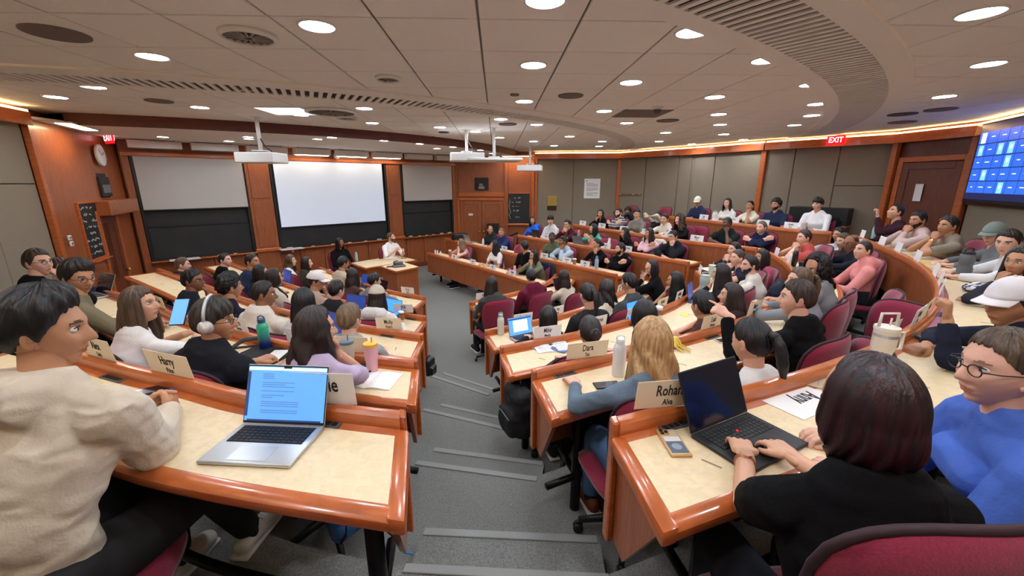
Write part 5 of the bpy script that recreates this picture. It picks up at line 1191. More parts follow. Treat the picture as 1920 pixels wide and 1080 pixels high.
# -- stage
pp(637, 455, 'S1', 'person with long black hair in black cardigan seated by the wide blackboard', BK, 'long', HBK, 'brown', 'lap', 108, 0, fem=1, L=.2, at=9.5, yaw=130)
pp(733, 445, 'S1', 'person in white shirt with short brown beard gesturing behind instructor table', (240, 240, 240), 'crop', (110, 76, 56), 'fair', 'talk', 92, 4, at=10.05, yaw=120, beard=True, sleeve='elbow', hood='collar')
# -- middle block, front two rows
pp(922, 533, 'M1', 'person with long dark hair in grey-green sweater at the aisle end of front middle row', (74, 78, 74), 'long', DBR, 'light', 'desk', 30, -6, fem=1, L=.3, at=5.9)
pp(996, 519, 'M1', 'person in maroon sweatshirt with black hair seen from behind', (104, 30, 52), 'short', HBK, 'light', 'desk', -8, -16, thick=.01, wide=1.08)
pp(1057, 520, 'M1', 'person with long dark hair in satin beige shirt at an open laptop', (206, 196, 176), 'long', DBR, 'light', 'type', -24, -10, fem=1, L=.26, hh=1.16)
pp(1028, 596, 'M2', 'person with sleek straight black hair behind the small rose laptop', (30, 28, 32), 'long', HBK, 'light', 'type', 4, -18, fem=1, L=.2, hh=1.10)
pp(1102, 553, 'M2', 'person in black jacket with low black ponytail, second middle row', (40, 41, 44), 'tail', HBK, 'light', 'desk', -22, -12, fem=1, L=.18, at=3.9, thick=.012)
pp(1138, 543, 'M2', 'person with half-up wavy black hair in cream top, second middle row', (218, 208, 186), 'wavy', (34, 28, 30), 'light', 'desk', -14, -6, fem=1, L=.28, at=4.7)
pp(1180, 531, 'M2', 'person with short black hair in grey T-shirt leaning on second middle row', (72, 76, 78), 'short', HBK, 'light', 'clasp', -46, -14, sleeve='short', at=4.7)
pp(1222, 502, 'M2', 'person with dark purple-black hair in black top holding a bottle', BK, 'long', (36, 26, 36), 'light', 'chinL', -100, -22, fem=1, L=.15, at=5.7)
pp(1266, 527, 'M2', 'person with long black hair and black jacket, forearm raised', BK, 'long', HBK, 'tan', 'chinL', -70, -6, fem=1, L=.3, at=4.9, sleeve='elbow')
# -- middle block, third row
pp(1106, 624, 'M3', 'person with dark hair in a low bun on third middle row', (58, 54, 58), 'bun', (44, 32, 34), 'light', 'type', -6, -18, fem=1, hh=1.13)
pp(1207, 592, 'M3', 'person with black hair in blue jacket writing with a green pen', (66, 116, 190), 'long', HBK, 'light', 'desk', -30, -24, fem=1, L=.1, hh=1.17, tw=24)
pp(1317, 573, 'M3', 'person with thick black hair in brown hoodie by the yellow sticky note', (84, 56, 52), 'short', HBK, 'tan', 'desk', -22, -8, hood='hood')
pp(1371, 555, 'M3', 'person with long dark brown hair in profile, hand at chin', (58, 46, 46), 'long', (50, 38, 34), 'light', 'chinL', -72, 2, fem=1, L=.34)
pp(1352, 513, 'M3', 'person with straight dark hair in black top, far bend of third row', (30, 28, 32), 'long', (38, 30, 32), 'light', 'chinL', -56, -4, fem=1, L=.3, at=4.6)
pp(1405, 498, 'M3', 'person with short dark beard in white T-shirt, far bend of third row', (220, 212, 202), 'short', DBR, 'fair', 'clasp', -92, 0, sleeve='short', at=4.8, beard=True)
pp(1383, 484, 'M3', 'person with brown tied-back hair in sleeveless navy top', (36, 42, 62), 'bun', (84, 66, 54), 'fair', 'both', -92, 0, fem=1, sleeve='none', at=5.3)
pp(1377, 468, 'M3', 'person with black tied-back hair, chin on fists, far third row', (46, 44, 52), 'bun', HBK, 'fair', 'both', -96, 0, fem=1, at=6.0)
pp(1429, 484, 'M3', 'person with shoulder-length black hair in pink and tan top', (176, 90, 110), 'long', HBK, 'tan', 'lap', -88, 4, fem=1, L=.2, at=5.45)
# -- middle block, fourth row
pp(1222, 642, 'M4', 'person with long blonde half-tied hair in grey-blue sweater', (104, 122, 138), 'wavy', (206, 168, 116), 'fair', 'reachL', -14, -16, fem=1, L=.30, hi=1, hc2=(156, 118, 78), pants=(76, 104, 140), shoes=(112, 60, 44))
pp(1410, 642, 'M4', 'person with black ponytail and pale scrunchie in white top', (222, 220, 218), 'tail', HBK, 'light', 'reachL', -24, -14, fem=1, L=.16, hi=1, hh=1.14)
pp(1494, 560, 'M4', 'person in black T-shirt with short brown hair raising a hand to speak', (13, 13, 15), 'short', (70, 52, 42), 'fair', 'talkL', -66, -2, at=2.55, hi=1)
pp(1499, 527, 'M4', 'person with slicked light brown hair behind the black T-shirt wearer', (132, 138, 146), 'tail', (112, 88, 66), 'fair', 'clasp', -78, 0, fem=1, at=3.3, L=.16)
pp(1531, 502, 'M4', 'person with long curly black hair and headband in grey tweed jacket', (132, 134, 138), 'longcurly', HBK, 'tan', 'desk', -98, -20, fem=1, at=3.55, L=.34, thick=.015)
pp(1507, 446, 'M4', 'person in coral red T-shirt leaning chin on both hands', (184, 84, 80), 'short', (66, 46, 36), 'fair', 'both', -92, -2, sleeve='short', at=5.9)
pp(1573, 440, 'M4', 'person with black hair in pale shirt at the far end of fourth row', (196, 200, 206), 'short', HBK, 'tan', 'desk', -104, -8, at=6.6)
pp(1581, 452, 'M4', 'person with brown hair and dark top beside the bald person', (66, 54, 52), 'short', (96, 66, 48), 'fair', 'desk', -96, -10, at=6.0)
pp(1596, 456, 'M4', 'bald person with glasses in navy sweater in fourth middle row', (34, 36, 48), 'bald', (70, 50, 40), 'brown', 'desk', -100, -12, at=5.45, glasses=True)
pp(1618, 470, 'M4', 'person in salmon pink hoodie with short dark hair', (226, 146, 144), 'crop', DBR, 'fair', 'lap', -92, 4, hood='hood', at=4.85, thick=.012)
# -- back row of the middle block
pp(1628, 762, 'M5', 'person with long black hair dyed red at the tips typing on black laptop', (11, 11, 13), 'long', (18, 15, 17), 'light', 'typeD', -12, -22, fem=1, sleeve='short', hi=1, at=.885, L=.12, hc2=(52, 20, 26), shoes=(225, 222, 214), wide=1.05, tw=-14, chair_off=0, chair_yaw=10, watch=(206, 160, 130))
CHAIRS[PEOPLE[-1][1]].scale = (1.08, 1.0, 1.13)
pp(1878, 692, 'M5', 'person with tied-back brown hair and glasses in bright blue sweater', (76, 108, 192), 'tail', (98, 78, 60), 'fair', 'desk', -82, -4, fem=1, at=1.1, hi=1, glasses=True, L=.1, thick=.018, yaw=-62, wr=.006)
pp(1896, 570, 'M5', 'person in white baseball cap and navy sweater raising a fist', (34, 38, 54), 'short', (60, 44, 36), 'tan', 'fistL', -88, -8, cap=(226, 222, 224), at=1.95, hi=1, yaw=-62)
pp(1915, 492, 'M5', 'person with long thick black hair at the right edge, hand at mouth', (50, 50, 58), 'long', HBK, 'tan', 'chinL', -96, -4, fem=1, at=2.9, L=.3)
pp(1890, 455, 'M5', 'person in white sweater writing beside the grey cap wearer', (222, 224, 226), 'short', DBR, 'fair', 'desk', -110, -10, at=3.65)
pp(1864, 440, 'M5', 'person in grey-green baseball cap and grey sweater', (112, 116, 120), 'short', DBR, 'fair', 'desk', -100, -12, cap=(126, 140, 136), at=4.2)
pp(1777, 424, 'M5', 'person in taupe T-shirt resting chin on hands with gold watch', (138, 128, 114), 'short', HBK, 'tan', 'both', -90, -2, sleeve='short', at=4.8, watch=(214, 176, 90))
pp(1721, 413, 'M5', 'person with dark beard in striped pale pink shirt', (196, 172, 166), 'short', HBK, 'tan', 'both', -92, -8, beard=True, at=5.4, hood='collar')
pp(1679, 398, 'M5', 'person with cropped hair in plum hoodie looking up, back door side', (62, 34, 44), 'crop', DBR, 'light', 'raiseL', -80, 14, at=5.95)
# -- far block
pp(865, 456, 'R1', 'person with long fair hair in pink sleeveless top, front far row', (206, 150, 156), 'long', (146, 114, 84), 'fair', 'both', -84, -6, fem=1, sleeve='none', L=.24)
pp(927, 460, 'R1', 'person with long black hair in white T-shirt, front far row', WH, 'long', HBK, 'light', 'desk', -98, -6, fem=1, sleeve='short', L=.26)
pp(983, 462, 'R1', 'person with short black hair in black top turned away, front far row', BK, 'short', HBK, 'tan', 'desk', 30, 0, wide=1.05)
pp(1001, 479, 'R1', 'person with long dark hair in olive sweater, hands at mouth', (118, 122, 98), 'long', HBK, 'tan', 'both', -120, -8, fem=1, L=.2)
pp(919, 431, 'R2', 'person with thinning hair in black jacket near the double doors', (40, 44, 42), 'bald', (58, 46, 40), 'tan', 'lap', 150, -4, thick=.015, hood='high')
pp(940, 436, 'R2', 'grey-haired person in navy vest over white shirt', (44, 50, 96), 'buzz', (120, 112, 106), 'tan', 'desk', -170, -10, thick=.012)
pp(1035, 445, 'R2', 'person with very short hair in olive sweater beside blue shirt wearer', (88, 96, 72), 'buzz', HBK, 'dark', 'lap', -160, 0)
pp(1056, 453, 'R2', 'person in light blue shirt leaning cheek on hand, second far row', (172, 190, 204), 'short', DBR, 'brown', 'chinL', -112, -4, hood='collar')
pp(1119, 458, 'R2', 'person with tied black hair in black top, hand at mouth, second far row', BK, 'bun', HBK, 'tan', 'chinL', -104, 0, fem=1)
pp(1163, 467, 'R2', 'person with short beard in black hoodie at end of second far row', BK, 'short', HBK, 'light', 'cross', -98, 0, hood='hood', beard=True)
pp(998, 414, 'R3', 'person with long black hair in bright blue hoodie near small chalkboard', (40, 104, 214), 'long', HBK, 'tan', 'lap', 172, 0, fem=1, hood='hood', L=.16)
pp(1032, 413, 'R3', 'person in white T-shirt under open black jacket facing camera', (214, 214, 214), 'mop', HBK, 'light', 'desk', 178, -10, thick=.0)
pp(1064, 421, 'R3', 'person with glasses in dark maroon sweater, hands at face', (74, 30, 38), 'short', HBK, 'light', 'both', -134, -8, glasses=True)
pp(1113, 429, 'R3', 'person with long black hair in mint green sweater speaking with hands', (98, 186, 156), 'long', HBK, 'light', 'talk', -98, 0, fem=1, L=.2)
pp(1171, 437, 'R3', 'person with long black hair in black sweater beside a white bottle', BK, 'wavy', HBK, 'tan', 'desk', -110, -4, fem=1, L=.24)
pp(1217, 438, 'R3', 'person with dark hair in pale pink sweater, arms folded', (226, 184, 194), 'long', DBR, 'tan', 'cross', -108, 2, fem=1, L=.26)
pp(1262, 444, 'R3', 'person with glasses in black jacket pointing a finger to temple', (28, 30, 36), 'short', HBK, 'light', 'chinL', -114, -8, glasses=True, thick=.012)
pp(1126, 401, 'R4', 'person with long black hair in black top, hand over mouth, fourth far row', BK, 'long', HBK, 'tan', 'chin', -150, -4, fem=1, L=.2)
pp(1160, 399, 'R4', 'bearded person in black and white checked flannel shirt', (62, 64, 68), 'short', DBR, 'fair', 'cross', -120, -6, beard=True, stripes=(170, 172, 172))
pp(1177, 397, 'R5', 'person with dark curly hair behind the flannel shirt wearer', (60, 60, 66), 'curly', DBR, 'brown', 'lap', -140, -4, at=11.5)
pp(1194, 401, 'R4', 'person with black hair in grey polo shirt looking down', (126, 122, 114), 'short', HBK, 'light', 'desk', -166, -16, hood='collar', sleeve='short')
pp(1234, 405, 'R5', 'person in cream top partly hidden behind the cream sweater wearer', (214, 204, 186), 'short', BRN, 'fair', 'desk', -130, -4, at=10.9)
pp(1246, 411, 'R4', 'person with dark hair in cream sweater, fourth far row', (224, 214, 196), 'short', DBR, 'light', 'desk', -132, -10)
pp(1274, 412, 'R4', 'person with long curly brown hair in black sweater', BK, 'longcurly', (76, 56, 46), 'fair', 'desk', -104, 0, fem=1, L=.26)
pp(1363, 419, 'R4', 'person in dark green polo with white trim, fist at chin', (28, 38, 36), 'crop', HBK, 'dark', 'chinL', -112, -2, hood='collar', sleeve='short')
pp(1428, 427, 'R4', 'person with short greying hair in navy sweater, arms folded', (34, 38, 66), 'crop', (112, 92, 76), 'fair', 'cross', -108, 0, hood='high')
pp(1308, 378, 'R5', 'person in white baseball cap and navy shirt in top far row', (44, 52, 84), 'short', DBR, 'tan', 'desk', -140, -12, cap=(226, 226, 214))
pp(1364, 381, 'R5', 'smiling person with long dark hair in white sweater, top far row', WH, 'long', DBR, 'fair', 'desk', -128, -2, fem=1, L=.22)
pp(1406, 386, 'R5', 'person with black ponytail in white and yellow top, chin on hand', (228, 222, 200), 'tail', HBK, 'tan', 'chinL', -122, 0, fem=1, sleeve='short', L=.1)
pp(1455, 384, 'R5', 'person with curly black hair and beard in navy graphic T-shirt', (42, 50, 78), 'curly', HBK, 'tan', 'desk', -112, -2, sleeve='short', beard=True)
pp(1533, 383, 'R5', 'person with black hair in white button shirt, end of top far row', (238, 238, 240), 'mop', HBK, 'light', 'desk', -116, -6, hood='collar')
pp(1545, 364, 'R5', 'person in lime yellow hoodie seated high behind the white shirt wearer', (204, 222, 138), 'buzz', HBK, 'tan', 'lap', -120, 0, hood='hood', at=8.9, nochair=True)
# empty chairs
def spare(px, py, sec, label, off=.78, at=None, turn=0):
    k = int(sec[1]); z0 = FZ[k]; r = ray(px, py); t = (z0 + .75 - CZ) / r[2] if at is None else at / 770; P = r[:2] * t; Q, N = extended(sec, 0, .6); n = N[np.argmin(((Q - P) ** 2).sum(1))]
    chair(P, z0, math.atan2(-n[1], -n[0]) + math.radians(turn), label, None, np.linalg.norm(P) < 3.2)
spare(1615, 540, 'M4', 'empty burgundy swivel chair behind the salmon pink hoodie', at=3.5, turn=10)
spare(1662, 580, 'M4', 'empty burgundy swivel chair turned edge-on along the fourth row', at=3.0, turn=60)
spare(1550, 655, 'M4', 'empty burgundy swivel chair behind the large white tumbler', at=2.35, turn=40)
spare(1795, 375, 'R5', 'unused chair', at=60) if False else None
spare(884, 433, 'R1', 'empty burgundy chair beside the fair-haired person', at=8.6) if False else None
spare(967, 459, 'R2', 'empty burgundy swivel chair, second far row near the doors', at=9.0)
spare(1132, 445, 'R3', 'empty burgundy swivel chair right of the mint green sweater', at=8.2)
spare(1298, 430, 'R4', 'empty burgundy swivel chair in fourth far row beside the curly brown hair', at=8.4)
spare(80, 1052, 'L5', 'empty burgundy swivel chair at the lower left corner', at=.62, turn=-60)
# ================================================================ THINGS ON THE DESKS
def on_ledge(px, py, sec, off=.017):
    k = int(sec[1]); z = FZ[k] + LEDGE; S = on_row(sec, px, py, off, .1)
    if not S:
        P = atz(px, py, z)[:2]; Q, N = extended(sec, off, .05); j = np.argmin(((Q - P) ** 2).sum(1)); return Q[j], N[j]
    b = min(S, key=lambda s: abs(s[3] - z)); return b[1], b[2]
def on_desk(px, py, sec, inset=None):
    k = int(sec[1]); z = FZ[k] + DESK + .0045
    if sec[0] == 'R' or inset is not None:
        S = on_row(sec, px, py, inset or .2, .1)
        if S: b = min(S, key=lambda s: abs(s[3] - z)); return np.array([*b[1], z]), b[2]
    P = atz(px, py, z); Q, N = extended(sec, 0, .05); j = np.argmin(((Q - P[:2]) ** 2).sum(1)); d = (P[:2] - Q[j]) @ N[j]; d2 = min(max(d, .08), .40); P[:2] += N[j] * (d2 - d); return P, N[j]
CARDM = {}
NC = []
def plate(px, py, sec, a, b='', cream=0, w=.27, h=.11, yaw=0., tilt=8, size=1., lab=None):
    w = min(w, .30) * (.92 if sec[0] != 'R' else .85)
    P, n = on_ledge(px, py, sec); z = FZ[int(sec[1])] + LEDGE + .0015; ang = math.atan2(n[1], n[0]) - math.pi / 2 + math.radians(yaw)
    where = {'L': 'left block', 'M': 'middle block', 'R': 'far block'}[sec[0]]
    t = thing('name_card', (P[0], P[1], z), lab or 'name card', 'name card', ang, 'name cards standing on the desk ledges')
    mb = MB(); mb.bbox((0, 0, h / 2), (w, .003, h), .001, None, 0, 1); R = np.array([[1, 0, 0], [0, math.cos(math.radians(tilt)), math.sin(math.radians(tilt))], [0, -math.sin(math.radians(tilt)), math.cos(math.radians(tilt))]]); mb.v[-1] = mb.v[-1] @ R.T
    mb.v[-1][:, 2] -= mb.v[-1][:, 2].min(); obj('card', mb, CARDC if cream else CARD, t)
    Rm = Matrix(R.tolist()).to_4x4()
    for s in ((1,) if sec[0] != 'R' else (-1,)):
        x = Vector((-s, 0, 0)); y = Vector((0, 0, 1)); nn = x.cross(y); M = Matrix.Identity(4); M.col[0][:3] = x; M.col[1][:3] = y; M.col[2][:3] = nn
        def at_(zz): M2 = M.copy(); M2.col[3][:3] = Vector((0, s * .0022, zz)); return Rm @ M2
        text('lettering', a, .060 * size, at_(h * .62), INK, t, .62)
        if b: text('lettering', b, .034 * size, at_(h * .2), INK, t, .62)
    NC.append((t, (px, py), cream, sec, (P[0], P[1], z))); return t
for a in [
 (322,697,'L5','Harry','Price',1,.30),(604,754,'L5','Sophie','',0,.30,.135,0,6,1.5),(188,661,'L5','Alex','Lara',1),(565,640,'L4','Aria','Bon',0,.26),(450,617,'L4','Sam','Verma',0,.22),(340,579,'L4','Yan','',1,.2),(302,569,'L4','Leo','',1,.2),(655,659,'L4','Cait','Mildred',1,.3),
 (730,617,'L3','Molly','Shapira',1,.26),(757,584,'L2','Will','Benson',0,.27),(765,549,'L1','Eren','Frem',0,.26),(505,572,'L3','Ana','Reyes',0,.2),(395,536,'L2','Ben','Cole',0,.2),
 (906,560,'M1','Joe','Youssef',0,.28),(980,602,'M2','Sanjali','',0,.26),(1045,593,'M2','Ivy','Ross',0,.2),(1026,633,'M3','Mihir','Manda',0,.28),(1122,611,'M3','Karen','',0,.2),(1188,600,'M3','Omar','Aziz',0,.26),(1240,579,'M3','Jamie','Ortiz',1,.24),(1272,560,'M3','Nadia','Khan',0,.2),
 (1100,675,'M4','Dara','Tan',1,.30),(1333,621,'M4','Luis','Porras',1,.28),(1412,590,'M4','Mary','Lowe',1,.26),(1250,756,'M5','Rohan','Alva',1,.28,.12,0,8,1.1),(1660,640,'M5','Priya','Rao',1,.26),(1715,610,'M5','Noor','Ali',0,.26),(1735,590,'M5','Tess','Hall',1,.24),
 (1615,447,'M5','Hugo','Lang',0,.22),(1652,457,'M5','Camila','Soto',0,.26),(1682,470,'M5','Theo','Baker',0,.24),(1718,487,'M5','Dev','Shah',0,.24),(1752,512,'M5','Clem','Roy',0,.24),(1760,530,'M5','Paul','Kent',0,.24),(1764,548,'M5','Lena','Fox',0,.24),
 (1455,477,'M4','Iris','Webb',0,.2),(1477,491,'M4','Chris','Park',0,.2),(1490,512,'M4','Maya','Bloom',0,.2),(1312,507,'M3','Finn','Dale',0,.18),(1162,532,'M2','Elle','Chan',0,.18),
 (851,484,'R1','Julia','Berg',0,.26),(886,492,'R1','Grace','Liu',0,.26),(923,505,'R1','Kelly','Wu',0,.26),(960,513,'R1','Fatima','Noor',0,.26),
 (945,466,'R2','Robert','',0,.26),(992,478,'R2','Ari','',0,.2),(1020,482,'R2','Omari','Brown',0,.26),(1062,492,'R2','Suresh','Nair',0,.27),(1096,501,'R2','Rafa','Diaz',0,.27),
 (1024,448,'R3','Simon','Lee',0,.26),(1057,453,'R3','Louis','Hart',0,.26),(1135,466,'R3','Layla','Amin',0,.28),(1177,472,'R3','Anita','',0,.2),
 (1092,423,'R4','Brian','',0,.3),(1128,427,'R4','Shivani','Patel',0,.3),(1169,432,'R4','Nathan','Stone',0,.3),(1211,437,'R4','Daniel','Cho',0,.3),(1255,443,'R4','Rachel','Moss',0,.3),(1306,448,'R4','Miguel','Torres',0,.32),
 (1319,409,'R5','Jack','Simms',0,.30),(1375,414,'R5','Clara','',0,.32),(1430,420,'R5','Kevin','',0,.34),(1482,425,'R5','Austin','Marsh',0,.36)]:
    plate(*a)
used = {}
def short(label, n=8):
    return ' '.join(label.replace('person ', '', 1).split()[:n]).rstrip(',')
for t, p, cr, sec, W3 in NC:
    best = min(PEOPLE, key=lambda q: (np.linalg.norm(q[0][:2] - np.array(W3[:2])) + (0 if q[3] == sec else 1.5)))
    l = ('cream' if cr else 'white') + ' name card before the ' + short(best[1], 8)
    used.setdefault(l, []).append((p[0], t))
for l, ts in used.items():
    ts.sort(key=lambda q: q[0]); m = len(ts)
    for i, (x, t) in enumerate(ts): t['label'] = l if m == 1 else l + ', ' + (['left', 'right'] if m == 2 else ['left', 'middle', 'right'] if m == 3 else ['first', 'second', 'third', 'fourth', 'fifth', 'sixth'])[i] + ' card'
# ---- laptops
KEYM = mat('black keys', (16, 16, 18), .55); 
def laptop(p0, p1, sec, label, body=SILV, screen='doc', w=.305, ang=106, hi=False, z=None, flipx=False):
    """p0,p1: pixels of the hinge ends, left and right for the person using it"""
    k = int(sec[1]) if z is None else 0; zz = (FZ[k] + DESK + .0045) if z is None else z
    if sec[0] == 'R': c3, n = on_desk((p0[0] + p1[0]) / 2, p0[1], sec); c = c3[:2]; x = np.array([n[1], -n[0]]); x = x if np.cross(x, n) < 0 else -x; x = -x if np.cross(np.append(x, 0), (*n, 0))[2] > 0 else x
    else: A = atz(*p0, zz + .012)[:2]; B = atz(*p1, zz + .012)[:2]; c = (A + B) / 2; x = (B - A) / np.linalg.norm(B - A)
    D = w * .70; rz = math.atan2(x[1], x[0]); t = thing('laptop', (c[0], c[1], zz), label, 'laptop', rz)
    mb = MB(); mb.bbox((0, -D / 2, .0075), (w, D, .014), .005, None, 0, 3); base = shade_auto(obj('keyboard_deck', mb, body, t)); KB = .0148
    dark = body is not SILV
    if hi: mb = MB(); mb.bbox((0, -D * .30, KB), (w * .86, D * .44, .001), .0004); obj('key_well', mb, KEYM, base)
    mb = MB(); kw = w * .86 / 14; kd = D * .43 / 6
    for r_ in range(6):
        cols = 14
        for q in range(cols):
            if r_ == 5 and 4 <= q <= 8:
                if q == 4: mb.bbox((0 - kw * .5, -D * .085 - (r_ + .5) * kd, KB + .001), (kw * 4.8, kd * .84, .002), .0006, None, 0, 1)
                continue
            mb.box((-w * .43 + (q + .5) * kw, -D * .085 - (r_ + .5) * kd, KB + .0012), (kw * .86, kd * .84, .0022))
    ko = obj('keys', mb, KEYM if not hi or not dark else mat('dark keys', (30, 31, 34), .5), base); ko['kind'] = 'stuff'
    mb = MB(); mb.bbox((0, -D * .77, KB), (w * (.42 if not dark else .30), D * .34 if not dark else D * .24, .0008), .0003); obj('trackpad', mb, mat('trackpad silver', (184, 188, 190), .3, .5) if not dark else mat('trackpad dark', (26, 27, 30), .3), base)
    if dark and hi:
        mb = MB(); mb.lathe([(.004, 0), (.0045, .004), (.003, .0055)], (0, -D * .085 - 3 * kd, KB), 10); obj('pointing_stick', mb, RED, base); mb = MB(); mb.bbox((0, -D * .62, KB + .001), (w * .3, D * .04, .002), .0005); obj('trackpad_buttons', mb, KEYM, base)
    # lid
    a = math.radians(ang); H = D * .98; Ry = np.array([[1, 0, 0], [0, -math.cos(a - math.pi / 2 + math.pi / 2 - math.pi / 2) if False else math.cos(a - math.pi / 2), math.sin(a - math.pi / 2)], [0, -math.sin(a - math.pi / 2), math.cos(a - math.pi / 2)]])
    def lid(name, cx, cz, sx, sz, y0, th, m, par, r=.003):
        mb = MB(); mb.bbox((cx, y0, cz), (sx, th, sz), r, None, 0, 2); mb.v[-1] = mb.v[-1] @ Ry.T + np.array([0, .0, .013]); return obj(name, mb, m, par)
    L = lid('lid', 0, H / 2, w, H, 0, .006, body, t); lid('bezel', 0, H / 2, w - .004, H - .004, -.0032, .001, BLACK, L, .0004)
    sm_ = {'doc': BLUESCR, 'off': DARKSCR, 'blue': mat('vivid blue screen', (50, 110, 230), .3, emis=(40, 100, 235), es=.9), 'navy': mat('navy screen', (24, 40, 84), .25, emis=(24, 42, 96), es=.6)}[screen]
    S_ = lid('screen', 0, H / 2 + .002, w * .965, H * .92, -.0042, .0008, sm_, L, .0002)
    if screen == 'doc':
        TX = mat('screen text', (60, 84, 130), .4, emis=(52, 80, 140), es=.6); DK = mat('screen dock', (30, 44, 80), .4, emis=(30, 46, 90), es=.5); W2 = mat('screen pale', (160, 205, 245), .3, emis=(130, 185, 240), es=1.1)
        if hi:
            lid('tool_bar', 0, H * .93, w * .96, H * .05, -.0048, .0004, W2, S_, .0001); lid('side_bar', -w * .465, H * .5, w * .03, H * .75, -.0048, .0004, DK, S_, .0001); lid('camera_notch', 0, H * .955, w * .10, H * .035, -.005, .0004, BLACK, S_, .0001); lid('dock', 0, H * .06, w * .9, H * .03, -.0048, .0004, DK, S_, .0001)
            rn = random.Random(2)
            for i in range(19):
                if i in (3, 7, 9, 12, 16): continue
                ww = w * (.46 if i > 12 else rn.choice([.14, .28, .4, .46])); lid('text_line', -w * .30 + ww / 2, H * (.84 - i * .036), ww, H * .012, -.0048, .0004, TX, S_, .0001)
        else: lid('window', 0, H * .52, w * .6, H * .6, -.0048, .0004, W2, S_, .0001); lid('menu_bar', 0, H * .9, w * .94, H * .06, -.0048, .0004, DK, S_, .0001)
    if dark and hi:
        for q in (-.18, .1): pass
    return t
laptop((457, 793), (608, 799), 'L5', 'open silver laptop with a blue document on the nearest left desk', SILV, 'doc', .3126, 112, True)
laptop((1297, 814), (1399, 773), 'M5', 'open black laptop with dark screen under the typing hands, nearest right desk', mat('laptop black', (34, 35, 38), .5), 'off', .318, 112, True)
LB = MATS['laptop black']; GOLD = mat('rose aluminium', (206, 170, 156), .35, .5)
laptop((961, 632), (994, 625), 'M2', 'small rose laptop showing a document beside the pale mint-lidded bottle', GOLD, 'doc', .29, 104)
laptop((1180, 607), (1213, 597), 'M3', 'open laptop with vivid blue screen beside the blue jacket', LB, 'blue', .30, 104)
laptop((1290, 567), (1300, 556), 'M3', 'navy-lidded laptop standing open at the bend of the third row', mat('navy lid', (60, 78, 120), .4), 'navy', .28, 100)
laptop((600, 622), (640, 634), 'L3', 'grey laptop open beside the sandy-haired person', mat('grey lid', (112, 120, 136), .4, .4), 'navy', .30, 104)
laptop((648, 582), (684, 587), 'L2', 'laptop with navy screen in front of the graphic T-shirt wearer', LB, 'navy', .31, 106)
laptop((727, 588), (745, 592), 'L2', 'laptop with bright blue screen beside the beige backwards cap', LB, 'blue', .28, 104)
laptop((676, 534), (700, 538), 'L1', 'navy-screen laptop in front of the brown sweater', LB, 'navy', .30, 104)
laptop((708, 543), (724, 548), 'L1', 'black laptop before the grey shirt wearer, front left row', LB, 'off', .28, 106)
laptop((528, 526), (548, 533), 'L2', 'dark blue laptop raised beside the cream puffer jacket', mat('royal lid', (40, 56, 120), .4), 'navy', .30, 100)
laptop((172, 546), (214, 556), 'L4', 'silver laptop beside the olive sweater', SILV, 'off', .31, 112)
laptop((1040, 545), (1060, 538), 'M1', 'tan laptop open before the satin beige shirt', GOLD, 'off', .30, 108)
laptop((1006, 445), (1006, 445), 'R3', 'black laptop in front of the bright blue hoodie', LB, 'navy', .31, 104)
laptop((1085, 455), (1085, 455), 'R3', 'silver-grey laptop before the mint green sweater', mat('grey lid', (112, 120, 136), .4, .4), 'navy', .31, 110)
laptop((877, 452), (877, 452), 'R2', 'silver laptop on the far end of the second far row', SILV, 'off', .31, 104)
laptop((1622, 438), (1622, 438), 'M5', 'black laptop open on back row', LB, 'navy', .30, 106) if False else None
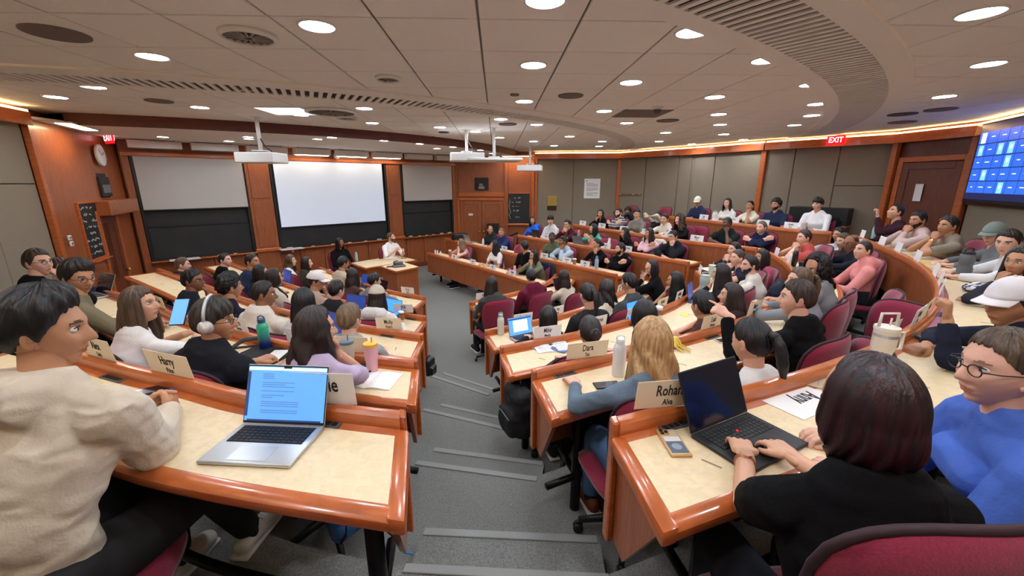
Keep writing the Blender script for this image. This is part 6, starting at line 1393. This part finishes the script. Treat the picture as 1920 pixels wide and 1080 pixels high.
# ---- bottles, cups
def vessel(px, py, sec, kind, rgb, label, h=.22, r=.036, rgb2=None, lidc=None, cat='bottle', at=None, z=None, inset=None):
    if at is not None: P = np.array(at)
    elif z is not None: P = atz(px, py, z)
    else: P, _ = on_desk(px, py, sec, inset)
    t = thing({'bottle': 'water_bottle', 'tumbler': 'tumbler', 'cup': 'coffee_cup', 'jug': 'water_jug'}[kind], P, label, cat); m = mat('vessel %s %s' % (rgb, kind), rgb, .35, spec=.5)
    if rgb2:
        m = mat('vessel grad %s' % (rgb,), rgb, .3)
        nt = m.node_tree
        if 'g' not in m:
            tc = nt.nodes.new('ShaderNodeTexCoord'); sx = nt.nodes.new('ShaderNodeSeparateXYZ'); cr = nt.nodes.new('ShaderNodeValToRGB'); cr.color_ramp.elements[0].position = .25; cr.color_ramp.elements[1].position = .75; cr.color_ramp.elements[0].color = (*lin(rgb2), 1); cr.color_ramp.elements[1].color = (*lin(rgb), 1); nt.links.new(tc.outputs['Generated'], sx.inputs[0]); nt.links.new(sx.outputs[2], cr.inputs[0]); nt.links.new(cr.outputs[0], nt.nodes['Principled BSDF'].inputs['Base Color']); m['g'] = 1
    lm = mat('lid %s' % (lidc or rgb,), lidc or rgb, .4)
    def L(nm, prof, mm, n=22, par=t, c=(0, 0, 0)): mb = MB(); mb.lathe(prof, c, n); return shade_auto(obj(nm, mb, mm, par), .7)
    if kind == 'bottle':
        L('bottle_body', [(r * .92, 0), (r, .006), (r, h * .70), (r * .92, h * .76), (r * .62, h * .82), (r * .6, h * .84)], m); ld = L('bottle_cap', [(r * .66, h * .835), (r * .68, h * .85), (r * .68, h * .93), (r * .6, h * .95)], lm)
        mb = MB(); mb.tube([(r * .6, 0, h * .93), (r * .55, 0, h * 1.0), (0, 0, h * 1.04), (-r * .55, 0, h * 1.0), (-r * .6, 0, h * .93)], .0045, 7); obj('carry_loop', mb, lm, ld, True)
    elif kind == 'tumbler':
        L('tumbler_body', [(r * .74, 0), (r * .78, .006), (r * .86, h * .35), (r, h * .45), (r * 1.02, h * .86)], m); ld = L('tumbler_lid', [(r * 1.06, h * .85), (r * 1.08, h * .87), (r * 1.06, h * .93), (r * .5, h * .95)], lm)
        mb = MB(); mb.tube([(r * .2, 0, h * .9), (r * .25, 0, h * 1.12)], .004, 8); obj('straw', mb, lm, ld)
    elif kind == 'cup':
        L('cup_body', [(r * .72, 0), (r, h * .9)], m); L('cup_lid', [(r * 1.06, h * .88), (r * 1.06, h * .93), (r * .92, h * .97), (r * .9, h)], lm); L('cup_sleeve', [(r * .80, h * .25), (r * .97, h * .7), (r * .96, h * .71)], mat('kraft sleeve', (150, 108, 74), .8))
    elif kind == 'jug':
        L('jug_body', [(r * .8, 0), (r, .01), (r, h * .35), (r * .9, h * .42), (r * .9, h * .5), (r, h * .57), (r, h * .84), (r * .8, h * .9)], m, 26); ld = L('jug_lid', [(r * .84, h * .89), (r * .86, h * .97), (r * .7, h)], lm)
        mb = MB(); mb.tube([(r * .7, 0, h * .97), (r * .7, 0, h * 1.1), (0, 0, h * 1.13), (-r * .7, 0, h * 1.1), (-r * .7, 0, h * .97)], .006, 8); obj('carry_loop', mb, lm, ld, True)
    return t
vessel(507, 652, 'L4', 'bottle', (60, 176, 140), 'water bottle fading from green to deep blue on fourth left row', .235, .036, (24, 40, 120), (44, 84, 110))
vessel(699, 697, 'L4', 'tumbler', (226, 172, 184), 'pink tumbler with yellow lid and straw beside an open notebook', .20, .040, None, (244, 190, 70), 'tumbler')
t = vessel(655, 692, 'L4', 'tumbler', (196, 186, 170), 'clear tumbler with a red crest and grey lid beside the pink tumbler', .20, .040, None, (104, 122, 130), 'tumbler')
mb = MB(); mb.plate([(-.022, -.0405, .12), (.022, -.0405, .12), (.022, -.0405, .085), (0, -.0405, .062), (-.022, -.0405, .085)], .003, (0, -1, 0)); e_ = obj('crest', mb, mat('crest red', (150, 40, 40), .5), t); mb = MB(); mb.plate([(-.015, -.0436, .113), (.015, -.0436, .113), (.015, -.0436, .088), (0, -.0436, .074), (-.015, -.0436, .088)], .002, (0, -1, 0)); obj('crest_field', mb, WHITE, e_)
vessel(939, 627, 'M2', 'bottle', (214, 218, 204), 'pale bottle with mint lid at the end of second middle row', .24, .036, None, (160, 200, 184))
vessel(1159, 703, 'M4', 'bottle', (228, 228, 228), 'tall frosted white bottle by the blonde person on fourth middle row', .245, .038, None, (236, 236, 236))
vessel(753, 602, 'L2', 'cup', (96, 62, 50), 'paper coffee cup with white lid on the second left row end', .12, .036, None, (238, 238, 236), 'cup')
vessel(1215, 590, 'M3', 'cup', (230, 226, 220), 'white paper cup behind the black hair of the blue jacket wearer', .12, .036, None, (240, 240, 240), 'cup')
t = vessel(1604, 672, 'M5', 'tumbler', (226, 220, 206), 'large cream insulated tumbler with a handle on the nearest right desk', .22, .048, None, (232, 228, 216), 'tumbler')
mb = MB(); mb.tube([(.045, 0, .17), (.085, 0, .175), (.088, 0, .09), (.047, 0, .085)], .008, 8); obj('handle', mb, mat('cream handle', (232, 228, 216), .4), t, True); mb = MB(); mb.lathe([(.0492, .155), (.0494, .17)], (0, 0, 0), 24); obj('steel_band', mb, SILV, t)
mb = MB(); mb.tube([(-.044, 0, .2), (-.04, 0, .27), (.04, 0, .27), (.044, 0, .2)], .007, 8); obj('carry_handle', mb, mat('cream handle', (232, 228, 216), .4), t, True)
vessel(1488, 500, 'M4', 'bottle', (26, 26, 30), 'tall black bottle on the far bend of the fourth row', .26, .034, None, (150, 150, 150)); vessel(1502, 516, 'M4', 'tumbler', (38, 36, 40), 'short black tumbler beside the tall black bottle', .18, .042, None, (30, 30, 32), 'tumbler')
vessel(1804, 520, 'M5', 'jug', (96, 100, 104), 'large smoky grey water jug on the back row desk', .25, .055, None, (40, 42, 44)); vessel(1637, 449, 'M5', 'bottle', (150, 186, 190), 'clear teal bottle before the plum hoodie', .24, .034, None, (190, 200, 204))
vessel(1118, 506, 'R2', 'bottle', (150, 170, 196), 'blue-grey bottle at the end of the second far row', .25, .036, None, (120, 140, 170)); vessel(965, 500, 'R1', 'bottle', (232, 150, 160), 'small pink bottle on the front far row', .2, .034, None, (240, 200, 200))
vessel(1203, 538, 'M2', 'bottle', (170, 146, 130), 'bronze bottle before the purple-black haired person', .25, .034, None, (150, 130, 118)); vessel(1077, 492, 'R2', 'cup', (130, 84, 56), 'brown paper cup with white lid on the second far row', .13, .04, None, (240, 238, 234), 'cup')
vessel(1340, 409, 'R5', 'jug', (232, 232, 230), 'white plastic jug on the top far row', .22, .06, None, (236, 236, 234), 'jug'); vessel(1508, 420, 'R5', 'tumbler', (214, 206, 200), 'clear iced drink beside the white shirt wearer', .18, .045, None, (230, 226, 224), 'cup')
vessel(1142, 460, 'R3', 'bottle', (232, 234, 236), 'white bottle on third far row', .24, .034, None, (236, 236, 236)); vessel(1014, 474, 'R2', 'bottle', (196, 70, 60), 'red bottle beside the olive sweater, second far row', .2, .034, None, (190, 60, 54)); vessel(1108, 455, 'R3', 'bottle', (228, 120, 112), 'salmon bottle in front of the mint green sweater', .24, .036, None, (226, 110, 104))
vessel(844, 476, 'R1', 'cup', (236, 110, 70), 'orange and white cup at the near end of the front far row', .2, .04, None, (240, 236, 230), 'cup')
vessel(1333, 520, 'M3', 'tumbler', (190, 214, 196), 'mint green tumbler at the far bend of the third row', .2, .045, None, (200, 222, 206), 'tumbler'); vessel(1306, 548, 'M3', 'jug', (168, 182, 176), 'large grey-green flask at the bend of the third row', .24, .06, None, (180, 196, 190))
vessel(1597, 585, 'M4', 'cup', (236, 232, 226), 'white paper cup', .12, .036, None, (240, 240, 240), 'cup') if False else None
vessel(906, 458, 'R2', 'bottle', (200, 206, 206), 'clear water bottle before the black jacket wearer', .2, .03, None, (230, 230, 230))
for i, x in enumerate((816, 820, 826)): vessel(x, 470 + i, 'R1', 'bottle', (226, 230, 232), 'small clear bottle at the left tip of the front far row, ' + ('left', 'middle', 'right')[i] + ' of three', .1, .02, None, (240, 240, 240))
# ---- phones
def slab(px, py, sec, yaw, label, m, name='phone', cat='phone', w=.072, l=.147, th=.009, back=None, inset=None, P=None, scr=True):
    if P is None: P, _ = on_desk(px, py, sec, inset)
    t = thing(name, P, label, cat, math.radians(yaw)); mb = MB(); mb.bbox((0, 0, th / 2), (w, l, th), min(.004, th * .4), None, 0, 3); b = obj('case', mb, m, t)
    if scr: mb = MB(); mb.bbox((0, 0, th), (w * .9, l * .94, .0008), .0003); obj('screen', mb, back or DARKSCR, t)
    return t
p0 = atz(1246, 810, FZ[5] + DESK); p1 = atz(1279, 861, FZ[5] + DESK); c = (p0 + p1) / 2; c[2] = FZ[5] + DESK + .0045; d = p0 - p1
GC = mat('gold case', (206, 166, 104), .3, .5)
t = slab(0, 0, 'M5', math.degrees(math.atan2(d[1], d[0])) - 90, 'gold-rimmed phone lying face down beside the black laptop', GC, P=c, scr=False)
mb = MB(); mb.bbox((0, 0, .009), (.064, .138, .0012), .0005); obj('back_glass', mb, mat('beige glass', (212, 190, 160), .25), t); mb = MB(); mb.bbox((0, -.02, .0102), (.058, .085, .0012), .0005); cd = obj('card_holder', mb, mat('slate card', (96, 106, 120), .5), t)
mb = MB(); mb.lathe([(.017, 0), (.017, .0006)], (0, -.03, .0108), 24); obj('seal', mb, mat('seal print', (150, 164, 176), .5), cd); mb = MB(); mb.bbox((0, .012, .011), (.056, .026, .0006), .0002); obj('badge_strip', mb, WHITE, cd)
mb = MB(); mb.bbox((-.014, .052, .0105), (.034, .034, .003), .0012); cb = obj('camera_plate', mb, GC, t)
for q in ((-.022, .06), (-.022, .044), (-.006, .052)): mb = MB(); mb.lathe([(.0065, 0), (.0065, .0025), (.004, .003)], (q[0], q[1], .012), 14); obj('camera_lens', mb, BLACK, cb)
t = slab(1138, 723, 'M4', 100, 'black phone with lit lock screen by the blonde person', BLACK, back=mat('lock screen', (40, 40, 48), .2, emis=(60, 60, 70), es=.3)); slab(1362, 640, 'M4', 96, 'pale phone under the hand of the ponytail wearer', WHITE); slab(1047, 657, 'M3', 60, 'blue-cased phone lying on the open magazine', mat('blue case', (92, 112, 170), .4), scr=False)
slab(296, 729, 'L5', -52, 'dark phone leaning by the clasped hands, nearest left desk', BLACK)
t = thing('pen', (*atz(318, 728, FZ[5] + DESK + .02)[:2], FZ[5] + DESK + .004), 'blue pen lying beside the dark phone', 'pen', .9); mb = MB(); mb.tube([(-.06, 0, .006), (.05, 0, .006), (.065, 0, .006)], [.0055, .0055, .002], 8); obj('barrel', mb, mat('pen blue', (30, 120, 220), .4), t)
slab(520, 668, 'L4', 60, 'black phone lying on the black laptop sleeve', BLACK, P=None); slab(1745, 633, 'M5', 100, 'dark phone on the nearest right desk by the blue sweater', BLACK, w=.075, l=.16)
# phone held by the long brown hair person
for o in [o for o in bpy.data.objects if o.get('category') == 'person' and 'holding a phone' in o.get('label', '')]:
    Pw = np.array(ray(337, 585)); tt = 2.15 / 770; Pw = Pw * tt; Pw[2] += CZ; t = thing('phone', Pw, 'phone with lit blue screen held by the long brown haired person', 'phone'); t.rotation_euler = (math.radians(50), 0, math.radians(10)); mb = MB(); mb.bbox((0, 0, 0), (.072, .15, .009), .004, None, 0, 3); obj('case', mb, BLACK, t); mb = MB(); mb.bbox((0, 0, .005), (.066, .142, .001), .0004); obj('screen', mb, BLUESCR, t)
# ---- papers, books
def sheet(px, py, sec, yaw, label, w=.216, l=.279, m=PAPER, th=.0025, name='paper_sheet', cat='paper', lines=0, inset=None):
    P, _ = on_desk(px, py, sec, inset); t = thing(name, P, label, cat, math.radians(yaw)); mb = MB(); mb.bbox((0, 0, th / 2), (w, l, th), .0006, None, 0, 1); b = obj('sheet', mb, m, t)
    for i in range(lines):
        mb = MB(); mb.box((-(i % 3) * .01, l * .4 - i * l * .8 / lines, th + .0003), (w * .8 - (i % 3) * .02, .0035, .0004)); obj('print_line', mb, GT, b)
    return t
def booklet(px, py, sec, yaw, label, w=.30, l=.21, m=PAPER, inset=None, lines=6):
    P, _ = on_desk(px, py, sec, inset); t = thing('open_notebook', P, label, 'notebook', math.radians(yaw))
    for s in (-1, 1):
        mb = MB(); n = 7; prof = [(s * w / 2 * i / (n - 1), .004 + .010 * math.sin(math.pi * min(1, i / (n - 1) * 1.15)) * (1 - .5 * i / (n - 1))) for i in range(n)]
        V = [(x, y, z) for x, z in prof for y in (-l / 2, l / 2)] + [(x, y, .0) for x, z in prof for y in (-l / 2, l / 2)]; N_ = 2 * n
        Fc = [(2 * i, 2 * i + 1, 2 * i + 3, 2 * i + 2) for i in range(n - 1)] + [(N_ + 2 * i, N_ + 2 * i + 2, N_ + 2 * i + 3, N_ + 2 * i + 1) for i in range(n - 1)] + [(2 * i, 2 * i + 2, N_ + 2 * i + 2, N_ + 2 * i) for i in range(n - 1)] + [(2 * i + 1, N_ + 2 * i + 1, N_ + 2 * i + 3, 2 * i + 3) for i in range(n - 1)] + [(2 * n - 2, 2 * n - 1, N_ + 2 * n - 1, N_ + 2 * n - 2)]
        mb.add(V, Fc); pg = obj('page', mb, m, t)
        for i in range(lines): mb = MB(); mb.box((s * w * .26, l * .38 - i * l * .76 / max(1, lines - 1), .0148 - .003), (w * .34, .003, .0006)); obj('print_line', mb, GT, pg)
    return t
t = booklet(697, 713, 'L4', -8, 'open white notebook with a pen beside the pink tumbler', .30, .2, PAPER, None, 0)
P, _ = on_desk(683, 708, 'L4'); t = thing('pen', (P[0], P[1], P[2] + .014), 'black pen lying on the open white notebook', 'pen', 1.1); mb = MB(); mb.tube([(-.06, 0, .006), (.05, 0, .006), (.065, 0, .006)], [.005, .005, .002], 8); obj('barrel', mb, BLACK, t)
booklet(1035, 651, 'M3', 12, 'open magazine and papers on the third middle row end'); sheet(1002, 655, 'M3', 30, 'slim blue folder at the end of the third middle row', .012, .15, mat('blue folder', (110, 120, 170), .6))
t = sheet(1490, 745, 'M5', 28, 'white sheets with upside-down lettering beside the black laptop', .30, .216); M = Matrix.Translation((.03, -.02, .0034)) @ Matrix.Rotation(math.pi, 4, 'Z'); text('lettering', 'Anny', .10, M, INK, t, .62)
sheet(1535, 715, 'M5', 50, 'tan printed leaflet lying on the white sheets', .14, .2, mat('tan print', (196, 178, 150), .7), .006, 'leaflet', 'paper', 3)
t = sheet(1284, 591, 'M3', 20, 'small bright yellow sticky note on third middle row', .076, .076, mat('sticky yellow', (238, 226, 70), .7), .002, 'sticky_note', 'note')
sheet(990, 630, 'M2', 40, 'white papers in front of the sleek black hair', .2, .28); sheet(520, 521, 'L2', 20, 'papers and tablet near the cream puffer jacket', .22, .28); sheet(612, 508, 'L1', 10, 'stack of white papers at the far end of front left row', .3, .22, PAPER, .02)
sheet(1700, 470, 'M5', 20, 'white papers in front of the striped shirt', .22, .28); sheet(1735, 492, 'M5', 30, 'yellow pad in front of the taupe T-shirt', .22, .28, mat('yellow pad', (220, 186, 110), .7)); sheet(1330, 505, 'M3', 10, 'scattered white papers at the far bend of the third row', .22, .28)
# patterned cloth pouch on the back row desk
P, _ = on_desk(1835, 545, 'M5'); t = thing('fabric_pouch', P, 'navy and white patterned fabric pouch on the back row desk', 'pouch', .3); m = mat('pouch cloth', (40, 46, 84), .8, noise_s=26, rgb2=(225, 226, 232), ramp=(.48, .52)); mb = MB(); mb.ell((0, 0, .03), (.17, .08, .035), 20, 10); V = mb.v[-1]; V[:, 2] += .008 * np.sin(V[:, 0] * 60); o = obj('pouch_body', mb, m, t, True); mb = MB(); mb.tube([(-.15, 0, .055), (0, 0, .068), (.15, 0, .055)], .004, 6); obj('zip', mb, GREYM, t)
slab(1700, 633, 'M5', 90, 'round dark grey puck on the nearest right desk by the raised fist', BLACK) if False else None
P, _ = on_desk(1737, 632, 'M5')
t = thing('drink_lid', P + np.array([-.05, -.02, 0]), 'flat round dark lid on the nearest right desk', 'lid'); mb = MB(); mb.lathe([(.04, 0), (.045, .006), (.042, .018), (.03, .02)], (0, 0, 0), 24); obj('lid_body', mb, mat('slate lid', (66, 74, 80), .4), t, True)
# banana peel over the ledge
P, n = on_ledge(1262, 632, 'M4', .03); t = thing('banana_peel', (P[0], P[1], FZ[4] + LEDGE), 'yellow banana peel draped over the fourth middle ledge', 'banana peel', math.atan2(n[1], n[0])); m = mat('banana yellow', (232, 200, 84), .6, noise_s=20, noise_a=.1)
for a, L_ in ((-.3, .10), (.1, .12), (.45, .09)):
    mb = MB(); pts = [(-.02, 0, .008), (.012, a * .02, .018), (.035, a * .05, -.005), (.045, a * .07, -.035), (.05 + L_ * .8, a * .12, -.048)]; mb.tube(pts, [.007, .013, .013, .012, .004], 8, True, 0, [.4] * 5, (0, 1, 0)); obj('peel_strip', mb, m, t, True)
# black tote and sleeve on the left desk
P, _ = on_desk(500, 665, 'L4'); t = thing('laptop_sleeve', P, 'black fabric laptop sleeve with papers on fourth left row', 'sleeve', -.25); mb = MB(); mb.bbox((0, 0, .008), (.34, .24, .016), .007, None, 0, 3); obj('sleeve_body', mb, mat('black fabric', (30, 31, 34), .85, noise_s=100, noise_a=.15), t)
mb = MB(); mb.tube([(-.12, .1, .018), (-.16, .12, .06), (-.26, .08, .05), (-.3, 0, .01), (-.2, -.05, .006)], .008, 6, True, 0, 2.5); obj('strap', mb, BLACK, t, True); mb = MB(); mb.bbox((.1, -.02, .018), (.1, .16, .003), .001, rotz(.3)); obj('white_leaflet', mb, PAPER, t)
P, _ = on_desk(452, 652, 'L4'); t = thing('tote_strap', P, 'flat black strap lying across the desk beside the headphones wearer', 'strap', -.2); mb = MB(); mb.bbox((0, 0, .004), (.22, .03, .006), .002, rotz(.5)); obj('strap', mb, BLACK, t)
# ---- bags on the floor
def backpack(P, z, yaw, label, m, s=1.):
    t = thing('backpack', (P[0], P[1], z), label, 'bag', yaw); t.scale = (s,) * 3
    b = MB(); b.bbox((0, 0, .22), (.30, .17, .42), .07, None, 0, 4); b.bbox((0, .09, .14), (.24, .08, .22), .04, None, 0, 3); V, L, S_, T_ = remesh(b, .012, 4); V = wrinkle(V, .012, 3.); me = build_mesh('bag_body', [(V, L, S_, T_, 0)], [m]); link('bag_body', me, t)
    mb = MB(); mb.tube([(-.04, 0, .43), (-.03, 0, .47), (.03, 0, .47), (.04, 0, .43)], .008, 7); obj('top_handle', mb, BLACK, t, True)
    for sx in (-1, 1): mb = MB(); mb.tube([(sx * .08, -.07, .40), (sx * .10, -.15, .34), (sx * .11, -.14, .16), (sx * .12, -.07, .05)], .016, 7, True, 0, .35); obj('shoulder_strap', mb, BLACK, t, True)
    mb = MB(); mb.tube([(-.12, .145, .22), (0, .152, .25), (.12, .145, .22)], .004, 5); obj('zip', mb, GREYM, t); return t
BKF = mat('black bag cloth', (26, 27, 30), .8, noise_s=60, noise_a=.2)
k, P_, T_, N_ = CURV['M4']; backpack(atz(972, 812, FZ[4])[:2], FZ[4], math.atan2(T_[0][1], T_[0][0]) + 1.57, 'black backpack standing at the aisle end of fourth middle desk', BKF, .95)
k, P_, T_, N_ = CURV['L3']; backpack(atz(806, 703, FZ[3])[:2], FZ[3], math.atan2(T_[0][1], T_[0][0]) + 1.57, 'small black leather bag at the aisle end of third left desk', mat('black leather', (22, 22, 24), .35, bump=.3, bs=60), .5)
k, P_, T_, N_ = CURV['L5']; c = atz(655, 1000, FZ[5])[:2]; t = backpack(c, FZ[5], 1.0, 'blue and purple patterned bag under the nearest left desk', mat('purple cloth', (86, 76, 130), .8, noise_s=9, rgb2=(50, 110, 170), ramp=(.45, .55)), .6)
c = atz(752, 1035, FZ[5])[:2]
for nm, lb, rgb, pts in (('strap', 'orange strap hanging off the nearest left desk end', (236, 110, 60), [(0, 0, .05), (.02, -.01, .09), (.06, .02, .17)]), ('strap', 'blue toggle hanging below the orange strap', (40, 130, 220), [(0, 0, .05), (.02, -.02, .02), (.06, -.03, .02)])):
    t = thing(nm, (c[0], c[1], FZ[5]), lb, 'strap'); mb = MB(); mb.tube(pts, [.004, .007, .006], 8, True, 0, .5); obj('webbing', mb, mat('strap ' + lb[:5], rgb, .6), t, True); mb = MB(); mb.tube([(-.06, 0, .12), (0, 0, .05)], .004, 6); obj('cord', mb, BLACK, t)
# ---- instructor tables
def table_px(pts, z, label, skirt, name='instructor_table'):
    Q = [atz(x, y, z)[:2] for x, y in pts]; c = sum(Q) / 4; t = thing(name, (*c, 0), label, 'table')
    e = [q - c for q in Q]; ins = lambda s: [tuple(q * s) for q in e]
    mb = MB(); mb.prism(ins(1), z - .035, z - .004); obj('table_edge', mb, WOODH, t); mb = MB(); mb.prism(ins(.93), z - .01, z); obj('table_top', mb, LAMI, t)
    mb = MB(); z0 = .04 if skirt else z - .28; mb.prism(ins(.90), z0, z - .035); obj('cabinet_body' if skirt else 'apron', mb, WOOD, t)
    if not skirt:
        for q in e: mb = MB(); mb.tube([(*(q * .84), 0), (*(q * .84), z - .04)], .025, 10); obj('leg', mb, BLACKM, t, True)
    else: mb = MB(); mb.prism(ins(.84), 0, .05); obj('plinth', mb, BLACK, t)
    return t, c
ta, ca = table_px([(655, 493), (684, 503), (783, 487), (745, 478)], .74, 'long cream-topped instructor table in front of the wide blackboard', False)
tb, cb_ = table_px([(713, 499), (742, 509), (787, 500), (757, 491)], .80, 'wooden instructor desk block with equipment on top', True, 'instructor_desk')
P = atz(669, 490, .742); vessel(0, 0, 'S1', 'bottle', (150, 190, 200), 'clear blue-labelled water bottle on the instructor table', .22, .033, None, (190, 214, 224), at=P)
t = thing('paper_stack', atz(733, 484, .742), 'loose white papers before the white shirt instructor', 'paper', .4); mb = MB(); mb.bbox((0, 0, .006), (.3, .22, .012), .002); obj('sheets', mb, PAPER, t)
t = thing('glasses', atz(757, 485, .742), 'dark eyeglasses lying on the instructor table', 'glasses', .3); mb = MB(); [mb.tube([(s_ * .035 + .03 * math.cos(q * .449), .02 * math.sin(q * .449), .012) for q in range(15)], .004, 6, False) for s_ in (-1, 1)]; mb.tube([(-.01, 0, .012), (.01, 0, .012)], .003, 5); obj('frame', mb, BLACK, t, True)
t = thing('document_camera', atz(748, 500, .802), 'grey document camera on the instructor desk block', 'camera', .5); mb = MB(); mb.bbox((0, 0, .02), (.26, .18, .04), .012); mb.bbox((.0, .05, .07), (.2, .09, .06), .015); obj('camera_body', mb, mat('mid grey', (104, 106, 108), .5), t); mb = MB(); mb.tube([(-.08, .0, .04), (-.1, 0, .12), (-.02, -.03, .14)], .01, 8); obj('arm', mb, BLACK, t, True)
t = thing('tablet', atz(735, 500, .802), 'black tablet lying on the instructor desk block', 'tablet', .2); mb = MB(); mb.bbox((0, 0, .006), (.22, .16, .01), .004); obj('tablet_body', mb, BLACK, t); mb = MB(); mb.bbox((0, 0, .0115), (.2, .14, .001), .0004); obj('screen', mb, DARKSCR, t)
t = thing('equipment_box', np.array([*on_desk(862, 449, 'R2')[0]]), 'black equipment hood on the far end of the second far row', 'equipment', .6); mb = MB(); mb.bbox((0, 0, .11), (.42, .26, .22), .05, None, 0, 3); obj('hood', mb, BLACK, t)
# ---- handrail by the doors
a = atz(818, 436, .95); b_ = np.array([*CURV['R3'][1][-1], 1.3]); t = thing('handrail', (b_[0], b_[1], 0), 'black handrail rising beside the small chalkboard to the tiers', 'handrail'); q = [np.array([0, 0, 1.32]), np.array([*(NV * -.9 + BU * .1), 1.0]), np.array([*(NV * -1.3 + BU * .1), 1.0])]
mb = MB(); mb.tube(q, .022, 8); obj('rail', mb, BLACKM, t, True)
for p_ in (q[0], q[1]): mb = MB(); mb.tube([(p_[0], p_[1], 0), tuple(p_)], .018, 8); obj('baluster', mb, BLACKM, t, True)
# slots in the laminate
SL = mat('groove brown', (150, 132, 96), .7); mb = MB(); mb.bbox((0, 0, 0), (.008, .062, .0012), .0005); gm = mb.mesh('pencil_groove', [SL])
for s, t in desks.items():
    if s[0] == 'R': continue
    k, P, T, N = CURV[s]; L = np.linalg.norm(np.diff(P, axis=0), axis=1).sum(); m = max(1, int(L / .6))
    for i in range(m):
        j = int((i + .55) * 32 / m); q = P[j] - P[16] + N[j] * .27; link('pencil_groove', gm, t, (q[0], q[1], .7438), math.atan2(T[j][1], T[j][0]) + .45)

# jackets draped on chairs, watch
def drape(key, rgb, label, s=1.06):
    for l, ch in CHAIRS.items():
        if key in l:
            t = thing('jacket', ch.location, label, 'jacket', ch.rotation_euler.z); bm = MB(); bm.bbox((0, -.262, .80), (.52, .11, .40), .05, None, 0, 3); bm.bbox((0, -.275, .62), (.46, .07, .2), .03, None, 0, 3)
            for sx in (-1, 1): capsule_chain(bm, [(sx * .24, -.27, .92), (sx * .29, -.27, .68), (sx * .28, -.25, .50)], [.05, .05, .04], 10)
            V, L, S_, T_ = remesh(bm, .016, 4); V = wrinkle(V, .016, 7.); link('jacket_cloth', build_mesh('jacket_cloth', [(V, L, S_, T_, 0)], [cloth(rgb, 'weave')]), t)
drape('olive sweater, hands at mouth', (38, 44, 66), 'navy jacket draped over the chair of the olive sweater wearer')
drape('white button shirt', (24, 24, 26), 'black jacket draped over the chair of the white shirt wearer')
drape('pale pink sweater', (218, 214, 200), 'cream jacket draped over the chair of the pale pink sweater wearer')
drape('white T-shirt, far bend', (40, 46, 58), 'dark puffy jacket draped behind the bearded white T-shirt wearer')
# ordinals for look-alikes
ORDN = 'first second third fourth fifth sixth seventh eighth ninth tenth eleventh twelfth thirteenth fourteenth fifteenth sixteenth seventeenth eighteenth nineteenth twentieth'.split()
def number(group, fmt, bands=None):
    os_ = [o for o in bpy.data.objects if o.get('group') == group]; bands = bands or [(0, 1e9, '')]
    for lo, hi_, nm in bands:
        B = sorted([(project(o.matrix_basis.translation)[0], o.name, o) for o in os_ if lo <= project(o.matrix_basis.translation)[2] < hi_ or (lo == 0 and project(o.matrix_basis.translation)[2] < 0)])
        for i, (x, _, o) in enumerate(B): o['label'] = fmt % (ORDN[min(i, 19)], nm)
number('downlights in the tiled ceiling', 'recessed ceiling downlight, %s from the left %s', [(0, 2.9, 'among the nearest large ones'), (2.9, 4.4, 'among those just beyond the nearest ones'), (4.4, 6.3, 'among the middle-distance ones'), (6.3, 9, 'among the far small ones'), (9, 1e9, 'among the farthest tiny ones')])
number('downlights over the stage', 'small downlight in the low stage ceiling, %s from the left%s'); number('coat hooks on the grey wall', 'small round coat hook, %s from the left in its row%s')
for o in [o for o in bpy.data.objects if o.get('category') == 'chalk']: o['group'] = 'chalk sticks on the blackboard ledge'
number('chalk sticks on the blackboard ledge', 'white chalk stick on the blackboard ledge, %s from the left%s'); number('erasers on the blackboard ledge', 'pale felt eraser on the blackboard ledge, %s from the left%s')
